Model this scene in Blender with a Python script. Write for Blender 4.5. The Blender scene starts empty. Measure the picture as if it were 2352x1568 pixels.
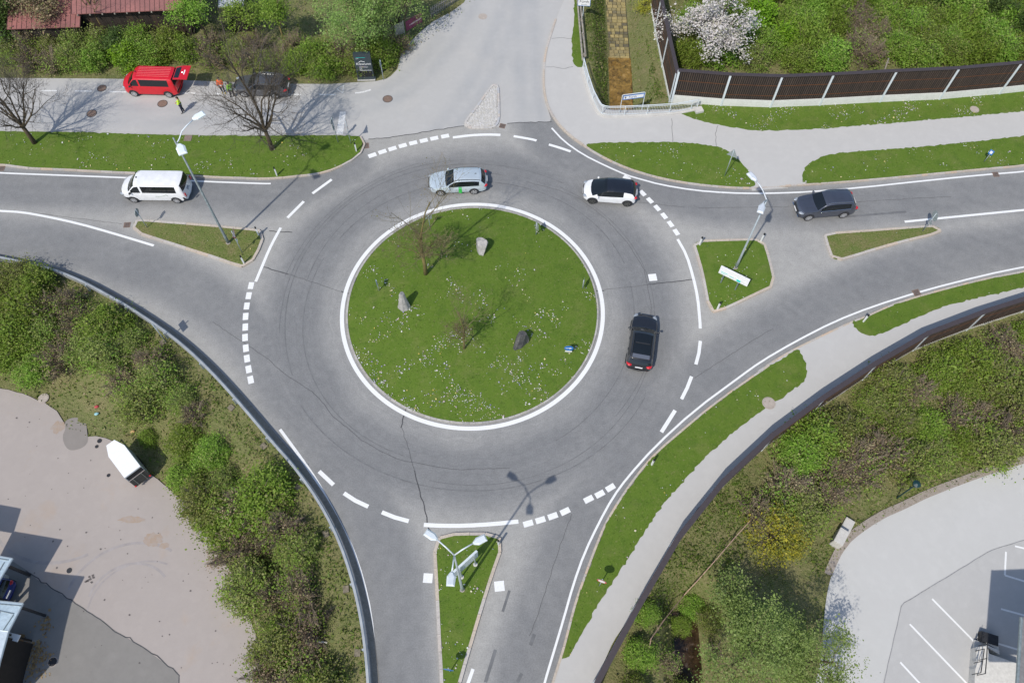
import bpy, bmesh, math, random
import numpy as np
from mathutils import Vector, Matrix
from mathutils.geometry import delaunay_2d_cdt
random.seed(7); rng = np.random.default_rng(7)
SC = bpy.context.scene
COL = SC.collection
PI = math.pi
# ------------------------------------------------------------------ surveyed camera (photogrammetry of the photograph)
IW, IH, FPX, CAMH = 2352.0, 1568.0, 1800.0, 49.8
_dx, _dy = 1160 - IW / 2, 1770 - IH / 2
TH = math.atan(math.hypot(_dx, _dy) / FPX)
ROLL = -math.atan2(_dx, _dy)
_c, _s = math.cos(ROLL), math.sin(ROLL)
FW = np.array([0, math.sin(TH), -math.cos(TH)]); UP = np.array([0, math.cos(TH), math.sin(TH)]); RT = np.array([1.0, 0, 0])
def ray(u, v):
    x = (u - IW / 2) / FPX; y = -(v - IH / 2) / FPX
    return (_c * x - _s * y) * RT + (_s * x + _c * y) * UP + FW
def G(p, z=0.0):                       # a surveyed photo point -> metres on the level z
    d = ray(*p); t = (z - CAMH) / d[2]
    return np.array([d[0] * t, d[1] * t])
def GL(pts, z=0.0): return np.array([G(p, z) for p in pts])
def K(r, c, pts):                      # survey sheets (enlarged tiles) -> photo points
    ox = (0, 604.6, 1209.3, 1747.4)[c]; oy = (0, 335.9, 739.0, 1164.9)[r]
    return [(ox + x * .25707, oy + y * .25707) for x, y in pts]
def K1(r, c, x, y): return K(r, c, [(x, y)])[0]
def G3(p, z=0.0):
    g = G(p, z); return Vector((g[0], g[1], z))
# ------------------------------------------------------------------ 2D helpers
def chaikin(pts, n=1, closed=True):
    p = np.asarray(pts, float)
    for _ in range(n):
        q = np.roll(p, -1, 0) if closed else p[1:]
        a = p if closed else p[:-1]
        r = np.empty((len(a) * 2, 2)); r[0::2] = a * .75 + q * .25; r[1::2] = a * .25 + q * .75
        if not closed: r = np.vstack([p[:1], r, p[-1:]])
        p = r
    return p
def resample(pts, step, closed=False):
    p = np.asarray(pts, float)
    if closed: p = np.vstack([p, p[:1]])
    d = np.r_[0, np.cumsum(np.linalg.norm(np.diff(p, axis=0), axis=1))]
    n = max(2, int(round(d[-1] / step)) + 1)
    t = np.linspace(0, d[-1], n)
    q = np.stack([np.interp(t, d, p[:, 0]), np.interp(t, d, p[:, 1])], 1)
    return q[:-1] if closed else q
def area2(p): p = np.asarray(p); q = np.roll(p, -1, 0); return float((p[:, 0] * q[:, 1] - q[:, 0] * p[:, 1]).sum()) / 2
def inpoly(P, poly):
    P = np.asarray(P, float); x, y = P[:, 0], P[:, 1]; r = np.zeros(len(P), bool); n = len(poly)
    for i in range(n):
        x1, y1 = poly[i]; x2, y2 = poly[(i + 1) % n]
        if y1 == y2: continue
        k = ((y1 > y) != (y2 > y)) & (x < (x2 - x1) * (y - y1) / (y2 - y1) + x1)
        r ^= k
    return r
def dline(P, line, closed=False):      # distance of many points to a polyline
    P = np.asarray(P, float); L = np.asarray(line, float)
    if closed: L = np.vstack([L, L[:1]])
    best = np.full(len(P), 1e9)
    for a, b in zip(L[:-1], L[1:]):
        ab = b - a; q = float(ab @ ab)
        if q < 1e-12: continue
        t = np.clip(((P - a) @ ab) / q, 0, 1)
        best = np.minimum(best, np.hypot(*(P - a - t[:, None] * ab).T))
    return best
def offset_line(p, d, closed=False):
    p = np.asarray(p, float)
    if closed: a = np.roll(p, 1, 0); b = np.roll(p, -1, 0)
    else: a = np.vstack([p[:1], p[:-1]]); b = np.vstack([p[1:], p[-1:]])
    t = b - a; t /= np.maximum(np.linalg.norm(t, axis=1), 1e-9)[:, None]
    return p + d * np.stack([-t[:, 1], t[:, 0]], 1)
def sstep(t): t = np.clip(t, 0, 1); return t * t * (3 - 2 * t)
# ------------------------------------------------------------------ materials
MATS = {}
def _newmat(name):
    m = bpy.data.materials.new(name); m.use_nodes = True; MATS[name] = m
    nt = m.node_tree; return m, nt, nt.nodes, nt.links, nt.nodes['Principled BSDF']
def solid(name, col, rough=.5, metal=0., coat=0., spec=.5, var=.06, vscale=6.):
    m, nt, N, L, b = _newmat(name)
    b.inputs['Roughness'].default_value = rough; b.inputs['Metallic'].default_value = metal
    b.inputs['Coat Weight'].default_value = coat; b.inputs['Specular IOR Level'].default_value = spec
    if var:
        tc = N.new('ShaderNodeTexCoord'); no = N.new('ShaderNodeTexNoise'); no.inputs['Scale'].default_value = vscale; no.inputs['Detail'].default_value = 4
        L.new(tc.outputs['Object'], no.inputs['Vector'])
        r = N.new('ShaderNodeValToRGB'); r.color_ramp.elements[0].position = .3; r.color_ramp.elements[1].position = .7
        r.color_ramp.elements[0].color = (*[c * (1 - var) for c in col], 1); r.color_ramp.elements[1].color = (*[min(1, c * (1 + var)) for c in col], 1)
        L.new(no.outputs['Fac'], r.inputs['Fac']); L.new(r.outputs['Color'], b.inputs['Base Color'])
    else: b.inputs['Base Color'].default_value = (*col, 1)
    return m
def ramp(N, stops):
    r = N.new('ShaderNodeValToRGB'); e = r.color_ramp.elements
    while len(e) < len(stops): e.new(.5)
    for i, (p, c) in enumerate(stops): e[i].position = p; e[i].color = (*c, 1)
    return r
def noise(N, L, vec, scale, detail=6, rough=.6, dist=0.):
    n = N.new('ShaderNodeTexNoise'); n.inputs['Scale'].default_value = scale; n.inputs['Detail'].default_value = detail
    n.inputs['Roughness'].default_value = rough; n.inputs['Distortion'].default_value = dist
    L.new(vec, n.inputs['Vector']); return n
def mixc(N, L, a, b, fac, mode='MIX'):
    m = N.new('ShaderNodeMix'); m.data_type = 'RGBA'; m.blend_type = mode
    for s, v in ((m.inputs[6], a), (m.inputs[7], b), (m.inputs[0], fac)):
        if hasattr(v, 'links'): L.new(v, s)
        elif isinstance(v, (int, float)): s.default_value = v
        else: s.default_value = (*v, 1)
    return m.outputs[2]
def bump(N, L, b, h, strength=.4, dist=.03):
    bp = N.new('ShaderNodeBump'); bp.inputs['Strength'].default_value = strength; bp.inputs['Distance'].default_value = dist
    L.new(h, bp.inputs['Height']); L.new(bp.outputs['Normal'], b.inputs['Normal'])
def ground_mat(name, layers, rough=.9, bmp=(.5, .03, 25), attr=None):
    """layers: list of (noise scale, [(pos,col)...], mix factor); later layers are mixed over earlier ones."""
    m, nt, N, L, b = _newmat(name); tc = N.new('ShaderNodeTexCoord'); v = tc.outputs['Object']; col = None
    for i, (sc, stops, fac) in enumerate(layers):
        n = noise(N, L, v, sc, 8, .65, .3); r = ramp(N, stops); L.new(n.outputs['Fac'], r.inputs['Fac'])
        col = r.outputs['Color'] if col is None else mixc(N, L, col, r.outputs['Color'], fac)
    b.inputs['Roughness'].default_value = rough; b.inputs['Specular IOR Level'].default_value = .25
    L.new(col, b.inputs['Base Color'])
    if bmp: bump(N, L, b, noise(N, L, v, bmp[2], 6).outputs['Fac'], bmp[0], bmp[1])
    return m
def leaf_mat(name, cols, trans=.35, rough=.6):
    m, nt, N, L, b = _newmat(name); g = N.new('ShaderNodeNewGeometry'); oi = N.new('ShaderNodeObjectInfo')
    n = len(cols); r = ramp(N, [((i + .5) / n, c) for i, c in enumerate(cols)])
    L.new(g.outputs['Random Per Island'], r.inputs['Fac'])
    hs = N.new('ShaderNodeHueSaturation'); L.new(r.outputs['Color'], hs.inputs['Color'])
    mr = N.new('ShaderNodeMapRange'); mr.inputs['To Min'].default_value = .78; mr.inputs['To Max'].default_value = 1.25
    L.new(oi.outputs['Random'], mr.inputs['Value']); L.new(mr.outputs['Result'], hs.inputs['Value'])
    mr2 = N.new('ShaderNodeMapRange'); mr2.inputs['To Min'].default_value = .485; mr2.inputs['To Max'].default_value = .515
    L.new(oi.outputs['Random'], mr2.inputs['Value']); L.new(mr2.outputs['Result'], hs.inputs['Hue'])
    L.new(hs.outputs['Color'], b.inputs['Base Color']); b.inputs['Roughness'].default_value = rough; b.inputs['Specular IOR Level'].default_value = .3
    t = N.new('ShaderNodeBsdfTranslucent'); L.new(hs.outputs['Color'], t.inputs['Color'])
    mx = N.new('ShaderNodeMixShader'); mx.inputs[0].default_value = trans
    L.new(b.outputs['BSDF'], mx.inputs[1]); L.new(t.outputs['BSDF'], mx.inputs[2]); L.new(mx.outputs['Shader'], N['Material Output'].inputs['Surface'])
    return m
def islands_mat(name, cols, rough=.85, nscale=9., namt=.35):
    m, nt, N, L, b = _newmat(name); g = N.new('ShaderNodeNewGeometry'); n = len(cols)
    r = ramp(N, [((i + .5) / n, c) for i, c in enumerate(cols)]); L.new(g.outputs['Random Per Island'], r.inputs['Fac'])
    tc = N.new('ShaderNodeTexCoord'); no = noise(N, L, tc.outputs['Object'], nscale, 6)
    r2 = ramp(N, [(.3, (.55, .53, .5)), (.7, (1.15, 1.15, 1.15))]); L.new(no.outputs['Fac'], r2.inputs['Fac'])
    L.new(mixc(N, L, r.outputs['Color'], r2.outputs['Color'], namt, 'MULTIPLY'), b.inputs['Base Color']); b.inputs['Roughness'].default_value = rough
    return m
# ------------------------------------------------------------------ mesh builder
class MB:
    def __init__(s): s.v = []; s.f = []; s.m = []
    def add(s, vs, fs, mi=0):
        o = len(s.v); s.v.extend([tuple(map(float, p)) for p in vs]); s.f.extend([tuple(i + o for i in f) for f in fs]); s.m.extend([mi] * len(fs)); return s
    def box(s, c, size, rot=0., mi=0, tilt=None):
        hx, hy, hz = [k / 2 for k in size]; vs = [Vector((x, y, z)) for z in (-hz, hz) for x, y in ((-hx, -hy), (hx, -hy), (hx, hy), (-hx, hy))]
        M = Matrix.Rotation(rot, 3, 'Z')
        if tilt is not None: M = M @ tilt
        vs = [M @ p + Vector(c) for p in vs]
        return s.add(vs, [(0, 3, 2, 1), (4, 5, 6, 7), (0, 1, 5, 4), (1, 2, 6, 5), (2, 3, 7, 6), (3, 0, 4, 7)], mi)
    def prism(s, poly, z0, z1, mi=0):
        n = len(poly); poly = list(poly)
        if area2(poly) < 0: poly = poly[::-1]
        vs = [(p[0], p[1], z0) for p in poly] + [(p[0], p[1], z1) for p in poly]
        return s.add(vs, [tuple(range(n - 1, -1, -1)), tuple(range(n, 2 * n))] + [(i, (i + 1) % n, n + (i + 1) % n, n + i) for i in range(n)], mi)
    def tube(s, pts, rad, n=6, mi=0, cap=True):
        pts = [Vector(p) for p in pts]; m = len(pts); rad = [rad] * m if isinstance(rad, (int, float)) else list(rad)
        t0 = (pts[1] - pts[0]).normalized(); a = t0.orthogonal().normalized(); vs = []
        for i in range(m):
            t = (pts[min(i + 1, m - 1)] - pts[max(i - 1, 0)])
            t = t.normalized() if t.length > 1e-9 else t0
            a = (a - t * a.dot(t)); a = a.normalized() if a.length > 1e-6 else t.orthogonal().normalized()
            b = t.cross(a)
            for k in range(n):
                w = 2 * PI * k / n; vs.append(pts[i] + (a * math.cos(w) + b * math.sin(w)) * rad[i])
        fs = [(i * n + k, i * n + (k + 1) % n, (i + 1) * n + (k + 1) % n, (i + 1) * n + k) for i in range(m - 1) for k in range(n)]
        if cap: fs += [tuple(range(n - 1, -1, -1)), tuple(range((m - 1) * n, m * n))]
        return s.add(vs, fs, mi)
    def cyl(s, c, axis, r, h, n=16, mi=0):
        c = Vector(c); a = Vector(axis).normalized(); return s.tube([c - a * h / 2, c + a * h / 2], r, n, mi)
    def ell(s, c, r, n=10, m=6, rot=0., mi=0):
        c = Vector(c); vs = []; M = Matrix.Rotation(rot, 3, 'Z')
        for i in range(m + 1):
            ph = PI * i / m - PI / 2
            for k in range(n):
                w = 2 * PI * k / n; vs.append(c + M @ Vector((r[0] * math.cos(ph) * math.cos(w), r[1] * math.cos(ph) * math.sin(w), r[2] * math.sin(ph))))
        return s.add(vs, [(i * n + k, i * n + (k + 1) % n, (i + 1) * n + (k + 1) % n, (i + 1) * n + k) for i in range(m) for k in range(n)], mi)
    def mesh(s, name, mats, smooth=False):
        me = bpy.data.meshes.new(name); me.from_pydata(s.v, [], s.f)
        for m in (mats if isinstance(mats, (list, tuple)) else [mats]): me.materials.append(m)
        if any(s.m): me.polygons.foreach_set('material_index', s.m)
        if smooth: me.polygons.foreach_set('use_smooth', [True] * len(me.polygons))
        me.update(); return me
    def obj(s, name, mats, parent=None, smooth=False, angle=None):
        me = s.mesh(name, mats, smooth or angle is not None)
        if angle is not None: me.set_sharp_from_angle(angle=math.radians(angle))
        return link(name, me, parent)
def link(name, me, parent=None):
    o = bpy.data.objects.new(name, me); COL.objects.link(o)
    if parent is not None: o.parent = parent
    return o
def tag(o, label, cat, group=None):
    o['label'] = label; o['category'] = cat
    if group: o['group'] = group
    return o
def thing(name, label, cat, loc=(0, 0, 0), rz=0., group=None):
    o = bpy.data.objects.new(name, None); o.empty_display_size = .3; COL.objects.link(o); o.location = loc; o.rotation_euler = (0, 0, rz)
    return tag(o, label, cat, group)
def struct(o): o['kind'] = 'structure'; return o
def stuff(o, label, cat): o['kind'] = 'stuff'; return tag(o, label, cat)
def copy_tree(o, parent=None):
    c = o.copy(); COL.objects.link(c)
    if parent is not None: c.parent = parent
    for ch in list(o.children): copy_tree(ch, c)
    return c
def sheet(name, poly, z, m, step=None, skirt=.3, zfn=None, wear=None):
    """one filled sheet from a plan outline, with inner points every step metres and a skirt down its edge"""
    poly = np.asarray(poly, float)
    if area2(poly) < 0: poly = poly[::-1]
    vs = [Vector(p) for p in poly]; n = len(vs)
    if step:
        lo, hi = poly.min(0), poly.max(0)
        X, Y = np.meshgrid(np.arange(lo[0], hi[0], step), np.arange(lo[1], hi[1], step)); Q = np.stack([X.ravel(), Y.ravel()], 1)
        Q = Q[inpoly(Q, poly)]; Q = Q[dline(Q, poly, True) > step * .35]
        Q += rng.uniform(-.08, .08, Q.shape) * step
        vs += [Vector(p) for p in Q]
    r = delaunay_2d_cdt(vs, [(i, (i + 1) % n) for i in range(n)], [], 1, 1e-5)
    V2 = np.array([tuple(p) for p in r[0]]); T = [tuple(f) for f in r[2]]
    cen = np.array([V2[list(f)].mean(0) for f in T]); keep = inpoly(cen, poly); T = [f for f, k in zip(T, keep) if k]
    Zs = zfn(V2) if zfn else np.full(len(V2), z)
    V = [(p[0], p[1], zz) for p, zz in zip(V2, Zs)]
    nv = len(V); F = list(T)
    if skirt:
        idx = {}; cnt = {}
        for f in T:
            for a, b in zip(f, f[1:] + f[:1]): cnt[(a, b)] = 1
        for (a, b) in list(cnt):
            if (b, a) not in cnt:
                for k in (a, b):
                    if k not in idx: idx[k] = len(V); V.append((V[k][0], V[k][1], V[k][2] - skirt))
                F.append((b, a, idx[a], idx[b]))
    me = bpy.data.meshes.new(name); me.from_pydata(V, [], F); me.materials.append(m)
    if wear is not None:
        w = wear(np.array([(p[0], p[1]) for p in V])); at = me.attributes.new('wear', 'FLOAT', 'POINT'); at.data.foreach_set('value', w.astype(np.float32))
    me.update(); return link(name, me)
def ribbon(mb, pts, w, z=.012, smooth=0, closed=False, zfn=None, mi=0):
    p = np.asarray(pts, float)
    if smooth: p = chaikin(p, smooth, closed)
    a = offset_line(p, w / 2, closed); b = offset_line(p, -w / 2, closed); n = len(p)
    ribbon.k = (getattr(ribbon, 'k', 0) + 1) % 60; zz_ = z + ribbon.k * 4e-5; z3 = (lambda q: zz_) if zfn is None else zfn
    vs = [(q[0], q[1], z3(q)) for q in a] + [(q[0], q[1], z3(q)) for q in b]
    mb.add(vs, [(n + i, n + (i + 1) % n, (i + 1) % n, i) for i in range(n if closed else n - 1)], mi)
# ================================================================== SETTING
ZL, ZR = -2.5, -1.5                      # levels of the two yards
GRL = GL([(-330, 530), (-120, 566), (0, 590), (70, 604), (130, 620), (190, 645), (240, 672), (290, 700), (360, 745), (420, 790), (480, 846), (530, 900), (580, 958), (625, 1012), (670, 1062), (715, 1122), (752, 1182), (782, 1245), (805, 1310), (823, 1380), (836, 1450), (845, 1530), (849, 1600), (851, 1700), (852, 1900)], .7)
NBL = GL([(1290, 1760), (1340, 1630), (1374, 1561), (1420, 1458), (1466, 1391), (1496, 1335), (1546, 1250), (1590, 1190), (1620, 1142), (1662, 1104), (1698, 1060), (1762, 1011), (1796, 977), (1912, 898), (1968, 867), (2048, 806), (2126, 767), (2187, 739), (2254, 717), (2331, 692), (2460, 652), (2650, 600)], 2.4)
YL = GL([(-400, 830), (-60, 868), (0, 890), (60, 905), (100, 925), (142, 955), (150, 985), (200, 1003), (238, 1000), (262, 1014), (300, 1045), (345, 1085), (395, 1125), (440, 1170), (478, 1215), (505, 1265), (530, 1315), (560, 1385), (585, 1450), (600, 1500), (612, 1568), (635, 1800), (-400, 1800)], ZL)
YR = GL([(2700, 960), (2500, 1020)] + K(2, 3, [(2352, 1258), (2000, 1370), (1700, 1480), (1480, 1568)]) + K(3, 3, [(1280, 10), (1120, 80), (1000, 150), (890, 225), (800, 300), (720, 405), (650, 550), (610, 680), (580, 850), (565, 1000), (550, 1200), (530, 1400), (490, 1568), (460, 1800)]) + [(2700, 1800)], ZR)
YLs, YRs = chaikin(YL, 2), chaikin(YR, 2)
LRP = np.vstack([GRL, [[-4, -60], [-200, -60], [-200, GRL[0][1]]]])
RRP = np.vstack([NBL, [[200, NBL[-1][1]], [200, -60], [NBL[0][0], -60]]])
ST1 = GL(K(0, 2, [(770, -420), (795, 0), (812, 250), (828, 480), (842, 760), (848, 1010)]), -1.7); ST1W = .98
ST2 = GL(K(3, 2, [(1412, 930), (1428, 1020), (1440, 1200), (1470, 1568), (1500, 1900)]), -2.6); ST2W = .72
def vnoise(P, s):
    x, y = P[:, 0] * s, P[:, 1] * s
    return (np.sin(x * 1.3 + 1.7 * np.sin(y * .9)) + np.sin(y * 1.7 + 2.1 * np.sin(x * .7 + 1)) + np.sin((x + y) * 2.9 + np.sin(x * 2.1)) * .5) / 2.5
def hgt(P):
    P = np.atleast_2d(np.asarray(P, float)); z = np.full(len(P), -.07)
    near = inpoly(P, LRP); Q = P[near]
    if len(Q):
        d1 = np.maximum(dline(Q, GRL) - .35, 0); d2 = np.where(inpoly(Q, YLs), 0, dline(Q, YLs, True)); t = d1 / np.maximum(d1 + d2, 1e-6)
        z[near] = -.07 + (ZL + .0) * sstep(t) + .12 * vnoise(Q, 1.3) * np.minimum(d2, 1) * np.minimum(d1, 1)
    near = inpoly(P, RRP); Q = P[near]
    if len(Q):
        d1 = np.maximum(dline(Q, NBL) - .5, 0); d2 = np.where(inpoly(Q, YRs), 0, dline(Q, YRs, True)); t = d1 / np.maximum(d1 + d2, 1e-6)
        z[near] = -.25 + (ZR + .18) * sstep(t * 1.15) + .12 * vnoise(Q, 1.1) * np.minimum(d2, 1)
    d = dline(P, ST1); z = np.minimum(z, -1.78 + np.maximum(d - ST1W - .1, 0) * 1.15)
    d = dline(P, ST2); z = np.minimum(z, -2.7 + np.maximum(d - ST2W - .05, 0) * 1.6)
    return z
def T(p, dz=0.0):                        # photo point -> point on the terrain
    z = 0.0
    for _ in range(6): g = G(p, z); z = float(hgt(g)[0])
    return Vector((g[0], g[1], z + dz))
def hz(x, y): return float(hgt([[x, y]])[0])
# ---- ground materials
grass_hi = [(.34, (0.035, 0.080, 0.008)), (.47, (0.086, 0.154, 0.016)), (.56, (0.126, 0.186, 0.026)), (.66, (0.224, 0.234, 0.075))]
grass_lo = [(.34, (0.061, 0.117, 0.011)), (.5, (0.101, 0.168, 0.018)), (.66, (0.168, 0.202, 0.042))]
M_lawn = ground_mat('lawn_turf', [(.45, grass_lo, 1), (3.2, grass_hi, .55), (9, [(.36, (0.030, 0.074, 0.007)), (.5, (0.101, 0.165, 0.020)), (.64, (0.274, 0.282, 0.100))], .5), (.5, [(.52, (0.091, 0.160, 0.015)), (.64, (0.233, 0.213, 0.085))], .45), (1.2, [(.38, (0.035, 0.090, 0.008)), (.5, (0.101, 0.165, 0.018))], .4), (5.5, [(.58, (0.101, 0.165, 0.020)), (.68, (0.264, 0.223, 0.120))], .4)], bmp=(.6, .05, 20))
M_dry = ground_mat('dry_turf', [(.7, [(.36, (.095, .155, .03)), (.5, (.14, .17, .045)), (.62, (.22, .18, .09))], 1), (9, [(.36, (.07, .11, .02)), (.5, (.14, .165, .04)), (.64, (.28, .235, .125))], .55)], bmp=(.8, .06, 22))
M_bank = ground_mat('bank_soil', [(.5, [(.28, (0.087, 0.145, 0.029)), (.45, (0.131, 0.174, 0.043)), (.58, (0.217, 0.189, 0.087)), (.72, (0.348, 0.268, 0.160))], 1), (5, [(.3, (0.072, 0.109, 0.026)), (.5, (0.160, 0.174, 0.058)), (.7, (0.377, 0.297, 0.181))], .6), (17, [(.3, (0.072, 0.080, 0.029)), (.7, (0.319, 0.290, 0.145))], .35)], bmp=(1, .12, 9))
def road_mat():
    m, nt, N, L, b = _newmat('asphalt_road'); tc = N.new('ShaderNodeTexCoord'); v = tc.outputs['Object']
    at = N.new('ShaderNodeAttribute'); at.attribute_name = 'wear'
    n1 = noise(N, L, v, .35, 5, .6, .6); n2 = noise(N, L, v, 1.7, 6, .65); ad = N.new('ShaderNodeMath'); ad.operation = 'MULTIPLY_ADD'; ad.inputs[1].default_value = .5; ad.inputs[2].default_value = -.25
    L.new(n1.outputs['Fac'], ad.inputs[0]); a2 = N.new('ShaderNodeMath'); a2.operation = 'ADD'; L.new(ad.outputs[0], a2.inputs[0]); L.new(at.outputs['Fac'], a2.inputs[1])
    r = ramp(N, [(0., (.36, .35, .33)), (.3, (.305, .299, .288)), (.6, (.257, .255, .250)), (1., (.203, .204, .205))]); L.new(a2.outputs[0], r.inputs['Fac'])
    r2 = ramp(N, [(.3, (.88, .88, .88)), (.7, (1.1, 1.1, 1.1))]); L.new(n2.outputs['Fac'], r2.inputs['Fac'])
    c = mixc(N, L, r.outputs['Color'], r2.outputs['Color'], .8, 'MULTIPLY')
    n3 = noise(N, L, v, 38, 3, .7); n6 = noise(N, L, v, 11, 2, .8); r6 = ramp(N, [(.36, (.86, .86, .86)), (.64, (1.13, 1.13, 1.13))]); L.new(n6.outputs['Fac'], r6.inputs['Fac']); c = mixc(N, L, c, r6.outputs['Color'], .8, 'MULTIPLY'); r3 = ramp(N, [(.3, (.72, .72, .72)), (.72, (1.3, 1.3, 1.3))]); L.new(n3.outputs['Fac'], r3.inputs['Fac'])
    c = mixc(N, L, c, r3.outputs['Color'], .55, 'MULTIPLY')
    # circular polish marks left by the traffic round the island
    su = N.new('ShaderNodeVectorMath'); su.operation = 'SUBTRACT'; su.inputs[1].default_value = (-2.947, 30.094, 0); L.new(v, su.inputs[0]); le = N.new('ShaderNodeVectorMath'); le.operation = 'LENGTH'; L.new(su.outputs[0], le.inputs[0])
    wv = N.new('ShaderNodeMath'); wv.operation = 'MULTIPLY_ADD'; wv.inputs[1].default_value = 2.2; L.new(n1.outputs['Fac'], wv.inputs[0]); L.new(le.outputs['Value'], wv.inputs[2])
    n4 = N.new('ShaderNodeTexNoise'); n4.noise_dimensions = '1D'; n4.inputs['Scale'].default_value = 3.2; n4.inputs['Detail'].default_value = 5; n4.inputs['Roughness'].default_value = .8; L.new(wv.outputs[0], n4.inputs['W'])
    r4 = ramp(N, [(.3, (.80, .81, .82)), (.5, (1, 1, 1)), (.7, (1.13, 1.12, 1.11))]); L.new(n4.outputs['Fac'], r4.inputs['Fac']); mk = N.new('ShaderNodeMapRange'); mk.interpolation_type = 'SMOOTHSTEP'; mk.inputs['From Min'].default_value = 17.5; mk.inputs['From Max'].default_value = 14.5; mk.inputs['To Max'].default_value = .42; L.new(le.outputs['Value'], mk.inputs['Value'])
    c = mixc(N, L, c, r4.outputs['Color'], mk.outputs['Result'], 'MULTIPLY')
    n5 = noise(N, L, v, 9, 3, .6); r5 = ramp(N, [(.66, (1, 1, 1)), (.74, (.72, .72, .72))]); L.new(n5.outputs['Fac'], r5.inputs['Fac']); c = mixc(N, L, c, r5.outputs['Color'], .5, 'MULTIPLY')
    L.new(c, b.inputs['Base Color']); b.inputs['Roughness'].default_value = .8; b.inputs['Specular IOR Level'].default_value = .3
    bump(N, L, b, n3.outputs['Fac'], .25, .01); return m
M_road = road_mat()
def pave(name, base, amp=.14, tint=None, sc=.45):
    st = [(.37, tuple(k * (1 - amp) for k in base)), (.5, base), (.63, tuple(k * (1 + amp * .8) for k in base))]
    ly = [(sc, st, 1), (2.2, st, .5), (30, [(.3, tuple(k * .72 for k in base)), (.72, tuple(k * 1.22 for k in base))], .35)]
    ly.append((5.5, [(.58, base), (.72, tuple(k * .74 for k in base))], .35)); ly.append((1.1, [(.5, base), (.7, tuple(k * 1.14 for k in base))], .4))
    if tint: ly.append((.33, [(.56, base), (.74, tint)], .35))
    return ground_mat(name, ly, .85, (.25, .01, 40))
M_side = pave('side_asphalt', (.445, .435, .42), .15, (.51, .48, .44), .35)
M_path = pave('path_asphalt', (.485, .472, .452), .14, (.54, .52, .49), .5)
M_yardL = pave('yard_asphalt_old', (.385, .340, .312), .17, (.42, .29, .185), .3)
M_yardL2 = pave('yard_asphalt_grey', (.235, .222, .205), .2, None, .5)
M_yardR = pave('yard_asphalt_pale', (.515, .508, .49), .08, (.47, .46, .44), .4)
M_yardR2 = pave('parking_asphalt', (.455, .447, .435), .11)
M_patch = pave('asphalt_patch', (.26, .235, .215), .15)
M_kerb = islands_mat('kerb_granite', [(.50, .43, .36), (.55, .47, .38), (.46, .43, .40), (.58, .45, .34), (.52, .48, .44)], namt=.5)
M_cobble_k = islands_mat('cobble_granite', [(.40, .38, .36), (.5, .48, .45), (.44, .41, .37), (.36, .35, .34)], namt=.5)
M_paint = ground_mat('road_paint', [(.9, [(.25, (.68, .68, .67)), (.6, (.80, .80, .79))], 1), (12, [(.28, (.42, .42, .42)), (.5, (.80, .80, .79))], .5), (1.7, [(.62, (.82, .82, .81)), (.74, (.52, .52, .52))], .5)], .6, None)
M_paint_old = ground_mat('worn_paint', [(9, [(.3, (.44, .44, .43)), (.55, (.74, .74, .73))], 1)], .7, None)
M_seam = solid('bitumen_seam', (.07, .07, .072), .6, var=.3)
M_track = solid('tyre_rubber_mark', (.155, .157, .16), .8, var=.2, vscale=2)
M_conc = ground_mat('concrete', [(.8, [(.3, (.46, .44, .41)), (.7, (.62, .60, .56))], 1), (9, [(.3, (.4, .38, .35)), (.7, (.66, .64, .6))], .4)], .9, (.3, .01, 20))
M_iron = ground_mat('cast_iron', [(6, [(.3, (.16, .105, .08)), (.7, (.26, .185, .15))], 1), (30, [(.35, (.1, .07, .055)), (.6, (.28, .2, .16))], .5)], .75, (.6, .01, 35))
M_lidgrey = ground_mat('concrete_lid', [(4, [(.3, (.36, .31, .27)), (.7, (.48, .42, .37))], 1)], .85, (.4, .01, 30))
# ---- ground sheet (terrain) to the horizon
def axis(a, b, s, far): 
    inner = np.arange(a, b + 1e-6, s); e = np.array([1, 3, 7, 15, 30, 60, 120, 240, 400.])
    return np.r_[(a - e)[::-1], inner, b + e]
gx = axis(-56, 56, .45, 1); gy = axis(-2, 74, .45, 1)
X, Y = np.meshgrid(gx, gy); PP = np.stack([X.ravel(), Y.ravel()], 1); ZZ = hgt(PP)
nx_, ny_ = len(gx), len(gy)
me = bpy.data.meshes.new('ground'); idx = np.arange(nx_ * ny_).reshape(ny_, nx_)
F = np.stack([idx[:-1, :-1], idx[:-1, 1:], idx[1:, 1:], idx[1:, :-1]], -1).reshape(-1, 4)
me.from_pydata(np.c_[PP, ZZ].tolist(), [], F.tolist()); me.materials.append(M_bank); me.polygons.foreach_set('use_smooth', [True] * len(me.polygons)); me.update()
struct(link('ground', me))
# ---- island geometry
IC = np.array([-2.947, 30.094]); RI = 9.79
ring = lambda r, n=160: IC + r * np.stack([np.cos(np.linspace(0, 2 * PI, n, endpoint=False)), np.sin(np.linspace(0, 2 * PI, n, endpoint=False))], 1)
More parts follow.
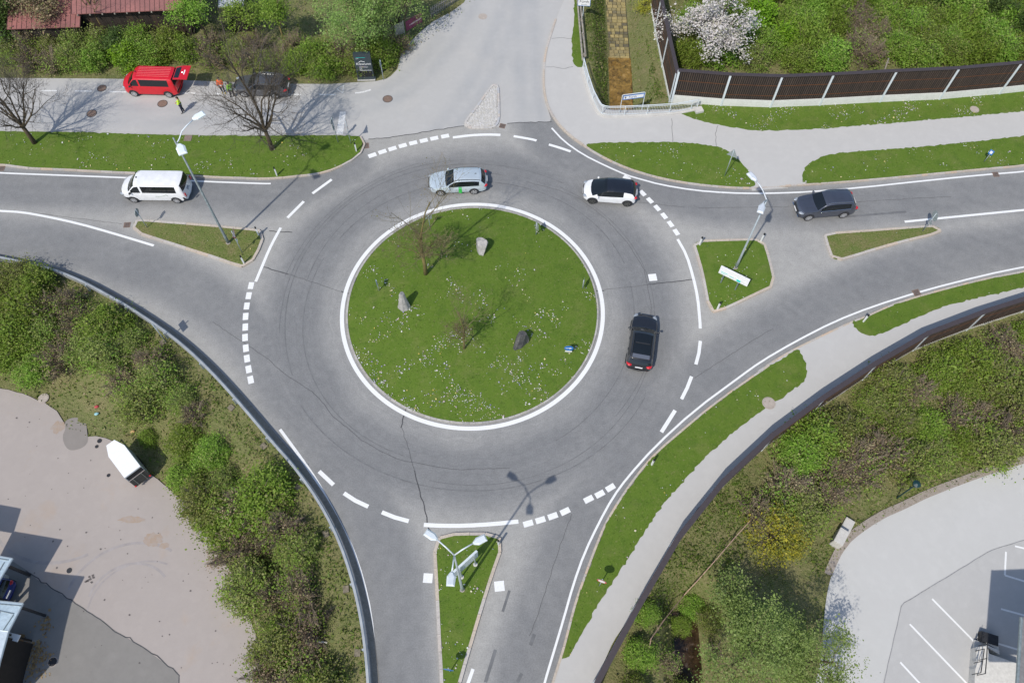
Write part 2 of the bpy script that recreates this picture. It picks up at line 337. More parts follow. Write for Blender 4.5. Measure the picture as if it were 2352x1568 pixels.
# ---- main road sheet with traffic wear
LANES = [GL(chaikin(l, 2, False)) for l in (
    [(800, 385), (700, 425), (620, 455), (500, 440), (300, 436), (0, 428), (-200, 424)], [(-200, 525), (0, 548), (200, 570), (380, 628), (520, 715), (620, 810), (720, 930)],
    [(640, 850), (780, 1060), (850, 1180), (900, 1330), (925, 1568), (930, 1800)], [(1160, 1800), (1205, 1568), (1250, 1400), (1330, 1190), (1440, 1040), (1500, 950)],
    [(1400, 1030), (1560, 915), (1700, 800), (1900, 690), (2100, 612), (2352, 556), (2600, 515)], [(2600, 415), (2352, 437), (2100, 462), (1900, 475), (1700, 472), (1560, 455), (1440, 415), (1340, 370)],
    [(1400, 420), (1290, 360), (1240, 290), (1212, 200), (1205, 0)])]
def wear(P):
    d = np.abs(np.hypot(*(P - IC).T) - 13.0)
    w = .98 * (1 - sstep((d - 1.0) / 2.6)); rr = np.hypot(*(P - IC).T); w = np.maximum(w, .42 * (1 - sstep((rr - 15.2) / 1.6)))
    for l in LANES:
        q = dline(P, l); a = 1 - sstep((q - 1.0) / 2.1); a *= .86 + .14 * np.cos((q - .75) * 2 * PI / 1.5) ** 2
        w = np.maximum(w, a * .95)
    w += .10 * vnoise(P, .5)
    return np.clip(w, 0, 1)
ROADP = np.vstack([GL([(-330, 340), (600, 340), (835, 318), (1000, 255), (1262, 240), (1310, 300), (1380, 322), (1700, 365), (1850, 368), (2600, 270), (2650, 605), (2352, 655), (2200, 690), (2030, 752), (1900, 805), (1835, 850), (1740, 925), (1640, 1005), (1560, 1085), (1500, 1160), (1420, 1330), (1340, 1480), (1285, 1600), (1220, 1800)]), GRL[::-1]])
struct(sheet('main_road', resample(ROADP, .8, True), 0, M_road, .5, .9, wear=wear))
# ---- side road, paths, yards
SIDE = K(0, 0, [(-900, 690), (0, 698), (400, 700), (900, 704), (1150, 708), (1700, 720), (2352, 745)]) + K(0, 1, [(270, 750), (600, 752), (850, 735), (1000, 728), (1120, 700), (1200, 620), (1230, 480), (1300, 390), (1400, 290), (1500, 205), (1600, 150), (1700, 95), (1800, 20)]) + [(1130, -150), (1340, -150), (1305, 0)] + K(0, 2, [(340, 0), (285, 130), (240, 250), (200, 370), (160, 600), (155, 830), (185, 960), (225, 1088)]) + K(0, 1, [(2300, 1096), (2180, 1104), (2100, 1135), (1850, 1150), (1790, 1125), (1500, 1170), (1200, 1220), (940, 1248), (850, 1260), (600, 1260), (0, 1265)]) + K(0, 0, [(1200, 1250), (0, 1225), (-900, 1220)])
SLANES = [GL(chaikin(l, 2, False)) for l in ([(1205, -80), (1208, 120), (1225, 300)], [(1120, -80), (1010, 130), (880, 240), (600, 268), (0, 262), (-300, 262)], [(1000, 330), (1120, 170), (1180, 0)])]
def swear(P):
    w = np.zeros(len(P))
    for l in SLANES: q = dline(P, l); w = np.maximum(w, .8 * (1 - sstep((np.abs(q - .75) - .15) / .8)))
    return np.clip(w * (.75 + .4 * vnoise(P, .8)), 0, 1)
nt_ = M_side.node_tree; b_ = nt_.nodes['Principled BSDF']; old_ = b_.inputs['Base Color'].links[0].from_socket; at_ = nt_.nodes.new('ShaderNodeAttribute'); at_.attribute_name = 'wear'
nt_.links.new(mixc(nt_.nodes, nt_.links, old_, mixc(nt_.nodes, nt_.links, old_, (.84, .86, .89), 1.0, 'MULTIPLY'), at_.outputs['Fac']), b_.inputs['Base Color'])
struct(sheet('side_road', resample(GL(SIDE), .5, True), .004, M_side, .5, .1, wear=swear))
PATH_U = K(0, 2, [(300, -150), (340, 0), (285, 130), (240, 250), (200, 370), (170, 480), (155, 600), (152, 720), (158, 830), (180, 930), (215, 1010), (262, 1090), (330, 1165), (420, 1245), (515, 1310), (700, 1320), (1200, 1310), (1500, 1320), (1700, 1350), (1950, 1568)]) + K(1, 2, [(1955, 250), (2000, 330), (2010, 400), (2352, 374)]) + K(1, 3, [(0, 372), (200, 362), (400, 352)]) + K(0, 3, [(420, 1568), (450, 1500), (650, 1410), (1300, 1365), (1800, 1320), (2352, 1255), (3300, 1150), (3300, 880), (2352, 970), (1600, 1035), (1100, 1080), (300, 1135), (0, 1140)]) + K(0, 2, [(2100, 1145), (1700, 1085), (1400, 1000), (1345, 985), (1000, 990), (760, 990), (700, 975), (650, 900), (575, 760), (525, 640), (500, 600), (450, 480), (445, 370), (450, 240), (455, 100), (460, -150)])
struct(sheet('footpath', resample(GL(PATH_U), .5, True), .10, M_path, 1.2, 2.4))
PATH_L = K(2, 3, [(-30, 440), (200, 305), (335, 232), (560, 125), (800, 8), (870, 62), (1010, 95), (1290, -10)]) + K(1, 3, [(1400, 1500), (1600, 1410), (1900, 1340), (2352, 1235), (3300, 1050)])
PATH_L = np.vstack([GL(PATH_L), NBL[::-1][1:-1], GL(K(3, 2, [(150, 2000), (225, 1568), (290, 1365), (360, 1280), (480, 1080), (640, 800), (830, 520), (920, 370), (1080, 120), (1180, 0)]) + K(2, 2, [(1260, 1568), (1400, 1360), (1620, 1130), (1870, 920), (2100, 745), (2190, 690), (2300, 640)]))])
struct(sheet('footpath', resample(PATH_L, .5, True), .10, M_path, 1.2, .6))
struct(sheet('yard_ground', resample(YLs, .6, True) + rng.normal(0, .06, (len(resample(YLs, .6, True)), 2)), ZL, M_yardL, 1.5, .3))
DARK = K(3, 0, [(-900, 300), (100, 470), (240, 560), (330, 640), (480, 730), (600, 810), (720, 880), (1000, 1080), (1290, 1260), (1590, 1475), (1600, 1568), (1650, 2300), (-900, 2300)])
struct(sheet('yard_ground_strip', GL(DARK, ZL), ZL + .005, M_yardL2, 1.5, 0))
PATCH = chaikin(GL(K(2, 0, [(575, 880), (680, 845), (770, 890), (780, 1000), (790, 1060), (760, 1110), (700, 1140), (620, 1150), (575, 1100), (555, 1020), (590, 950)]), ZL), 2)
struct(sheet('yard_ground_strip', PATCH, ZL + .006, M_patch, None, 0))
struct(sheet('yard_ground', resample(YRs, .6, True), ZR, M_yardR, 1.5, .3))
PARK = K(3, 3, [(3000, 60), (2352, 300), (2050, 392), (1260, 872), (1240, 950), (1090, 1568), (1030, 1800), (3000, 1800)])
struct(sheet('yard_ground_strip', GL(PARK, ZR), ZR + .005, M_yardR2, 1.5, 0))
# ---- lawns, islands, kerbs
LAWN_AREAS = []
def lawn(name, px, m=M_lawn, z=.11, lvl=0., sm=1, density=1.0, dome=None, jit=.035, flowers=1.0):
    p = px if isinstance(px, np.ndarray) else GL(px, lvl + z * .0)
    p = chaikin(p, sm) if sm else p; p = resample(p, .22, True); p = p + rng.normal(0, jit, p.shape)
    zf = None
    if dome: zf = lambda Q: z + dome * (1 - np.clip(np.hypot(*(Q - IC).T) / 9.2, 0, 1) ** 2)
    o = struct(sheet(name, p, z, m, .8 if dome else 1.5, .4, zf)); LAWN_AREAS.append((p, z, zf, density, m, flowers)); return o
def kerb(pts, w=.2, z=.13, stone=1.0, closed=False, m=None, sm=1):
    p = chaikin(pts, sm, closed) if sm else np.asarray(pts); q = resample(p, stone, closed); mb = MB()
    n = len(q)
    for i in range(n if closed else n - 1):
        a, b = q[i], q[(i + 1) % n]; d = b - a; l = np.linalg.norm(d)
        if l < .05: continue
        d /= l; a = a + d * .006; b = b - d * .006; nn = np.array([-d[1], d[0]]) * w / 2; zz = z + rng.uniform(-.008, .008)
        mb.prism([a - nn, b - nn, b + nn, a + nn], -.15, zz)
    return struct(mb.obj('kerb', m or M_kerb))
V1 = K(0, 0, [(-900, 1175), (0, 1180), (400, 1185), (800, 1190), (1200, 1205), (1650, 1216), (2352, 1222)]) + K(0, 1, [(300, 1218), (600, 1216), (780, 1218), (850, 1224), (885, 1243), (893, 1285), (888, 1320), (865, 1370), (815, 1412), (740, 1458), (600, 1522), (450, 1560)]) + K(1, 1, [(300, 265), (200, 280), (0, 290)]) + K(1, 0, [(2200, 284), (2000, 278), (1800, 268), (1500, 252), (1200, 238), (900, 226), (600, 208), (300, 198), (180, 188), (120, 172), (0, 166), (-900, 120)])
lawn('verge_lawn', V1, jit=.03)
kerb(offset_line(GL(K(0, 1, [(870, 1226), (902, 1250), (910, 1290), (900, 1330), (878, 1370), (825, 1418), (745, 1466), (600, 1532), (450, 1568)]) + K(1, 1, [(300, 272), (200, 287), (0, 297)]) + K(1, 0, [(2200, 291), (2000, 285), (1800, 275), (1500, 259), (1200, 245), (900, 233), (600, 215), (300, 205), (180, 195), (120, 178), (0, 172), (-900, 127)])), 0), .14)
VA = K(0, 2, [(500, 1292), (700, 1283), (1000, 1277), (1200, 1275), (1500, 1288), (1700, 1316), (1790, 1345), (1900, 1445)]) + K(1, 2, [(1985, 235), (2035, 318), (2040, 370), (1800, 366), (1500, 337), (1250, 297), (1000, 231), (800, 155), (620, 64)])
lawn('verge_lawn', VA, flowers=1.6)
VB = K(0, 3, [(372, 1560), (392, 1500), (432, 1462), (600, 1378), (1300, 1330), (1800, 1285), (2352, 1220), (3300, 1110)]) + K(1, 3, [(3300, 40), (2352, 170), (2000, 200), (1500, 250), (1000, 296), (700, 321), (370, 343), (368, 250)])
lawn('verge_lawn', VB, flowers=1.1)
VC = K(0, 2, [(1345, 1005), (1500, 985), (1555, 935), (1720, 935), (2160, 948), (2352, 946)]) + K(0, 3, [(500, 925), (1040, 900), (1580, 870), (2120, 828), (2352, 808), (3300, 700), (3300, 900), (2352, 1000), (2000, 1035), (1600, 1070), (1100, 1115), (800, 1140), (300, 1172), (0, 1175)]) + K(0, 2, [(2100, 1180), (1900, 1160), (1700, 1120), (1560, 1090), (1450, 1055)])
lawn('verge_lawn', VC, flowers=3.2)
lawn('verge_lawn', K(0, 2, [(425, -150), (425, 130), (418, 240), (400, 370), (410, 560), (440, 605), (500, 620), (505, 540), (492, 400), (480, 200), (462, -150)]), sm=1, flowers=.1)
VD = K(1, 3, [(3300, 930), (2352, 1130), (2000, 1196), (1600, 1297), (1270, 1392), (1100, 1457), (930, 1537)]) + K(2, 3, [(825, -8), (815, 12), (835, 50), (870, 95), (930, 130), (1010, 132), (1100, 102), (1300, 10)]) + K(1, 3, [(1400, 1535), (1600, 1440), (1900, 1370), (2352, 1265), (3300, 1080)])
lawn('verge_lawn', VD, flowers=.15)
VE = K(2, 3, [(335, 238), (372, 320), (410, 400), (412, 480), (370, 550), (290, 610)]) + K(2, 2, [(2352, 635), (2210, 722), (2130, 770), (1900, 945), (1650, 1155), (1430, 1390), (1290, 1555)]) + K(3, 2, [(1200, 0), (1100, 150), (940, 400), (850, 545), (660, 830), (500, 1105), (440, 1230), (390, 1318), (320, 1362), (308, 1340), (345, 1240), (393, 1050), (446, 850), (518, 650), (612, 400), (712, 150), (782, 10)]) + K(2, 2, [(862, 1556), (1010, 1355), (1160, 1175), (1410, 965), (1610, 795), (1910, 575), (2210, 375), (2352, 285)])
lawn('verge_lawn', VE, flowers=.35)
for ln in (K(0, 2, [(262, 180), (240, 250), (200, 370), (170, 480), (155, 600), (152, 720), (158, 830), (180, 930), (215, 1010), (262, 1090), (330, 1165), (420, 1245), (505, 1300)]),):
    kerb(GL(ln), .18, .14)
for ln in (K(0, 2, [(505, 1300)]) + K(1, 2, [(620, 70), (800, 162), (1000, 238), (1250, 304), (1500, 344), (1800, 374), (2040, 380)]), K(1, 2, [(2040, 380), (2352, 362)]) + K(1, 3, [(200, 358), (370, 350), (700, 328), (1000, 303), (1500, 257), (2000, 208), (2352, 178), (3300, 45)]),
           K(1, 3, [(3300, 925), (2352, 1124), (2000, 1190), (1600, 1291), (1270, 1386), (1100, 1451), (930, 1531)]) + K(2, 3, [(815, 2), (560, 122), (335, 230), (200, 305), (0, 425)]) + K(2, 2, [(2210, 365), (1910, 565), (1610, 785), (1410, 955), (1160, 1165), (1000, 1350), (850, 1560)]) + K(3, 2, [(700, 150), (600, 400), (508, 650), (437, 850), (385, 1050), (335, 1245), (298, 1365), (232, 1568), (130, 1950)])):
    kerb(GL(ln), .14, .115, .5)
# central island
mb = MB(); ribbon(mb, ring(9.27), .15, .02, closed=True)
kerb(ring(9.27), .13, .1, .45, True, M_cobble_k, 0)
lawn('island_lawn', ring(9.2, 180), z=.08, dome=.45, sm=0, jit=.02, flowers=3.0)
# traffic islands
TI1 = K(1, 0, [(1170, 695), (1188, 668), (1240, 657), (1500, 677), (1900, 708), (2200, 737), (2330, 750)]) + K(1, 1, [(2, 765), (18, 800), (2, 855)]) + K(1, 0, [(2325, 930), (2275, 1025), (2215, 1080), (2145, 1088), (1930, 1010), (1730, 948), (1530, 882), (1420, 850), (1210, 780)])
TI2 = K(1, 2, [(1478, 862), (1510, 846), (1730, 838), (2100, 827), (2125, 850), (2180, 1020), (2230, 1250), (2140, 1292), (2035, 1340), (1930, 1393), (1700, 1498), (1650, 1488), (1617, 1450), (1590, 1300), (1550, 1100), (1505, 950)])
TI3 = K(1, 3, [(545, 785), (600, 777), (1100, 742), (1560, 706), (1610, 725), (1622, 760), (1590, 788), (1370, 840), (1170, 890), (920, 965), (645, 1052), (605, 950)])
TI4 = K(3, 1, [(1590, 2000), (1582, 1568), (1566, 1300), (1547, 900), (1532, 600), (1517, 350), (1532, 290), (1600, 242), (1650, 228), (2060, 222), (2125, 260), (2152, 330), (2138, 380), (2058, 600), (1958, 920), (1858, 1260), (1768, 1568), (1660, 2000)])
def island(px, m, name='island_lawn', w=.2, sm=1, fl=.4):
    p = GL(px); 
    if area2(p) < 0: p = p[::-1]
    p = chaikin(p, sm); kerb(offset_line(p, w / 2, True), w, .13, 1.0, True, sm=0); lawn(name, offset_line(p, w * .95, True), m, .12, sm=0, jit=.02, flowers=fl)
island(TI1, M_dry, fl=.15); island(TI2, M_lawn, fl=1.0); island(TI3, M_dry, fl=.05, sm=2); island(TI4, M_lawn, fl=1.6)
TI5 = GL(K(0, 1, [(2045, 760), (2070, 750), (2098, 765), (2110, 800), (2114, 960), (2116, 1070), (2095, 1125), (2050, 1155), (1850, 1155), (1800, 1125), (1792, 1095), (1900, 960), (2000, 815)]))
p5 = chaikin(TI5 if area2(TI5) > 0 else TI5[::-1], 1); kerb(offset_line(p5, .09, True), .18, .1, .35, True, islands_mat('pale_kerb_granite', [(.5, .48, .46), (.57, .54, .5), (.52, .45, .4), (.47, .47, .48)], namt=.3), 0)
p5i = offset_line(p5, .17, True); struct(sheet('pavement', p5i, .07, solid('cobble_joint', (.36, .34, .31), .9, var=.2), None, .2))
mb = MB(); lo, hi = p5i.min(0), p5i.max(0); Qx, Qy = np.meshgrid(np.arange(lo[0], hi[0], .125), np.arange(lo[1], hi[1], .125)); Q = np.stack([Qx.ravel(), Qy.ravel()], 1); ok = inpoly(Q, p5i) & (dline(Q, p5i, True) > .06)
for q in Q[ok]: mb.box((q[0] + rng.uniform(-.012, .012), q[1] + rng.uniform(-.012, .012), .075), (.108, .108, .03 + rng.uniform(0, .008)), rng.uniform(-.08, .08))
struct(mb.obj('pavement_tiles', islands_mat('pale_cobble', [(.55, .53, .5), (.62, .6, .57), (.57, .54, .48), (.5, .49, .47), (.64, .62, .6)], namt=.25)))
# ---- painted markings
mb = MB(); ribbon(mb, ring(9.64, 200), .3, .010, closed=True)
BL = lambda c, a, b, w: ribbon(mb, [G(a), G(b)], w, .009)
def blocks(r, c, cs, l, w, ref=None):
    P = GL(K(r, c, cs)) if ref is None else ref
    for i in range(len(P)):
        t = P[min(i + 1, len(P) - 1)] - P[max(i - 1, 0)]; t /= np.linalg.norm(t); ribbon(mb, [P[i] - t * l / 2, P[i] + t * l / 2], w, .009)
blocks(0, 1, [(975, 1388), (1065, 1357), (1155, 1329), (1247, 1302), (1340, 1278), (1435, 1257), (1528, 1237), (1625, 1218)], .68, .42)
blocks(1, 0, [], .6, .4, GL(K(1, 0, [(2243, 1245), (2222, 1335), (2205, 1427), (2195, 1520)]) + K(2, 0, [(2192, 47), (2190, 140), (2197, 235), (2207, 328), (2222, 423), (2240, 517)])))
blocks(1, 2, [(893, 280), (1038, 420), (1103, 485), (1168, 552), (1230, 623), (1287, 695), (1338, 768)], .6, .37) if False else blocks(1, 2, [(1038, 420), (1103, 485), (1168, 552), (1230, 623), (1287, 695), (1338, 768)], .6, .37)
ribbon(mb, GL(K(1, 2, [(868, 268), (925, 300)])), .38, .009)
blocks(3, 2, [], .64, .38, GL(K(3, 2, [(15, 143), (125, 112), (235, 77), (345, 35)]) + K(2, 2, [(555, 1583), (655, 1537), (750, 1480)])))
LINES = [(K(0, 1, [(1695, 1230), (1850, 1210), (2000, 1203), (2120, 1207)]), .26, 1), (K(0, 1, [(2237, 1218), (2400, 1246)]) + K(0, 2, [(90, 1258)]), .24, 1), (K(0, 2, [(200, 1293), (300, 1322), (395, 1355)]), .24, 1),
         (K(1, 1, [(440, 423), (612, 298)]), .24, 0), (K(1, 1, [(217, 640), (363, 493)]), .24, 0), (K(1, 1, [(157, 728), (100, 830), (50, 930), (0, 1050)]) + K(1, 0, [(2285, 1210)]), .22, 1),
         ([(733, 1082), (748, 1096), (766, 1113)], .27, 0), ([(790, 1132), (816, 1149), (846, 1163)], .27, 0), (K(3, 1, [(1060, 42), (1175, 88), (1300, 122)]), .27, 0), (K(3, 1, [(1435, 155), (1600, 163), (1800, 163), (2050, 148), (2280, 125)]), .27, 1),
         (K(2, 2, [(1328, 790), (1205, 985)]), .26, 0), (K(2, 2, [(1475, 487), (1435, 590), (1385, 690)]), .24, 0), (K(2, 2, [(1553, 170), (1540, 280), (1513, 380)]), .24, 0), (K(1, 2, [(1350, 830), (1430, 970), (1490, 1170), (1530, 1350), (1550, 1568)]) + K(2, 2, [(1552, 60)]), .22, 1),
         (K(0, 2, [(225, 1145), (330, 1260), (500, 1380), (700, 1480), (900, 1568)]) + K(1, 2, [(1000, 290), (1200, 345), (1500, 395), (1800, 418), (2060, 423)]) + K(1, 3, [(200, 418), (400, 410), (850, 375), (1500, 305), (2000, 255), (2352, 228), (3300, 120)]), .15, 1),
         (K(1, 3, [(1285, 675), (2352, 570), (3300, 475)]), .2, 0), (K(1, 0, [(-900, 200), (0, 240), (600, 262), (1200, 285), (1800, 315), (2352, 335)]) + [(622, 422)], .15, 1), (K(1, 0, [(-900, 530), (0, 578), (200, 590), (400, 625), (700, 690), (1000, 775), (1200, 835), (1375, 888)]), .2, 1),
         (K(2, 1, [(150, 960), (320, 1190), (480, 1420), (560, 1568)]) + K(3, 1, [(620, 20), (720, 210), (800, 370), (890, 640), (960, 950), (995, 1300), (1003, 1568), (1005, 2000)]), .2, 1),
         (K(1, 3, [(3300, 900), (2352, 1078), (2000, 1150), (1450, 1290), (1000, 1430), (650, 1568)]) + K(2, 3, [(300, 180), (0, 355)]) + K(2, 2, [(1900, 495), (1500, 790), (1150, 1110), (900, 1390), (770, 1568)]) + K(3, 2, [(650, 130), (520, 400), (420, 680), (330, 1000), (240, 1300), (160, 1568), (60, 1950)]), .14, 1), (K(3, 1, [(1875, 1440), (1830, 1568), (1780, 1750)]), .2, 0)]
for l, w, s in LINES: ribbon(mb, GL(l), w, .009, s)
for c, s in ((K1(1, 2, 1127, 1172), .62), (K1(3, 1, 1472, 630), .58), (K1(3, 1, 2110, 702), .62)):
    g = G(c); a = {0: .1}.get(0); r = {.62: .12, .58: -.03}[s]; d = np.array([math.cos(r), math.sin(r)]) * s / 2
    ribbon(mb, [g - d, g + d], s, .0095)
struct(mb.obj('road_markings', M_paint))
mb = MB()
for a, b in (((-150, 800), (-50, 802)), ((110, 805), (205, 808)), ((365, 812), (513, 813)), ((670, 815), (822, 817)), ((977, 821), (1130, 824)), ((1630, 832), (1750, 835)), ((1915, 838), (2000, 840))): ribbon(mb, GL(K(0, 0, [a, b])), .17, .014)
for l in ([(220, 845), (340, 848)], [(500, 847), (650, 848)], [(820, 834), (890, 825), (962, 804)]): ribbon(mb, GL(K(0, 1, l)), .17, .014)
tr = GL(K(0, 1, [(657, 797), (717, 762), (712, 833)]))
for i in range(3): ribbon(mb, [tr[i], tr[(i + 1) % 3]], .09, .014 + .001 * i)
ribbon(mb, GL(K(0, 1, [(712, 1000), (698, 1095), (684, 1200)])), .55, .014)
ribbon(mb, GL(K(1, 2, [(1500, 1190), (1490, 1192)])), .1, .013)
struct(mb.obj('road_markings', M_paint_old))
mb = MB()
for l in ([(1530, 815), (1900, 1190)], [(1330, 1040), (1838, 1568)], [(1245, 1380), (1430, 1580)], [(2190, 395), (2180, 605)], [(2180, 605), (2352, 658), (2700, 760)], [(2145, 905), (2352, 962), (2700, 1060)], [(2270, 345), (2500, 400)], [(2120, 1215), (2310, 1272), (2700, 1390)]): ribbon(mb, GL(K(3, 3, l), ZR), .12, ZR + .012)
struct(mb.obj('road_markings', M_paint))
# ---- sealed cracks, joints, rubber marks
mb = MB()
def crack(px, w=.045, lvl=0., j=.03, z=.007):
    p = resample(GL(px, lvl), .35); p = p + rng.normal(0, j, p.shape); ribbon(mb, p, w, lvl + z)
for l in (K(1, 1, [(0, 1075), (230, 1145)]), K(1, 1, [(690, 1295), (775, 1320)]), K(2, 1, [(1270, 785), (1235, 945)]), K(2, 1, [(1355, 1330), (1410, 1568)]) + K(3, 1, [(1440, 0), (1465, 100), (1480, 185), (1540, 260)]), K(1, 2, [(620, 1295), (690, 1283)]), K(1, 2, [(1090, 1235), (1500, 1190)]), K(1, 1, [(45, 757), (260, 767)]), K(0, 1, [(940, 1248), (1200, 1220), (1500, 1170), (1790, 1125)]), K(0, 1, [(2180, 1104), (2352, 1094)]) + K(0, 2, [(222, 1088)])): crack(l, .07, z=.0075)
for l in (K(1, 0, [(180, 585), (500, 620), (800, 660), (1090, 695)]), K(1, 1, [(230, 1145), (690, 1295)]), K(2, 1, [(1240, 945), (1290, 1120), (1355, 1330)]), K(1, 2, [(690, 1283), (870, 1262), (1090, 1235)]), K(1, 2, [(1000, 500), (1410, 545)]), K(1, 2, [(1530, 553), (2000, 545), (2352, 540)]) + K(1, 3, [(250, 538)]), K(1, 3, [(850, 500), (1300, 470), (1700, 450)]), K(2, 2, [(1500, 500), (1750, 340), (2050, 150), (2200, 60)]), K(3, 2, [(400, 60), (280, 400), (120, 900), (30, 1150)]), K(1, 2, [(0, 320), (250, 380), (480, 470), (700, 640), (900, 860), (1050, 1100), (1110, 1400), (1115, 1568)]), K(2, 0, [(1900, 0), (2352, 300)]) + K(2, 1, [(200, 470), (460, 640), (620, 840), (880, 1060), (1200, 1230), (1700, 1320), (2200, 1305)])): crack(l, .025, j=.02, z=.0065)
for l in (K(0, 2, [(415, 595), (330, 615), (250, 600), (175, 600)]), K(0, 2, [(400, 350), (300, 338), (225, 345)]), K(0, 2, [(1712, 1120), (1690, 1200), (1695, 1310)]), K(0, 2, [(1300, 1060), (1305, 1270)])): crack(l, .03, .1)
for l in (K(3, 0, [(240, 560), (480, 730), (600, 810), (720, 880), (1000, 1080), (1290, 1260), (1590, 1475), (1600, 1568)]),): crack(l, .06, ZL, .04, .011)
pass
struct(mb.obj('road_surface_lines', M_seam))
mb = MB(); crack(K(3, 3, [(2352, 290), (2050, 385), (1260, 865), (1240, 950), (1100, 1568), (1050, 1760)]), .05, ZR, .008, .011); struct(mb.obj('road_surface_lines', solid('pale_gutter', (.27, .27, .275), .9, var=.2)))
mb = MB()
for k, (r, a0, a1, w) in enumerate([(12.1, 20, 150, .07), (13.9, 60, 205, .06), (14.25, 95, 190, .05), (12.45, 160, 250, .05), (14.1, 215, 330, .06), (13.6, 260, 355, .05), (12.0, 300, 372, .06), (13.4, -40, 60, .06), (12.9, 80, 170, .05), (14.6, 110, 170, .04)]):
    t = np.radians(np.linspace(a0, a1, 60)); p = IC + (r + .12 * np.sin(t * 3 + k))[:, None] * np.stack([np.cos(t), np.sin(t)], 1); ribbon(mb, p, w, .0055)
for a, b, w in ((K1(1, 3, 760, 630), K1(1, 3, 1300, 585), .2), (K1(3, 1, 1985, 1560), K1(3, 1, 2075, 1270), .2), (K1(3, 1, 2140, 930), K1(3, 1, 2200, 740), .16), (K1(3, 1, 2270, 1560), K1(3, 1, 2310, 1480), .2), (K1(3, 2, 35, 1230), K1(3, 2, 70, 1130), .22)): ribbon(mb, GL([a, b]), w, .006)
struct(mb.obj('road_surface_lines', M_track))
# ---- streams
M_stone = None
def stone_floor():
    m, nt, N, L, b = _newmat('stream_stone'); tc = N.new('ShaderNodeTexCoord'); v = tc.outputs['Object']
    r = islands_mat; g = N.new('ShaderNodeNewGeometry'); rr = ramp(N, [(.1, (.17, .145, .075)), (.3, (.40, .32, .13)), (.5, (.26, .22, .11)), (.7, (.46, .36, .15)), (.9, (.15, .13, .08))]); L.new(g.outputs['Random Per Island'], rr.inputs['Fac'])
    n = noise(N, L, v, 6, 6); r2 = ramp(N, [(.3, (.55, .55, .55)), (.7, (1.2, 1.2, 1.2))]); L.new(n.outputs['Fac'], r2.inputs['Fac'])
    L.new(mixc(N, L, rr.outputs['Color'], r2.outputs['Color'], .7, 'MULTIPLY'), b.inputs['Base Color']); b.inputs['Roughness'].default_value = .45; return m
mb = MB(); p = resample(ST1, .5); a, b = offset_line(p, 1.3), offset_line(p, -1.3)
mb.add([(q[0], q[1], -1.74) for q in a] + [(q[0], q[1], -1.74) for q in b], [(len(p) + i, len(p) + i + 1, i + 1, i) for i in range(len(p) - 1)]); struct(mb.obj('stream_floor', solid('stream_mud', (.045, .04, .025), .5, var=.3)))
mb = MB(); top = G(K1(0, 2, 828, 480), -1.7)[1]; p = resample(ST1, .42)
for i in range(len(p) - 1):
    t = p[i + 1] - p[i]; t /= np.linalg.norm(t); nn = np.array([-t[1], t[0]]); low = p[i][1] < top
    x = -.96
    while x < .9:
        w = (.36 + .2 * random.random()) * (2.1 if low else 1); w = min(w, .98 - x)
        if w > .12 and not (low and random.random() < .12):
            c = p[i] + t * .21 + nn * (-(x + w / 2)); mb.box((c[0], c[1], -1.73 + rng.uniform(-.015, .01)), (w - .05, .37 * (rng.uniform(.9, 1.5) if low else 1), .1), math.atan2(-nn[1], -nn[0]) + rng.uniform(-.03, .03) * (3 if low else 1))
        x += w
struct(mb.obj('stream_floor_tiles', stone_floor()))
def water_mat(name, col, a):
    m, nt, N, L, b = _newmat(name); tq = N.new('ShaderNodeTexCoord'); rq = ramp(N, [(.34, tuple(k * .25 for k in col)), (.47, col), (.56, tuple(k * 1.5 for k in col)), (.68, tuple(min(1, k * 1.9 + .06) for k in col))]); L.new(noise(N, L, tq.outputs['Object'], 1.9, 6, .65, .8).outputs['Fac'], rq.inputs['Fac']); L.new(rq.outputs['Color'], b.inputs['Base Color']); b.inputs['Roughness'].default_value = .06; b.inputs['Alpha'].default_value = a
    tc = N.new('ShaderNodeTexCoord'); bump(N, L, b, noise(N, L, tc.outputs['Object'], 5, 4).outputs['Fac'], .25, .02); return m
def water(line, w, z, m, y1=None):
    p = resample(line, .5); p = p[p[:, 1] < y1] if y1 else p; mb = MB(); ribbon(mb, p, w, z); o = struct(mb.obj('stream_water', m)); o.location = (0, 0, 0); return o
water(ST1, 2.1, -1.665, water_mat('brook_water', (.24, .135, .025), .6), G(K1(0, 2, 828, 520), -1.7)[1])
water(ST2, 2.2, -2.55, water_mat('dark_brook_water', (.04, .024, .013), .8))
mb = MB(); p = resample(ST2, .5); ribbon(mb, p, 2.0, -2.62); struct(mb.obj('stream_floor', ground_mat('stream_bed_gravel', [(4, [(.3, (.03, .02, .012)), (.6, (.11, .06, .03)), (.75, (.2, .14, .09))], 1)], .6)))

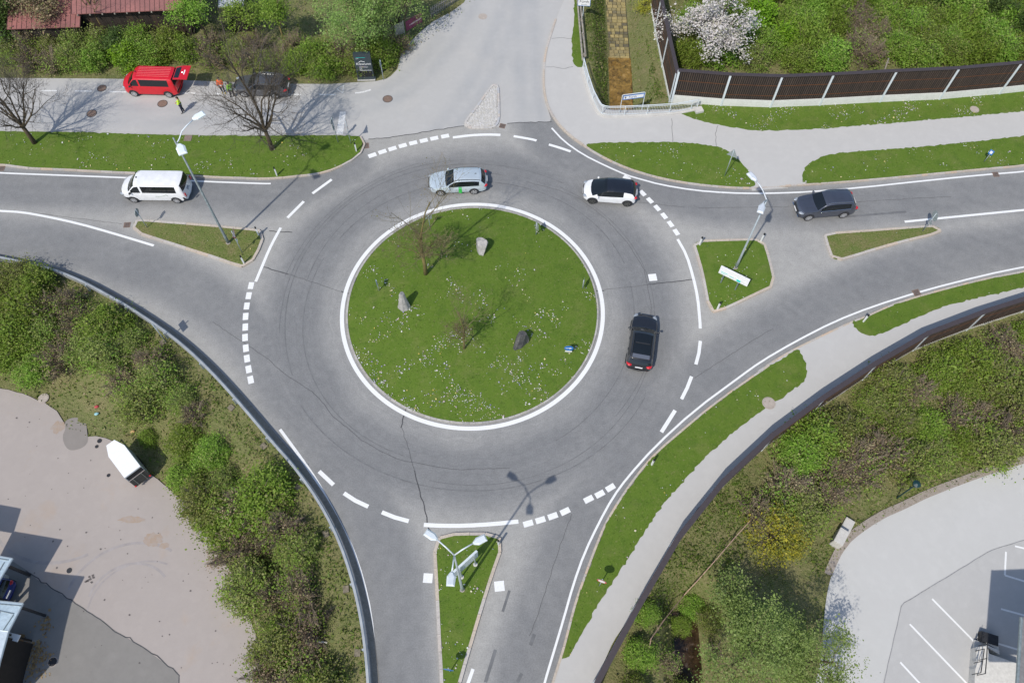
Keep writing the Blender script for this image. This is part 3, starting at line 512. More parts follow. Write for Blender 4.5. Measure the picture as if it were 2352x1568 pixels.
# ---- dirt, scuffs and spots on the brown yard; gravel edge of the pale yard
M_scuff = solid('yard_scuff', (.345, .312, .300), .95, var=.12, vscale=2); mb = MB(); PY_ = GL(K(3, 0, [(1000, 1000)]), ZL)[0]
for c_, r_, a0, a1, w in ((K1(3, 0, 1150, 830), 2.6, 40, 175, .16), (K1(3, 0, 1150, 830), 4.1, 60, 170, .18), (K1(3, 0, 1250, 900), 3.3, 70, 190, .12), (K1(3, 0, 600, -100), 5, 200, 300, .2)):
    c = G(c_, ZL); t = np.radians(np.linspace(a0, a1, 40)); ribbon(mb, c + r_ * np.stack([np.cos(t), np.sin(t) * .9], 1), w, ZL + .0035)
struct(mb.obj('yard_ground_strip', M_scuff)); mb = MB()
for _ in range(95):
    p = G((random.uniform(0, 560), random.uniform(930, 1568)), ZL)
    if inpoly([p], YLs)[0]: r_ = random.choice([.03, .03, .04, .05, .07]); n = 7; mb.add([(p[0] + r_ * random.uniform(.6, 1.2) * math.cos(2 * PI * k / n), p[1] + r_ * random.uniform(.6, 1.2) * math.sin(2 * PI * k / n), ZL + .013) for k in range(n)], [tuple(range(n))])
for c_ in ((800, 620), (830, 605), (785, 655), (820, 668), (805, 640), (770, 660), (835, 625)):
    p = G(K1(3, 0, *c_), ZL); n = 8; mb.add([(p[0] + .11 * random.uniform(.6, 1.2) * math.cos(2 * PI * k / n), p[1] + .08 * random.uniform(.6, 1.2) * math.sin(2 * PI * k / n), ZL + .014) for k in range(n)], [tuple(range(n))])
struct(mb.obj('yard_ground_strip', solid('oil_spot', (.12, .105, .1), .8, var=.2))); mb = MB()
for c_, rx, ry in (((1370, 285), .62, .5), ((1180, 110), .9, .25), ((520, -720), .5, .5), ((1470, 340), .35, .2)):
    p = G(K1(3, 0, *c_), ZL); n = 26; mb.add([(p[0] + rx * random.uniform(.7, 1.15) * math.cos(2 * PI * k / n), p[1] + ry * random.uniform(.7, 1.15) * math.sin(2 * PI * k / n), ZL + .0045) for k in range(n)], [tuple(range(n))])
struct(mb.obj('yard_ground_strip', ground_mat('rust_stain', [(3, [(.3, (.375, .325, .295)), (.7, (.37, .27, .19))], 1)], .95)))
e_ = resample(YR, .4); e_ = e_[(e_[:, 0] < 60)]; mb = MB(); e_ = e_[e_[:, 1] > G((1905, 1330), ZR)[1]]; k_ = offset_line(e_, .2 if area2(YR) < 0 else -.2); ribbon(mb, k_, .5, ZR + .02); struct(mb.obj('yard_edge_strip', ground_mat('edge_gravel', [(5, [(.3, (.25, .2, .165)), (.7, (.4, .35, .3))], 1), (22, [(.3, (.16, .13, .1)), (.7, (.46, .42, .38))], .5)], .95)))
# ================================================================== VEGETATION
LF = {
 'fresh': leaf_mat('leaf_fresh', [(0.137, 0.237, 0.025), (0.200, 0.327, 0.040), (0.272, 0.400, 0.054), (0.165, 0.282, 0.032), (0.309, 0.409, 0.082)]),
 'olive': leaf_mat('leaf_olive', [(0.157, 0.215, 0.044), (0.238, 0.282, 0.067), (0.293, 0.337, 0.079), (0.192, 0.226, 0.067), (0.337, 0.337, 0.125)]),
 'dark': leaf_mat('leaf_dark', [(0.052, 0.095, 0.020), (0.077, 0.138, 0.025), (0.103, 0.163, 0.034), (0.061, 0.103, 0.025)], .2),
 'lime': leaf_mat('leaf_lime', [(0.175, 0.300, 0.015), (0.237, 0.362, 0.025), (0.138, 0.250, 0.013), (0.200, 0.312, 0.019)]),
 'yellow': leaf_mat('leaf_yellow', [(0.454, 0.405, 0.032), (0.324, 0.324, 0.049), (0.194, 0.227, 0.049), (0.551, 0.470, 0.049), (0.243, 0.259, 0.065)]),
 'pale': leaf_mat('leaf_pale', [(0.204, 0.297, 0.070), (0.266, 0.366, 0.093), (0.156, 0.242, 0.055), (0.312, 0.391, 0.133)]),
 'bud': leaf_mat('leaf_bud', [(0.192, 0.156, 0.072), (0.240, 0.198, 0.096), (0.156, 0.144, 0.060), (0.204, 0.204, 0.072)]),
 'brown': leaf_mat('leaf_brown', [(0.254, 0.180, 0.106), (0.338, 0.254, 0.158), (0.211, 0.180, 0.106), (0.232, 0.232, 0.085)], .15),
 'blossom': leaf_mat('blossom_white', [(0.720, 0.680, 0.660), (0.800, 0.770, 0.740), (0.620, 0.560, 0.540), (0.780, 0.740, 0.720), (0.340, 0.360, 0.200), (0.700, 0.640, 0.620)], .25),
}
M_twig = solid('twig_bark', (.20, .16, .12), .9, var=.35, vscale=3)
M_twigD = solid('dark_bark', (.085, .07, .055), .9, var=.35, vscale=5)
M_twigY = solid('olive_bark', (.165, .135, .075), .9, var=.35, vscale=4)
def bark(name, a, b):
    return ground_mat(name, [(3, [(.35, a), (.65, b)], 1), (14, [(.3, tuple(k * .6 for k in a)), (.7, b)], .5)], .95, (.9, .03, 18))
M_bark = bark('tree_bark', (.06, .045, .03), (.13, .10, .06)); M_barkL = bark('lichen_bark', (.16, .12, .06), (.24, .2, .07))
def quads(name, cen, size, mat_, up=.35, aspect=(.55, 1.0), par=None, droop=None):
    cen = np.asarray(cen, float); n = len(cen); a = rng.normal(0, 1, (n, 3)); a[:, 2] *= (1 - up)
    if droop is not None: a = a * .5 + droop
    a /= np.linalg.norm(a, axis=1)[:, None]; nz = rng.normal(0, 1, (n, 3)); nz[:, 2] = np.abs(nz[:, 2]) + up * 3
    b = np.cross(nz, a); b /= np.maximum(np.linalg.norm(b, axis=1), 1e-6)[:, None]
    l = (size * np.clip(rng.lognormal(0, .35, n), .45, 2.2))[:, None]; w = l * rng.uniform(aspect[0], aspect[1], n)[:, None]
    V = np.empty((n, 4, 3)); V[:, 0] = cen - a * l / 2; V[:, 1] = cen + b * w / 2; V[:, 2] = cen + a * l / 2; V[:, 3] = cen - b * w / 2
    me = bpy.data.meshes.new(name); me.vertices.add(4 * n); me.vertices.foreach_set('co', V.astype(np.float32).ravel()); me.loops.add(4 * n); me.loops.foreach_set('vertex_index', np.arange(4 * n, dtype=np.int32))
    me.polygons.add(n); me.polygons.foreach_set('loop_start', np.arange(0, 4 * n, 4, dtype=np.int32)); me.polygons.foreach_set('loop_total', np.full(n, 4, np.int32))
    me.materials.append(mat_); me.update(calc_edges=True); me.validate(); return me
def dome_pts(n, r, h, clumps, spread, inner=.45, flat=1.0):
    th = rng.uniform(0, 2 * PI, clumps); cz = rng.uniform(.05, 1, clumps); rr = rng.uniform(inner, 1.0, clumps) ** .7
    q = np.sqrt(1 - cz ** 2 * .96); C = np.stack([np.cos(th) * q * r * rr, np.sin(th) * q * r * rr, .12 * h + cz * rr * h * .88], 1)
    k = rng.integers(0, clumps, n); wt = rng.uniform(.55, 1.5, clumps)
    P = C[k] + rng.normal(0, 1, (n, 3)) * (spread * wt[k])[:, None] * np.array([1, 1, .75 * flat]); P[:, 2] = np.maximum(P[:, 2], .04); return P, C
def stems_mesh(name, r, h, n, mat_, rad=.017, C=None, twigs=2):
    mb = MB()
    for i in range(n):
        if C is not None: e = Vector(C[i % len(C)]) * random.uniform(.95, 1.28)
        else:
            a = random.uniform(0, 2 * PI); q = random.uniform(.2, 1) ** .6; e = Vector((math.cos(a) * r * q, math.sin(a) * r * q, h * (1.08 - .55 * q * q) * random.uniform(.8, 1.1)))
        b = Vector((random.uniform(-.25, .25) * r, random.uniform(-.25, .25) * r, -.15)); m = b.lerp(e, .5) + Vector((random.uniform(-.15, .15) * r, random.uniform(-.15, .15) * r, .12 * h))
        mb.tube([b, m, e], [rad * 1.3, rad, rad * .45], 3, cap=False)
        for _ in range(twigs):
            s = b.lerp(m, .6).lerp(e, random.uniform(.2, .95)); d = (e - b).normalized() + Vector((random.uniform(-1, 1), random.uniform(-1, 1), random.uniform(-.2, .8))) * .8
            mb.tube([s, s + d.normalized() * random.uniform(.25, .6) * h * .35], [rad * .6, rad * .3], 3, cap=False)
    return mb.mesh(name, mat_)
BUSH = {}
def bush_kind(key, leaf, n, size, r, h, clumps, spread, stems, twig, nvar=2, up=.35, asp=(.5, .9), extra=None, twigs=2, droop=None, rad=.017):
    BUSH[key] = []
    for i in range(nvar):
        P, C = dome_pts(n, r, h, clumps, spread)
        lm = quads('crown_' + key, P, size, LF[leaf], up, asp, droop=droop)
        if extra:
            P2, _ = dome_pts(extra[1], r * 1.02, h * 1.03, clumps, spread); l2 = quads('tmp', P2, extra[2], LF[extra[0]], up, asp)
            o1 = bpy.data.objects.new('a', lm); bm = bmesh.new(); bm.from_mesh(lm); off = len(bm.faces); bm.from_mesh(l2); bm.faces.ensure_lookup_table()
            for f in bm.faces[off:]: f.material_index = 1
            bm.to_mesh(lm); bm.free(); lm.materials.append(LF[extra[0]]); bpy.data.objects.remove(o1); bpy.data.meshes.remove(l2)
        BUSH[key].append((lm, stems_mesh('stems_' + key, r, h, stems, twig, rad, C, twigs)))
bush_kind('fresh', 'fresh', 7500, .098, 1.5, 2.1, 60, .25, 80, M_twig, 3, extra=('olive', 1500, .09))
bush_kind('olive', 'olive', 5600, .088, 1.5, 2.1, 60, .26, 150, M_twig, 3, twigs=3, extra=('fresh', 1500, .09))
bush_kind('bare', 'brown', 1700, .07, 1.4, 2.0, 40, .28, 330, M_twig, 2, twigs=4, extra=('fresh', 650, .085), rad=.014)
bush_kind('dark', 'dark', 5600, .11, 1.4, 2.2, 40, .24, 40, M_twigD, 2)
bush_kind('lime', 'lime', 3600, .15, 1.4, 2.3, 34, .22, 40, M_twig, 1)
bush_kind('yellow', 'yellow', 4200, .1, 1.5, 1.9, 46, .25, 110, M_twig, 1, twigs=3)
bush_kind('willow', 'fresh', 5200, .24, 1.7, 2.2, 46, .3, 60, M_twigY, 2, asp=(.16, .28), droop=np.array([.1, -.25, -.75]), up=.1)
KINDTXT = {'fresh': 'leafy fresh green shrub', 'olive': 'olive green shrub', 'bare': 'brown twiggy shrub', 'dark': 'dense dark green shrub', 'lime': 'bright lime green shrub', 'yellow': 'yellow flowering shrub', 'willow': 'drooping narrow leaved shrub'}
SHRUBS = []
def shrub(key, loc, s, area, hs=1.0):
    lm, sm = random.choice(BUSH[key]); o = thing('shrub', '', 'shrub', loc, random.uniform(0, 2 * PI)); k = s; o.scale = (k, k, k * hs)
    link('crown', lm, o); link('stems', sm, o); SHRUBS.append((o, key, area)); return o
def fill(area, poly, spacing, weights, smin, smax, avoid=(), keep=None, hs=1.0):
    poly = np.asarray(poly, float); lo, hi = poly.min(0), poly.max(0); acc = []
    Qs = rng.uniform(lo, hi, (1500, 2)); Qs = Qs[inpoly(Qs, poly)]; Zs = np.zeros(len(Qs))
    for _ in range(5): Gs = np.array([G(q, z) for q, z in zip(Qs, Zs)]); Zs = hgt(Gs)
    for q, g, gz in zip(Qs, Gs, Zs):
        if area in ('right', 'low') and (dline([g], NBL)[0] < 1.55 or not inpoly([g], RRP)[0]): continue
        if any(np.hypot(*(g - a)) < spacing for a in acc): continue
        if any(np.hypot(*(g - np.array(a[:2]))) < a[2] for a in avoid): continue
        acc.append(g); w = weights(q); keys = list(w); key = random.choices(keys, [w[k] for k in keys])[0]
        shrub(key, (g[0], g[1], gz - .05), random.uniform(smin, smax), area, hs * random.uniform(.85, 1.2))
near = lambda q, c, r: math.hypot(q[0] - c[0], q[1] - c[1]) < r
def wL(q):
    if q[0] < 110 and q[1] < 900: return {'fresh': .75, 'olive': .25}
    if near(q, (270, 790), 150): return {'bare': .45, 'olive': .45, 'fresh': .1}
    if q[0] > 560 and q[1] > 1250: return {'bare': .5, 'olive': .35, 'fresh': .15}
    if q[1] > 820: return {'fresh': .42, 'olive': .38, 'bare': .2}
    return {'fresh': .35, 'olive': .45, 'bare': .2}
def wR(q):
    for c, r in (((1985, 1040), 75), ((2080, 910), 60), ((2280, 930), 80), ((1880, 1110), 45), ((2160, 1000), 40)):
        if near(q, c, r): return {'bare': .75, 'olive': .25}
    return {'fresh': .48, 'olive': .36, 'bare': .16}
def wT(q):
    if q[0] > 480 and q[0] < 640: return {'bare': .45, 'olive': .4, 'fresh': .15}
    return {'fresh': .3, 'olive': .5, 'bare': .15, 'dark': .05}
def wG(q):
    if near(q, (1985, 110), 55): return {'bare': 1}
    if near(q, (1770, 60), 90): return {'lime': .5, 'fresh': .5}
    if near(q, (1890, 30), 90): return {'willow': 1}
    if q[0] > 2130: return {'willow': .35, 'dark': .3, 'fresh': .35}
    return {'fresh': .7, 'olive': .25, 'willow': .05}
TRAIL = G(K1(2, 0, 1150, 1250), ZL)
fill('left', [(-60, 640), (40, 650), (110, 655), (180, 690), (250, 735), (320, 790), (375, 850), (420, 905), (470, 960), (530, 1025), (580, 1085), (630, 1150), (675, 1230), (708, 1310), (730, 1400), (742, 1500), (745, 1640), (640, 1640), (628, 1560), (620, 1490), (597, 1400), (562, 1310), (525, 1235), (485, 1175), (440, 1120), (395, 1070), (365, 1010), (335, 955), (290, 915), (200, 890), (120, 875), (40, 860), (-60, 845)], 1.5, wL, .75, 1.3, avoid=[(TRAIL[0] + 1.5, TRAIL[1] + 1.2, 2.6)])
fill('right', [(1700, 1115), (1760, 1062), (1830, 1003), (1930, 925), (2040, 850), (2160, 800), (2300, 762), (2440, 720), (2440, 970), (2330, 1020), (2200, 1050), (2080, 1070), (1960, 1105), (1880, 1165), (1800, 1215), (1720, 1205), (1680, 1150)], 1.62, wR, .8, 1.25)
fill('low', [(1400, 1470), (1440, 1430), (1490, 1440), (1530, 1500), (1550, 1600), (1520, 1640), (1380, 1640)], 1.5, lambda q: {'fresh': .6, 'bare': .3, 'olive': .1}, .6, .9)
fill('hedge', [(-60, 120), (240, 112), (480, 116), (680, 122), (820, 118), (900, 90), (930, 110), (895, 150), (860, 172), (790, 168), (680, 163), (560, 158), (430, 148), (280, 155), (120, 158), (-60, 155)], 1.5, wT, .8, 1.1)
fill('garden', [(1580, 150), (1700, 160), (2050, 150), (2440, 120), (2440, -90), (1640, -90), (1600, 20)], 1.7, wG, .85, 1.3)
for key, p, s, ar in (('lime', (302, 150), .95, 'hedge'), ('lime', (290, 140), .8, 'hedge'), ('yellow', (1765, 1235), 1.15, 'right'), ('yellow', (1800, 1215), .95, 'right'), ('yellow', (2040, -30), .8, 'garden'), ('yellow', (1478, 20), .6, 'garden'), ('yellow', (1815, 1250), .7, 'right'), ('dark', (2110, -5), 1.2, 'garden'),
                      ('fresh', (430, 1050), .5, 'left'), ('fresh', (1480, 1410), .5, 'low'), ('fresh', (1588, 1395), .55, 'low'), ('olive', (1630, 1425), .6, 'low'), ('fresh', (1560, 1440), .45, 'low'), ('bare', (1640, 1500), .5, 'low'), ('fresh', (345, 1010), .45, 'left'), ('bare', (1955, 1065), 1.3, 'right'), ('dark', (20, 90), 1.5, 'hedge'), ('dark', (70, 70), 1.4, 'hedge')):
    shrub(key, T(p, -.05), s, ar)
# ---- labels that single a shrub out: by kind and by how near it stands to something one can find
LMK = {'left': [((250, 680), 'guardrail bend'), ((165, 985), 'round asphalt patch in the yard'), ((290, 1060), 'white box trailer'), ((660, 1485), 'grey plate on the bank'), ((360, 760), 'sign behind the guardrail'), ((540, 1300), 'edge of the brown yard'), ((0, 700), 'picture edge below the guardrail'), ((640, 1130), 'guardrail above the bank')],
       'right': [((2104, 1105), 'dark green lamp post'), ((1932, 1225), 'concrete blocks'), ((1850, 960), 'lower noise barrier'), ((2320, 720), 'far post of the lower noise barrier'), ((1700, 1215), 'handrail in the bank grass'), ((2330, 1010), 'upper edge of the pale yard'), ((2100, 800), 'upper half of the lower noise barrier')],
       'low': [((1590, 1480), 'dark brook'), ((1420, 1460), 'end of the lower noise barrier')],
       'hedge': [((360, 165), 'red van'), ((620, 175), 'parked dark estate car'), ((838, 165), 'black information pylon'), ((460, 70), 'wooden barn wall'), ((60, 160), 'start of the side road hedge'), ((160, 70), 'barn lean-to')],
       'garden': [((1590, 80), 'white blossom tree'), ((1950, 160), 'middle of the noise barrier'), ((2320, 150), 'far end of the noise barrier'), ((1700, 0), 'picture edge beside the blossom tree'), ((2050, 60), 'wooden stake in the garden'), ((2250, -30), 'dark conifer')]}
ORD = ['nearest', 'second nearest', 'third nearest', 'fourth nearest', 'fifth nearest', 'sixth nearest', 'seventh nearest', 'eighth nearest', 'ninth nearest', 'tenth nearest', 'eleventh nearest', 'twelfth nearest', 'thirteenth nearest', 'fourteenth nearest', 'fifteenth nearest', 'sixteenth nearest']
def label_shrubs():
    by = {}
    for o, key, area in SHRUBS:
        L_ = [(math.hypot(o.location.x - T(p).x, o.location.y - T(p).y), t) for p, t in LMK[area]]; d, t = min(L_); by.setdefault((key, t), []).append((d, o))
    for (key, t), l in by.items():
        for i, (d, o) in enumerate(sorted(l, key=lambda q: q[0])):
            o['label'] = f"{KINDTXT[key]} {ORD[min(i, 15)]} to the {t}"; o['group'] = f"shrubs by the {t}"
label_shrubs()
# ---- trees
def grow(segs, p, d, length, r, lvl, maxl, tips, bend=.18, up=.12, kids=(4, 5), ang=(.5, 1.0), shrink=(.5, .75), start=.3, rr=.55):
    n = 5 if lvl < 2 else 3; pts = [p]; rad = [r]; q = p.copy(); dd = d.normalized()
    for i in range(n):
        dd = (dd + Vector((random.gauss(0, bend), random.gauss(0, bend), random.gauss(0, bend) + up))).normalized(); q = q + dd * length / n; pts.append(q.copy()); rad.append(max(.006, r * (1 - .7 * (i + 1) / n)))
    segs.append((lvl, pts, rad)); tips.append((q.copy(), dd.copy(), lvl))
    if lvl >= maxl: return
    for k in range(random.randint(*kids)):
        t = start + (1 - start) * (k + random.random()) / kids[1]; t = min(t, .97); i = min(int(t * n), n - 1); s = pts[i].lerp(pts[i + 1], t * n - i)
        ax = dd.orthogonal().normalized(); ax.rotate(Matrix.Rotation(random.uniform(0, 2 * PI), 3, dd)); nd = (pts[i + 1] - pts[i]).normalized() * math.cos(a_ := random.uniform(*ang)) + ax * math.sin(a_)
        grow(segs, s, nd, length * random.uniform(*shrink) * (1.15 - .4 * t), max(.007, rad[i] * rr), lvl + 1, maxl, tips, bend, up, kids, ang, shrink, start, rr)
def tree(name, label, loc, height, limbs, fork, tr, limb_len, spread, mats, leaf=None, nleaf=0, lsize=.1, lspread=.25, maxl=3, group=None, seed=1, lean=(0, 0), leafup=.35, asp=(.5, .9), kids=(4, 5), up=.1, scatter=1.0, leader=True, limb_r=1.0):
    st = random.getstate(); random.seed(seed); o = thing(name, label, 'tree', loc, 0, group); segs = []; tips = []
    top = Vector((lean[0], lean[1], fork)); tp = [Vector((0, 0, -.2)), Vector((lean[0] * .4 + .03, lean[1] * .4, fork * .5)), top]
    tb = MB(); tb.tube(tp, [tr * 1.25, tr, tr * .82], 8)
    for i in range(limbs):
        a = 2 * PI * (i + random.random() * .6) / limbs; s = spread * random.uniform(.7, 1.2); h0 = top.lerp(tp[1], random.uniform(0, .35))
        grow(segs, h0, Vector((math.cos(a) * s, math.sin(a) * s, 1)), limb_len * random.uniform(.8, 1.15), tr * random.uniform(.45, .6) * limb_r, 0, maxl, tips, up=up, kids=kids)
    if leader: grow(segs, top, Vector((0, 0, 1)), (height - fork) * .85, tr * .75, 0, maxl, tips, bend=.1, up=up, kids=kids)
    cb = MB()
    for lvl, pts, rad in segs: (tb if lvl <= 0 else cb).tube(pts, rad, 6 if lvl == 0 else (4 if lvl == 1 else 3), cap=False)
    tb.obj('trunk', mats[0], o, smooth=True); cb.obj('branches', mats[1], o)
    if leaf:
        C = np.array([tuple(t[0]) for t in tips if t[2] >= 1]); w = rng.uniform(.4, 1.6, len(C)); k = rng.choice(len(C), nleaf, p=w / w.sum()); P = C[k] + rng.normal(0, lspread, (nleaf, 3)) * np.array([1, 1, .8]); link('crown', quads('crown', P, lsize, LF[leaf], leafup, asp), o)
    random.setstate(st); return o
GV = 'bare trees on the verge'
tree('bare_tree', 'bare dark tree at the end of the long verge, trunk leaning over the side road', T((82, 332)), 8.6, 7, 2.3, .17, 4.2, 1.0, (M_bark, M_twigD), maxl=3, group=GV, seed=11, kids=(5, 7))
tree('bare_tree', 'bare wide spreading tree on the verge in front of the parked estate car', T((626, 346)), 11.2, 8, 2.6, .18, 5.0, .95, (M_bark, M_twigD), maxl=3, group=GV, seed=23, kids=(5, 7))
tree('budding_tree', 'taller budding tree with lichen trunk on the roundabout island', T((979, 637), .3), 9.4, 9, 2.7, .14, 2.3, .6, (M_barkL, M_twigY), 'bud', 2200, .065, .16, 3, 'trees on the roundabout island', 33, kids=(4, 5), limb_r=.62)
tree('budding_tree', 'smaller slender budding tree in the middle of the roundabout island', T((1067, 808), .45), 6.2, 7, 1.5, .075, 1.5, .45, (M_barkL, M_twigY), 'bud', 1500, .05, .14, 3, 'trees on the roundabout island', 39, kids=(3, 5), limb_r=.6)
tree('blossom_tree', 'tree covered in white blossom behind the corner of the noise barrier', T((1618, 135)), 6.6, 7, 1.3, .2, 2.9, 1.0, (M_bark, M_twigD), 'blossom', 9500, .13, .3, 2, None, 41, leafup=.5, asp=(.7, 1.1))
tree('blossom_tree', 'small sprig of white blossom reaching over the brook bank', T((1530, 105)), 3.6, 4, .8, .07, 1.6, 1.0, (M_bark, M_twigD), 'blossom', 1000, .12, .25, 2, None, 43, leafup=.5, asp=(.7, 1.1))
tree('leafy_tree', 'broad light green tree overhanging the junction beside the black pylon', T((838, 128)), 7.2, 9, 2.0, .16, 3.7, 1.0, (M_bark, M_twig), 'pale', 13000, .11, .36, 2, None, 47)
tree('leafy_tree', 'light green tree above the maroon banner at the junction', T((915, 90)), 6.2, 8, 1.6, .13, 3.2, 1.0, (M_bark, M_twig), 'pale', 11000, .11, .36, 2, None, 53)
tree('leafy_tree', 'fresh green tree at the barn corner by the grey roof', T((478, 95)), 6.6, 6, 2.4, .12, 2.0, .6, (M_bark, M_twig), 'fresh', 5200, .125, .32, 2, None, 59)
tree('leafy_tree', 'thin fresh green tree between barn and broad junction tree', T((655, 105)), 6.5, 5, 2.4, .1, 2.0, .6, (M_barkL, M_twig), 'fresh', 4200, .125, .32, 2, None, 61)
tree('leafy_tree', 'loose fresh green tree beside the small grey metal roof', T((590, 95)), 5.6, 5, 2.2, .09, 1.9, .6, (M_bark, M_twig), 'fresh', 3600, .125, .32, 2, None, 63)
tree('bare_tree', 'pale bare tree standing in front of the red barn roof', T((247, 88)), 7.2, 4, 2.8, .11, 2.6, .6, (M_barkL, M_twigY), maxl=2, group=None, seed=67)
tree('leafy_tree', 'brownish tree growing over the barn lean-to roof', T((135, 82)), 5.2, 7, 1.6, .12, 2.4, .9, (M_bark, M_twig), 'brown', 6500, .12, .35, 2, None, 71)
tree('leafy_tree', 'dark green tree in the far corner above the hedge', T((45, 70)), 6.0, 7, 1.4, .15, 2.4, .8, (M_bark, M_twig), 'dark', 7500, .13, .35, 2, None, 73)
tree('leafy_tree', 'large pale green tree between the brook and the parking yard', T((1705, 1490)), 6.6, 8, 1.6, .17, 2.9, 1.0, (M_bark, M_twigY), 'pale', 17000, .092, .3, 2, None, 79)
tree('leafy_tree', 'pale green tree at the edge of the pale yard, casting shade on it', T((1822, 1530)), 6.4, 6, 1.5, .12, 2.4, .9, (M_bark, M_twigY), 'pale', 9000, .092, .28, 2, None, 83)
tree('leafy_tree', 'bushy tree over the brook beside the lower noise barrier', T((1665, 1392)), 3.6, 5, 1.0, .08, 1.6, .9, (M_bark, M_twigY), 'pale', 2600, .11, .3, 2, None, 89)
def conifer(label, p, h, r, seed, tilt=.5):
    o = thing('conifer', label, 'tree', T(p)); tb = MB(); tb.tube([(0, 0, -.2), (0, 0, h)], [.16, .02], 7); tb.obj('trunk', M_bark, o); P = []; random.seed(seed)
    for i in range(900):
        z = random.uniform(.04, 1); a = random.uniform(0, 2 * PI); rr = r * (1 - z) ** .8 * random.uniform(.5, 1.08); n = 8
        for k in range(n): q = (k + 1) / n; P.append((math.cos(a) * rr * q, math.sin(a) * rr * q, h * z - rr * q * tilt * .5))
    P = np.array(P) + rng.normal(0, .07, (len(P), 3)); link('crown', quads('crown', P, .17, LF['dark'], .3, (.3, .5)), o)
conifer('dark spreading conifer at the far end of the garden', (2330, 95), 5.0, 2.4, 97); conifer('dark conifer behind the yellow flowering garden shrub', (2085, 30), 4.5, 1.6, 101)
conifer('small dark conifer between garden shrubs and noise barrier end', (2260, 60), 4.2, 1.8, 103)
# ---- grass blades, flowers, undergrowth
def scatter(poly, dens):
    poly = np.asarray(poly); lo, hi = np.maximum(poly.min(0), [-52, 3]), np.minimum(poly.max(0), [52, 68]); n = int((hi - lo).prod() * dens)
    P = rng.uniform(lo, hi, (max(n, 1), 2)); return P[inpoly(P, poly)]
def vis(P):
    d = np.c_[P, np.full(len(P), -CAMH)]; r = np.array(_c * RT + _s * UP); u = np.array(-_s * RT + _c * UP); w = d @ FW; x = IW / 2 + FPX * (d @ r) / w; y = IH / 2 - FPX * (d @ u) / w
    return (x > -80) & (x < IW + 80) & (y > -80) & (y < IH + 80)
BLM = leaf_mat('grass_blades', [(.065, .115, .014), (.095, .155, .02), (.125, .175, .028), (.08, .13, .016), (.17, .2, .05)], .3, .7)
BLD = leaf_mat('dry_grass_blades', [(.11, .14, .04), (.16, .17, .06), (.23, .2, .1), (.09, .125, .03)], .3, .7)
PB, PD = [], []; FL = []
for poly, z, zf, dens, m, fl in LAWN_AREAS:
    P = scatter(poly, 22); P = P[vis(P)]; zz = zf(P) if zf else np.full(len(P), z); (PD if m is M_dry else PB).append(np.c_[P, zz + .025])
    P = scatter(poly, 13 * fl); P = P[vis(P)]
    if len(P):
        v = vnoise(P, .9) + .6 * vnoise(P[:, ::-1] + 3, 2.3); P = P[v + (.45 * np.clip((28 - P[:, 1]) / 6, -1, 1) if zf else 0) > rng.uniform(-.05, 1.35, len(P))]; zz = zf(P) if zf else np.full(len(P), z); FL.append(np.c_[P, zz + .07])
def blades(P, m, size):
    me = quads('grass', P, size, m, .0, (.25, .5), droop=np.array([0, 0, .55])); return stuff(link('grass', me), 'short green grass blades covering the lawns', 'grass')
blades(np.vstack(PB), BLM, .085); o = blades(np.vstack(PD), BLD, .1); o['label'] = 'dry brownish grass on the narrow traffic islands'
FL = np.vstack(FL); FM = leaf_mat('meadow_flower', [(.8, .8, .76), (.75, .7, .5), (.72, .62, .12), (.78, .78, .74), (.45, .4, .62), (.7, .55, .55), (.8, .8, .78)], .2)
stuff(link('flowering_weeds', quads('flowering_weeds', FL, .082, FM, .8, (.6, 1.))), 'white, yellow and violet flowers scattered in the grass', 'flowers')
UP_ = leaf_mat('undergrowth_leaves', [(.12, .18, .032), (.17, .22, .042), (.26, .22, .11), (.1, .155, .026), (.2, .24, .06), (.34, .27, .165), (.14, .2, .036), (.17, .24, .038)], .3)
U = []
for poly, dens in ((LRP, 45), (RRP, 40), (GL([(-100, 172), (280, 174), (430, 170), (700, 178), (880, 182), (960, 110), (1090, 10), (1130, -60), (-100, -60)]), 22), (GL([(1462, -80), (1545, 235), (1600, 225), (2500, 180), (2500, -80)]), 26), (GL([(1345, -60), (1375, 235), (1420, 250), (1540, 240), (1480, -60)]), 40)):
    P = scatter(poly, dens); P = P[vis(P)]; ok = ~inpoly(P, YLs) & ~inpoly(P, YRs) & (dline(P, ST1) > 1.1) & (dline(P, ST2) > .95); P = P[ok]
    v = vnoise(P, .7) + .5 * vnoise(P[:, ::-1] + 5, 1.9); P = P[v > rng.uniform(-1.1, .9, len(P))]; U.append(np.c_[P, hgt(P) + rng.uniform(.01, .12, len(P))])
U = np.vstack(U)
BG = []
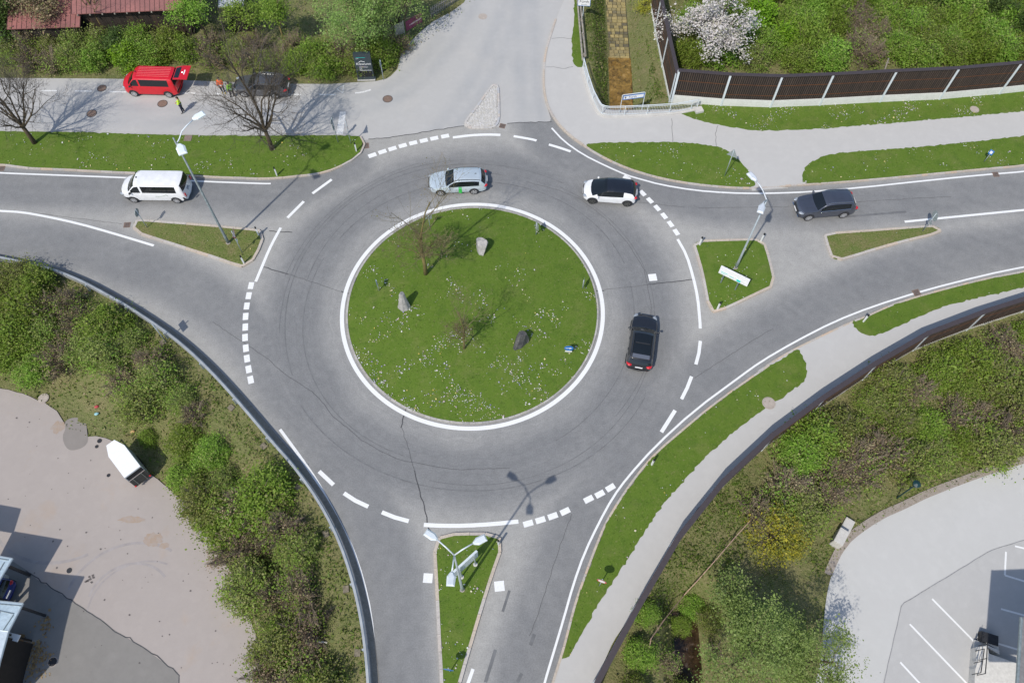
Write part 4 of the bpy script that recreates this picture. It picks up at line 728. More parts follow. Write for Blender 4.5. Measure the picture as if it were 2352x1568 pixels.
for poly, dens, lv in ((GL([(1560, 1215), (1625, 1150), (1700, 1075), (1740, 1140), (1745, 1230), (1660, 1340), (1560, 1430), (1440, 1440), (1490, 1340)], -.5), 110, 0), (GL(K(0, 2, [(520, -80), (530, 500), (560, 600), (640, 850), (740, 920), (735, 480), (700, -80)]), -.6), 130, 0), (GL(K(0, 2, [(1060, 300), (1200, 850), (1290, 900), (1020, 920), (1100, 700)]), -.3), 90, 0), (GL([(1860, 1260), (1960, 1190), (2100, 1120), (2352, 1020), (2352, 1050), (2100, 1150), (1930, 1250), (1880, 1330)], -1.3), 60, 0), (GL([(740, 1180), (790, 1290), (835, 1420), (845, 1568), (800, 1568), (790, 1430), (750, 1300), (710, 1210)], -.5), 50, 0), (GL([(0, 605), (200, 668), (420, 812), (600, 1010), (700, 1130), (660, 1130), (560, 1020), (400, 850), (180, 690), (0, 640)], -.3), 70, 0)):
    P = scatter(poly, dens); P = P[(dline(P, ST1) > 1.12)]; v = vnoise(P, 1.1); P = P[v > rng.uniform(-1.6, .6, len(P))]; BG.append(np.c_[P, hgt(P) + rng.uniform(.02, .12, len(P))])
stuff(link('grass', quads('grass', np.vstack(BG), .2, BLM, .0, (.2, .4), droop=np.array([0, 0, .3]))), 'longer fresh grass on the banks below the barrier and along the brook', 'grass')
stuff(link('undergrowth', quads('undergrowth', U, .19, UP_, .1, (.25, .55), droop=np.array([0, 0, .35]))), 'low grass and weeds covering the banks', 'undergrowth')
# ================================================================== VEHICLES AND PEOPLE
def UPH(base, top, z0=0.):               # height of a plumb line seen from its foot to its top
    g = G(base, z0); d = ray(*top); t = (d[:2] @ g) / (d[:2] @ d[:2]); return CAMH + t * d[2] - z0
def paint(name, col, rough=.3, metal=0., coat=1.):
    m, nt, N, L, b = _newmat(name); tc = N.new('ShaderNodeTexCoord'); n = noise(N, L, tc.outputs['Object'], 2.2, 4); r = ramp(N, [(.35, tuple(c * .93 for c in col)), (.65, tuple(min(1, c * 1.04) for c in col))]); L.new(n.outputs['Fac'], r.inputs['Fac'])
    L.new(r.outputs['Color'], b.inputs['Base Color']); b.inputs['Roughness'].default_value = rough; b.inputs['Metallic'].default_value = metal; b.inputs['Coat Weight'].default_value = coat; b.inputs['Coat Roughness'].default_value = .06; return m
M_glass = solid('car_glass', (.010, .013, .016), .05, spec=.6, var=0); M_trim = solid('black_plastic', (.025, .026, .03), .55, var=.2)
M_tyre = solid('tyre_rubber', (.022, .022, .024), .85, var=.2); M_rim = solid('alloy_rim', (.62, .62, .63), .35, .6, var=.08); M_rimD = solid('dark_rim', (.12, .12, .11), .4, .5, var=.1)
M_red = solid('tail_lamp_red', (.55, .01, .015), .2, coat=1, var=0); M_lamp = solid('headlamp_glass', (.30, .33, .37), .15, coat=.6, var=.1); M_plate = solid('number_plate', (.8, .8, .8), .5, var=.04); M_chrome = solid('chrome', (.75, .76, .78), .15, 1., var=0); M_void = solid('dark_interior', (.008, .008, .009), .9, var=0)
M_white = paint('white_paint', (.82, .82, .83)); M_redp = paint('red_paint', (.60, .006, .018), .35, 0., .45); M_silver = paint('silver_paint', (.60, .68, .73), .32, .35); M_slate = paint('slate_paint', (.085, .095, .125), .3, .5); M_blackp = paint('black_paint', (.022, .024, .03), .28, .3); M_grey = paint('graphite_paint', (.12, .12, .13), .3, .5); M_blue = paint('blue_paint', (.015, .035, .2)); M_roofb = paint('black_gloss_roof', (.012, .014, .02), .15); M_green = solid('green_film', (.03, .52, .07), .4, var=.1)
RIMS = {}
def wheel_mesh(r, w, spokes, rim, key):
    if key in RIMS: return RIMS[key]
    mb = MB(); mb.tube([(0, -w / 2, 0), (0, -w / 2 + .03, 0), (0, w / 2 - .03, 0), (0, w / 2, 0)], [r * .93, r, r, r * .93], 28)
    t = mb.mesh('wheel', M_tyre, True); t.set_sharp_from_angle(angle=math.radians(40)); rb = MB(); y = w / 2 + .004; q = r * .70
    n = 40; out = [(q * math.cos(2 * PI * k / n), y, q * math.sin(2 * PI * k / n)) for k in range(n)]; inn = [(q * .86 * math.cos(2 * PI * k / n), y + .004, q * .86 * math.sin(2 * PI * k / n)) for k in range(n)]
    rb.add(out + inn, [(k, (k + 1) % n, n + (k + 1) % n, n + k) for k in range(n)])
    rb.add([(0, y - .001, 0)] + out, [(0, 1 + (k + 1) % n, 1 + k) for k in range(n)], 1)
    for s in range(spokes):
        a = 2 * PI * s / spokes; d = .26 if spokes < 7 else .15; rb.add([(q * .12 * math.cos(a - 1), y + .006, q * .12 * math.sin(a - 1)), (q * .9 * math.cos(a - d), y + .006, q * .9 * math.sin(a - d)), (q * .9 * math.cos(a + d), y + .006, q * .9 * math.sin(a + d)), (q * .12 * math.cos(a + 1), y + .006, q * .12 * math.sin(a + 1))], [(0, 1, 2, 3)])
    rb.add([(q * .2 * math.cos(2 * PI * k / 12), y + .008, q * .2 * math.sin(2 * PI * k / 12)) for k in range(12)], [tuple(range(12))])
    RIMS[key] = (t, rb.mesh('rim', [rim, M_trim])); return RIMS[key]
def car(name, label, cat, front, rear, S, paintm, group=None, rimm=None, spokes=5, extra=None, pos=None, z0=0.):
    L_, W_, wb, fo, wr = S['L'], S['W'], S['wb'], S['fo'], S.get('wr', .33); mid = L_ / 2 - fo - wb / 2
    if pos: loc, rz = Vector(pos[0]), pos[1]
    else:
        f, r = G(front, z0), G(rear, z0); d = (f - r) / np.linalg.norm(f - r); n = np.array([-d[1], d[0]]); n = n if n[1] > 0 else -n; c = (f + r) / 2 + n * (W_ / 2 - .09) - d * mid; loc = Vector((c[0], c[1], z0)); rz = math.atan2(d[1], d[0])
    o = thing(name, label, cat, loc, rz, group); itp = lambda k, s, dft=None: float(np.interp(s, *zip(*S.get(k, dft))))
    WP = S.get('wp', [(0, .84), (.012, .9), (.05, .965), (.14, 1), (.86, 1), (.95, .975), (.988, .94), (1, .88)])
    marks = [0, 1] + [x for k in ('ws', 'rw') for x in S[k]] + [x for w in S['sw'] for x in w] + [x for x in S.get('roofr', ())] + [p[0] for p in S['T']] + [p[0] for p in S['B']] + [p[0] for p in WP]
    st = sorted(set(round(x, 4) for x in list(np.linspace(0, 1, 25)) + marks)); st = [a for i, a in enumerate(st) if i == 0 or a - st[i - 1] > .004]
    V = []
    for s in st:
        x = L_ / 2 - s * L_; t, b = itp('T', s), itp('B', s); hw = W_ / 2 * itp('', s, WP); t = max(t, b + .015); g = min(1, (t - b) / S.get('gh', .45)); rw = hw * (.94 * (1 - g) + S.get('rf', .77) * g); zb = itp('Z0', s, [(0, .30), (.06, .2), (.93, .22), (1, .36)]); by = hw * .965
        zt = b + (t - b) * .84; yt = by + (rw - by) * .84
        h = [(0, zb), (hw * .82, zb), (hw * .97, zb + .1), (hw, zb + .5 * (b - zb)), (hw * .99, zb + .82 * (b - zb)), (by, b), (yt, zt), (rw * .94, t - .035 * g - .006), (rw * .55, t + .012 * g), (0, t + .02 * g)]
        bo = float(np.interp(s, [0, .1, .3, .5, .7, .9, 1], S.get('bow', [.30, .22, .13, .05, -.03, -.10, -.16]))); bx = lambda y: x - bo * min(1, abs(y) / (W_ / 2)) ** 2.4
        V.append([(bx(y), y, z) for y, z in h] + [(bx(y), -y, z) for y, z in h[8:0:-1]])
    nr = 18; parts = {}
    def put(k, q): parts.setdefault(k, []).append(q)
    rr = S.get('roofr')
    for i in range(len(st) - 1):
        sm = (st[i] + st[i + 1]) / 2
        for j in range(nr):
            sd = 1 if j < 9 else -1; seg = j if j < 9 else 17 - j; k = 'body'
            if seg >= (7 if not S.get('wide') else 6):
                if S['ws'][0] <= sm <= S['ws'][1]: k = 'windscreen'
                elif S['rw'][0] <= sm <= S['rw'][1]: k = S.get('rwname', 'rear_window')
                elif 'rg' in S and S['rg'][0] <= sm <= S['rg'][1] and seg >= 7: k = 'glass_roof'
            if k == 'body' and seg >= 6 and rr and rr[0] <= sm <= rr[1]: k = 'roof'
            if seg == 5:
                for n_, w in enumerate(S['sw']):
                    if w[0] <= sm <= w[1]: k = ('side_window', n_, sd)
            if seg <= 1 or (seg == 2 and (sm < S.get('fb', 0) or sm > S.get('rb', 2))): k = 'bumper_trim' if seg else 'underbody'
            put(k, (V[i][j], V[i + 1][j], V[i + 1][(j + 1) % nr], V[i][(j + 1) % nr]))
    for i in (0, -1):
        for a in range(1, 10):
            y = [V[i][a - 1], V[i][a], V[i][18 - a] if a < 9 else V[i][9], V[i][(18 - a + 1) % 18 if a > 1 else 0]]
            k = 'body'
            if i == -1 and S.get('open') and a > 2: k = S['rwname']
            put(k, tuple(y) if i == 0 else tuple(y[::-1]))
    mt = {'body': paintm, 'windscreen': M_glass, 'rear_window': M_glass, 'glass_roof': M_glass, 'roof': S.get('roofm', paintm), 'bumper_trim': S.get('trim', M_trim), 'underbody': M_trim, 'cargo_opening': M_void}
    for k, qs in parts.items():
        bm = bmesh.new()
        for q in qs:
            vs = []
            for p in q:
                if not any((Vector(p) - v.co).length < 1e-6 for v in vs): vs.append(bm.verts.new(p))
            if len(vs) >= 3: bm.faces.new(vs)
        bmesh.ops.remove_doubles(bm, verts=bm.verts, dist=1e-4); bmesh.ops.recalc_face_normals(bm, faces=bm.faces)
        c = Vector((0, 0, .7))
        if sum((f.calc_center_median() - c).dot(f.normal) * f.calc_area() for f in bm.faces) < 0: bmesh.ops.reverse_faces(bm, faces=bm.faces)
        nm = k if isinstance(k, str) else k[0]; me = bpy.data.meshes.new(nm); bm.to_mesh(me); bm.free(); me.materials.append(mt.get(k, M_glass)); me.polygons.foreach_set('use_smooth', [True] * len(me.polygons)); me.set_sharp_from_angle(angle=math.radians(38)); link(nm, me, o)
    tm, rm = wheel_mesh(wr, .22, spokes, rimm or M_rim, (wr, spokes, (rimm or M_rim).name)); ar = None
    for xx in (L_ / 2 - fo, L_ / 2 - fo - wb):
        for sd in (1, -1):
            hw = W_ / 2; a = MB(); n = 22; R = wr + .075; cy = hw * 1.003
            arc = [(xx + R * math.cos(PI * 1.06 * k / n - .1), cy, wr + R * math.sin(PI * 1.06 * k / n - .1)) for k in range(n + 1)]; arc2 = [(p[0], cy - .16, p[2]) for p in arc]
            a.add(arc + arc2, [(k, k + 1, n + 2 + k, n + 1 + k) for k in range(n)]); a.add(arc, [tuple(range(n + 1))])
            a.v = [(p[0], p[1] * sd, p[2]) for p in a.v]; a.obj('wheel_arch', S.get('arch', M_trim), o)
            w = link('wheel', tm, o); w.location = (xx, sd * (hw - .088), wr); w.rotation_euler = (0, random.uniform(0, 3), 0 if sd > 0 else PI); link('rim', rm, w)
    mx = S.get('mir', S['ws'][0] + .055); X_ = L_ / 2 - mx * L_
    for sd in (1, -1):
        m = MB(); m.ell((X_, sd * (W_ / 2 + .09), itp('B', mx) + .06), (.09, .12, .085), 10, 6); m.obj('mirror', S.get('mirm', paintm), o, smooth=True)
        hl = S['hl']; m = MB(); m.ell((L_ / 2 - hl[0], sd * hl[1], hl[2]), hl[3], 12, 8, rot=-sd * hl[4]); m.obj('headlight', M_lamp, o, smooth=True)
        tl = S['tl']; m = MB()
        m.ell((-L_ / 2 + tl[0], sd * tl[1], tl[2]), tl[3], 12, 8, rot=sd * tl[4]); m.obj('tail_light', M_red, o, smooth=True)
    for x, sg in ((L_ / 2 + .012, 1), (-L_ / 2 - .012, -1)):
        if S.get('open') and sg < 0: continue
        m = MB(); m.box((x, 0, S.get('pz', (.48, .82))[0 if sg > 0 else 1]), (.03, .52, .11)); m.obj('number_plate', M_plate, o)
    m = MB(); m.box((L_ / 2 - .012, 0, S.get('gz', .62)), (.05, W_ * .5, .13)); m.obj('grille', M_trim, o)
    def seams(): 
        for a in S.get('doors', ()):
            x = L_ / 2 - a * L_
            for sd in (1, -1): m = MB(); m.box((x, sd * (W_ / 2 + .0005), .62), (.012, .012, .62)); m.obj('door_seam', M_trim, o)
    for a in S.get('handles', ()):
        for sd in (1, -1): m = MB(); m.box((L_ / 2 - a * L_, sd * (W_ / 2 * .985 + .008), itp('B', a) - .13), (.2, .035, .03)); m.obj('door_handle', S.get('hm', paintm), o)
    if extra: extra(o, S, itp)
    return o
def rails(m):
    def f(o, S, itp):
        for sd in (1, -1):
            p = [(S['L'] / 2 - s * S['L'], sd * S['W'] / 2 * .70, itp('T', s) + dz) for s, dz in ((S['sw'][0][0] + .12, .0), (S['sw'][0][0] + .17, .055), (.6, .055), (.84, .05), (.88, .0))]
            mb = MB(); mb.tube(p, .022, 6); mb.obj('roof_rail', m, o)
    return f
def fin(o, S, itp): mb = MB(); x = S['L'] / 2 - .80 * S['L']; z = itp('T', .8); mb.add([(x + .08, 0, z + .02), (x - .1, .03, z + .02), (x - .1, -.03, z + .02), (x - .08, 0, z + .1)], [(0, 1, 2), (0, 3, 1), (0, 2, 3), (1, 3, 2)]); mb.obj('antenna', M_trim, o)
WAG = dict(L=4.69, W=1.83, wb=2.69, fo=.92, wr=.33, T=[(0, .60), (.015, .70), (.05, .78), (.12, .85), (.26, .96), (.29, 1.0), (.43, 1.38), (.47, 1.43), (.55, 1.465), (.75, 1.45), (.87, 1.39), (.91, 1.33), (.975, 1.02), (.99, .92), (1, .7)], B=[(0, .55), (.03, .66), (.2, .88), (.3, .93), (.5, .95), (.8, .99), (.92, 1.0), (.98, .9), (1, .66)], ws=(.285, .435), rw=(.905, .978), sw=[(.33, .508), (.508, .705), (.705, .875)], hl=(.22, .70, .68, (.24, .13, .07), .35), tl=(.16, .72, .86, (.2, .14, .09), .5), handles=(.50, .70), rf=.76)
SUVS = dict(L=4.68, W=1.89, wb=2.83, fo=.86, wr=.37, T=[(0, .66), (.012, .82), (.04, .93), (.1, .99), (.26, 1.08), (.285, 1.11), (.41, 1.52), (.46, 1.60), (.55, 1.65), (.75, 1.63), (.88, 1.55), (.92, 1.47), (.975, 1.14), (.99, 1.0), (1, .75)], B=[(0, .6), (.03, .78), (.2, .98), (.3, 1.03), (.6, 1.06), (.9, 1.12), (.98, 1.0), (1, .7)], ws=(.28, .42), rw=(.91, .978), sw=[(.335, .515), (.515, .725), (.725, .87)], hl=(.2, .70, .78, (.24, .14, .08), .4), tl=(.14, .72, .98, (.18, .17, .07), .5), handles=(.50, .70), rf=.76, pz=(.5, .9), gz=.68)
EVS = dict(L=4.26, W=1.81, wb=2.77, fo=.80, wr=.355, T=[(0, .62), (.012, .76), (.04, .86), (.1, .93), (.16, .99), (.38, 1.46), (.44, 1.53), (.55, 1.57), (.75, 1.54), (.88, 1.46), (.93, 1.36), (.98, 1.06), (.99, .95), (1, .7)], B=[(0, .58), (.03, .72), (.14, .9), (.25, .96), (.5, .99), (.85, 1.06), (.97, 1.0), (1, .66)], ws=(.135, .43), rw=(.90, .98), sw=[(.23, .35), (.35, .54), (.54, .755)], hl=(.17, .68, .74, (.2, .13, .06), .45), tl=(.14, .70, .95, (.16, .16, .07), .5), roofr=(.43, .90), wide=True, roofm=M_roofb, handles=(), rf=.78, mir=.27)
VAN = dict(L=5.3, W=1.90, wb=3.4, fo=.92, wr=.335, T=[(0, .86), (.008, 1.0), (.03, 1.09), (.11, 1.2), (.125, 1.23), (.235, 1.80), (.26, 1.88), (.31, 1.94), (.9, 1.95), (.955, 1.91), (.968, 1.82), (.985, 1.25), (.993, .9), (1, .75)], B=[(0, .82), (.03, .98), (.11, 1.13), (.2, 1.18), (.97, 1.2), (.985, 1.1), (1, .7)], ws=(.12, .25), rw=(.958, .984), sw=[(.16, .315), (.345, .885)], wp=[(0, .72), (.01, .84), (.03, .93), (.08, .985), (.15, 1), (.94, 1), (.985, .97), (1, .93)], hl=(.17, .72, .86, (.2, .13, .11), .5), tl=(.03, .87, 1.02, (.05, .09, .24), 0), rf=.85, gh=.7, fb=.07, rb=.95, gz=.72, mir=.185, mirm=M_trim, pz=(.45, .8), handles=(.33,))
def van_extra(o, S, itp):
    m = MB(); m.box((S['L'] / 2 - .29 * S['L'], 0, 1.975), (.09, .09, .06)); m.obj('antenna', M_trim, o)
    m = MB(); z = .97
    for a, b, c in (((.12, 0), (-.28, .05), .03), ((-.30, .05), (-.62, .22), .022), ((-.62, .22), (-.74, .10), .03), ((.20, .02), (.28, -.1), .03)):
        p, q = Vector((a[0] - .45, .955, z - .16 + a[1])), Vector((b[0] - .45, .955, z - .16 + b[1]))
        m.tube([tuple(p), tuple(q)], c * .6, 4)
    m.obj('side_emblem', solid('emblem_grey', (.30, .36, .30), .5, var=0), o)
    m = MB(); m.box((-S['L'] / 2 + .02, .12, 1.05), (.06, .34, .09)); m.obj('lettering_panel', solid('emblem_grey_rear', (.3, .31, .35), .5, var=.3), o)
car('white_van', 'white passenger van with black lower bumpers on the exit lane beside the verge', 'van', K1(1, 0, 1212, 497), K1(1, 0, 1595, 503), VAN, M_white, 'cars driving through the roundabout', M_rim, 9, van_extra)
RV = dict(VAN, L=4.9, wb=3.0, rwname='cargo_opening', open=True, fb=0, rb=2, trim=M_redp); RV['mirm'] = M_trim
def red_extra(o, S, itp):
    mb = MB()
    for y in (-.5, -.3, -.1, .1, .3, .5): mb.tube([(S['L'] / 2 - s * S['L'], y, itp('T', s) + .018) for s in (.33, .5, .7, .9)], .012, 5)
    mb.obj('roof_ribs', M_redp, o)
    x0 = -S['L'] / 2 + .12; t = math.radians(10); c, s_ = math.cos(t), math.sin(t); P = lambda u, y, h: (x0 - u * c - h * s_ * -1 * -1, y, 1.93 + u * s_ + h)
    gate = MB(); gate.add([P(0, .72, 0), P(0, -.72, 0), P(.62, -.78, 0), P(.62, .78, 0), P(.62, .8, .0), P(.62, -.8, 0), P(1.32, -.8, -.12), P(1.32, .8, -.12)] + [P(0, .72, -.07), P(0, -.72, -.07), P(.62, -.78, -.09), P(.62, .78, -.09), P(1.32, -.8, -.2), P(1.32, .8, -.2)], [(0, 1, 2, 3), (4, 5, 6, 7), (8, 11, 10, 9), (11, 13, 12, 10), (0, 8, 9, 1), (7, 6, 12, 13), (0, 3, 11, 8), (3, 7, 13, 11), (1, 9, 10, 2), (2, 10, 12, 6)])
    g = gate.obj('tailgate', M_redp, o); w = MB(); w.add([P(.06, .6, .008), P(.06, -.6, .008), P(.54, -.66, .008), P(.54, .66, .008)], [(0, 1, 2, 3)]); w.obj('rear_window', M_glass, g)
    p = MB(); p.add([P(.86, .27, -.03), P(.86, -.27, -.03), P(.97, -.27, -.05), P(.97, .27, -.05)], [(0, 1, 2, 3)]); p.obj('number_plate', M_plate, g); e = MB(); e.ell(P(.72, 0, .0), (.06, .06, .02), 10, 4); e.obj('emblem', M_chrome, g)
    for sd in (1, -1): st = MB(); st.tube([(x0 + .02, sd * .74, 1.25), P(.7, sd * .7, -.05)], .018, 5); st.obj('gas_strut', M_trim, o)
    m = MB(); m.box((S['L'] / 2 - .29 * S['L'], 0, 1.975), (.09, .09, .06)); m.obj('antenna', M_trim, o)
car('red_van', 'red van standing on the side road with its tailgate open', 'van', K1(0, 0, 1213, 858), K1(0, 0, 1524, 868), RV, M_redp, None, M_rim, 9, red_extra)
def wag_extra(o, S, itp):
    rails(M_trim)(o, S, itp); fin(o, S, itp); m = MB()
    x = S['L'] / 2 - .535 * S['L']
    for z0, z1, y in ((.26, .58, .006), (.58, .80, .003), (.80, .94, -.012)):
        for sd in (1,): m.add([(x + .13, sd * (.915 + y), z0), (x - .13, sd * (.915 + y), z0), (x - .13, sd * (.915 + y), z1), (x + .13, sd * (.915 + y), z1)], [(0, 1, 2, 3)])
    m.obj('green_stripe', M_green, o)
car('silver_wagon', 'silver blue estate car with a green door stripe circling past the island', 'car', K1(1, 1, 1588, 436), K1(1, 1, 1885, 423), WAG, M_silver, 'cars driving through the roundabout', None, 5, wag_extra)
car('white_hatchback', 'white electric hatchback with a black roof entering the roundabout', 'car', K1(1, 2, 582, 508), K1(1, 2, 898, 533), EVS, M_white, 'cars driving through the roundabout', M_rimD, 5)
def suv_extra(o, S, itp):
    rails(M_chrome)(o, S, itp)
    for sd in (1, -1):
        p = [(S['L'] / 2 - s * S['L'], sd * (S['W'] / 2 * .972 + .006), itp('B', s) + .004) for s in (.33, .5, .7, .86)]; mb = MB(); mb.tube(p, .014, 5); mb.obj('window_trim', M_chrome, o)
        mb = MB(); mb.ell((S['L'] / 2 - .05, sd * .62, .38), (.06, .2, .03), 8, 5); mb.obj('bumper_insert', M_chrome, o)
        mb = MB(); mb.tube([(S['L'] / 2 - .1 * S['L'], sd * .42, 1.0), (S['L'] / 2 - .26 * S['L'], sd * .5, 1.085)], .012, 4); mb.obj('bonnet_crease', M_slate, o)
car('slate_suv', 'slate grey SUV with bright window trim approaching on the main road', 'SUV', K1(1, 3, 405, 660), K1(1, 3, 728, 634), SUVS, M_slate, 'cars driving through the roundabout', None, 10, suv_extra)
f, r = G((1482, 727), .5), G((1465.5, 849), .6); d = (f - r) / np.linalg.norm(f - r); c = (f + r) / 2
BS = dict(SUVS, L=float(np.linalg.norm(f - r)) - .05, W=1.87, rg=(.47, .84), T=[(a, b * .97) for a, b in SUVS['T']], fo=.84, wb=2.72, tl=(.2, .70, .96, (.24, .2, .08), .6), rwname='rear_window', wr=.35)
def black_extra(o, S, itp):
    rails(M_trim)(o, S, itp); L_ = S['L']; m = MB(); z = itp('T', .875)
    m.box((-L_ / 2 + .125 * L_, 0, z + .035), (.3, 1.2, .04)); m.obj('spoiler', solid('spoiler_grey', (.12, .13, .16), .3, coat=1, var=.05), o); m = MB(); m.box((-L_ / 2 - .005, 0, .58), (.06, 1.3, .05)); m.obj('bumper_strip', M_chrome, o)
    m = MB(); x = L_ / 2 - .645 * L_; m.box((x, 0, itp('T', .645) + .03), (.09, 1.02, .02)); m.obj('roof_bar', M_trim, o)
car('black_suv', 'black SUV with glass roof and red tail lights driving up the circle', 'SUV', None, None, BS, M_blackp, 'cars driving through the roundabout', M_rimD, 5, black_extra, pos=((c[0], c[1], 0), math.atan2(d[1], d[0])))
car('grey_estate', 'dark grey estate car with bright roof rails parked behind the bare tree', 'car', (563.4, 222.5), (634.9, 226), dict(WAG, L=4.75, wb=2.75), M_grey, None, None, 5, rails(M_chrome))
HB = dict(EVS, L=3.95, wb=2.5); del HB['roofr']
car('blue_hatchback', 'dark blue hatchback parked under the metal roof in the yard', 'car', None, None, HB, M_blue, None, None, 5, None, pos=(T(K1(3, 0, -115, 745)), math.radians(170)))
# white box trailer, canvas of its roof folded at the front, rear ramp dark
rf = GL(K(2, 0, [(945, 1100), (1020, 1050), (1120, 1100), (1255, 1285), (1110, 1395), (970, 1215)]), ZL + 2.15); ctr = rf.mean(0)
o = thing('box_trailer', 'white box trailer with a dark rear ramp parked on the brown yard', 'trailer', (ctr[0], ctr[1], ZL)); R_ = [Vector((p[0] - ctr[0], p[1] - ctr[1], 0)) for p in rf]
ax = ((R_[0] + R_[1]) / 2 - (R_[3] + R_[4]) / 2).normalized(); sx = Vector((-ax.y, ax.x, 0)); rr_ = (R_[3] + R_[4]) / 2; Lt = ((R_[0] + R_[1]) / 2 - rr_).length; hw = (R_[3] - R_[4]).length / 2; fw = (R_[0] - R_[1]).length / 2
q = lambda u, v, z: rr_ + ax * u + sx * v + Vector((0, 0, z))
out = [(0, -hw), (Lt * .72, -hw), (Lt, -fw), (Lt, fw), (Lt * .72, hw), (0, hw)]
mb = MB(); mb.add([q(u, v, .55) for u, v in out] + [q(u, v, 2.05) for u, v in out], [(i, (i + 1) % 6, 6 + (i + 1) % 6, 6 + i) for i in range(6)] + [(5, 4, 3, 2, 1, 0)]); mb.obj('body', solid('trailer_side', (.42, .45, .47), .6, var=.15), o)
mb = MB(); mb.add([q(u, v, 2.05) for u, v in out] + [q(u * .985, v * .97, 2.16) for u, v in out], [(i, (i + 1) % 6, 6 + (i + 1) % 6, 6 + i) for i in range(6)] + [tuple(range(6, 12))]); mb.obj('roof', solid('white_canvas', (.84, .84, .84), .55, var=.03), o)
mb = MB(); mb.add([q(-.03, -hw * .96, .4), q(-.03, hw * .96, .4), q(-.03, hw * .96, 1.55), q(-.03, -hw * .96, 1.55), q(-.09, -hw * .96, .4), q(-.09, hw * .96, .4), q(-.09, hw * .96, 1.55), q(-.09, -hw * .96, 1.55)], [(4, 5, 6, 7), (0, 3, 2, 1), (3, 7, 6, 2), (0, 1, 5, 4), (0, 4, 7, 3), (1, 2, 6, 5)]); rp = mb.obj('rear_ramp', solid('dark_ramp', (.045, .05, .048), .6, var=.3), o)
for v in (-.5, .5): m = MB(); m.tube([q(-.1, hw * v, .42), q(-.1, hw * v, 1.52)], .03, 5); m.obj('rib', solid('ramp_rib', (.16, .18, .17), .6, var=.1), rp)
m = MB(); m.box(tuple(q(-.06, 0, 1.6)), (.1, 2 * hw * .97, .09), math.atan2(ax.y, ax.x)); m.obj('ramp_edge', M_galv if 'M_galv' in globals() else M_chrome, o)
mb = MB(); mb.add([q(-.012, -hw * .92, 1.6), q(-.012, hw * .92, 1.6), q(-.012, hw * .92, 2.0), q(-.012, -hw * .92, 2.0)], [(0, 1, 2, 3)]); mb.obj('rear_opening', M_void, o)
for v in (-1, 1):
    m = MB(); m.ell(tuple(q(-.1, v * hw * .9, .55)), (.08, .08, .07), 8, 5); m.obj('tail_light', M_red, o)
    for u in (Lt * .38, Lt * .56): m = MB(); m.cyl(tuple(q(u, v * (hw - .08), .32)), sx, .32, .2, 18); m.obj('wheel', M_tyre, o)
m = MB(); m.tube([q(Lt, 0, .5), q(Lt + 1.0, 0, .5)], .05, 6); m.cyl(tuple(q(Lt + .9, 0, .25)), (0, 0, 1), .05, .5, 8); m.obj('drawbar', M_trim, o)
# ---- people
def skin(name, verts, edges, rad, mats, parent, matf=None, sub=1):
    me = bpy.data.meshes.new(name); me.from_pydata(verts, edges, []); ob = bpy.data.objects.new(name, me); COL.objects.link(ob)
    sm = ob.modifiers.new('s', 'SKIN'); sv = me.skin_vertices[0].data
    for i, r in enumerate(rad): sv[i].radius = r if isinstance(r, tuple) else (r, r); sv[i].use_root = i == 0
    ob.modifiers.new('u', 'SUBSURF').levels = sub; bpy.context.view_layer.update(); ev = ob.evaluated_get(bpy.context.evaluated_depsgraph_get()); nm = bpy.data.meshes.new_from_object(ev); bpy.data.objects.remove(ob); bpy.data.meshes.remove(me); nm.name = name
    nm.materials.clear()
    for m in mats: nm.materials.append(m)
    for p in nm.polygons: p.use_smooth = True; p.material_index = matf(p.center) if matf else 0
    return link(name, nm, parent)
M_skin = solid('skin', (.55, .34, .24), .6, var=.05); M_hair = solid('dark_hair', (.025, .018, .013), .7, var=.2); M_navy = solid('navy_cloth', (.012, .016, .035), .85, var=.2); M_boot = solid('black_boot', (.012, .012, .013), .6, var=.1); M_hiy = solid('hivis_yellow', (.55, .78, .04), .7, var=.1); M_hig = solid('hivis_lime', (.36, .8, .05), .7, var=.1); M_hio = solid('hivis_orange', (.85, .14, .03), .7, var=.1); M_refl = solid('reflective_tape', (.75, .76, .77), .4, var=.05); M_dgrey = solid('dark_trousers', (.035, .035, .04), .85, var=.2); M_ybt = solid('tan_boot', (.35, .26, .06), .7, var=.1)
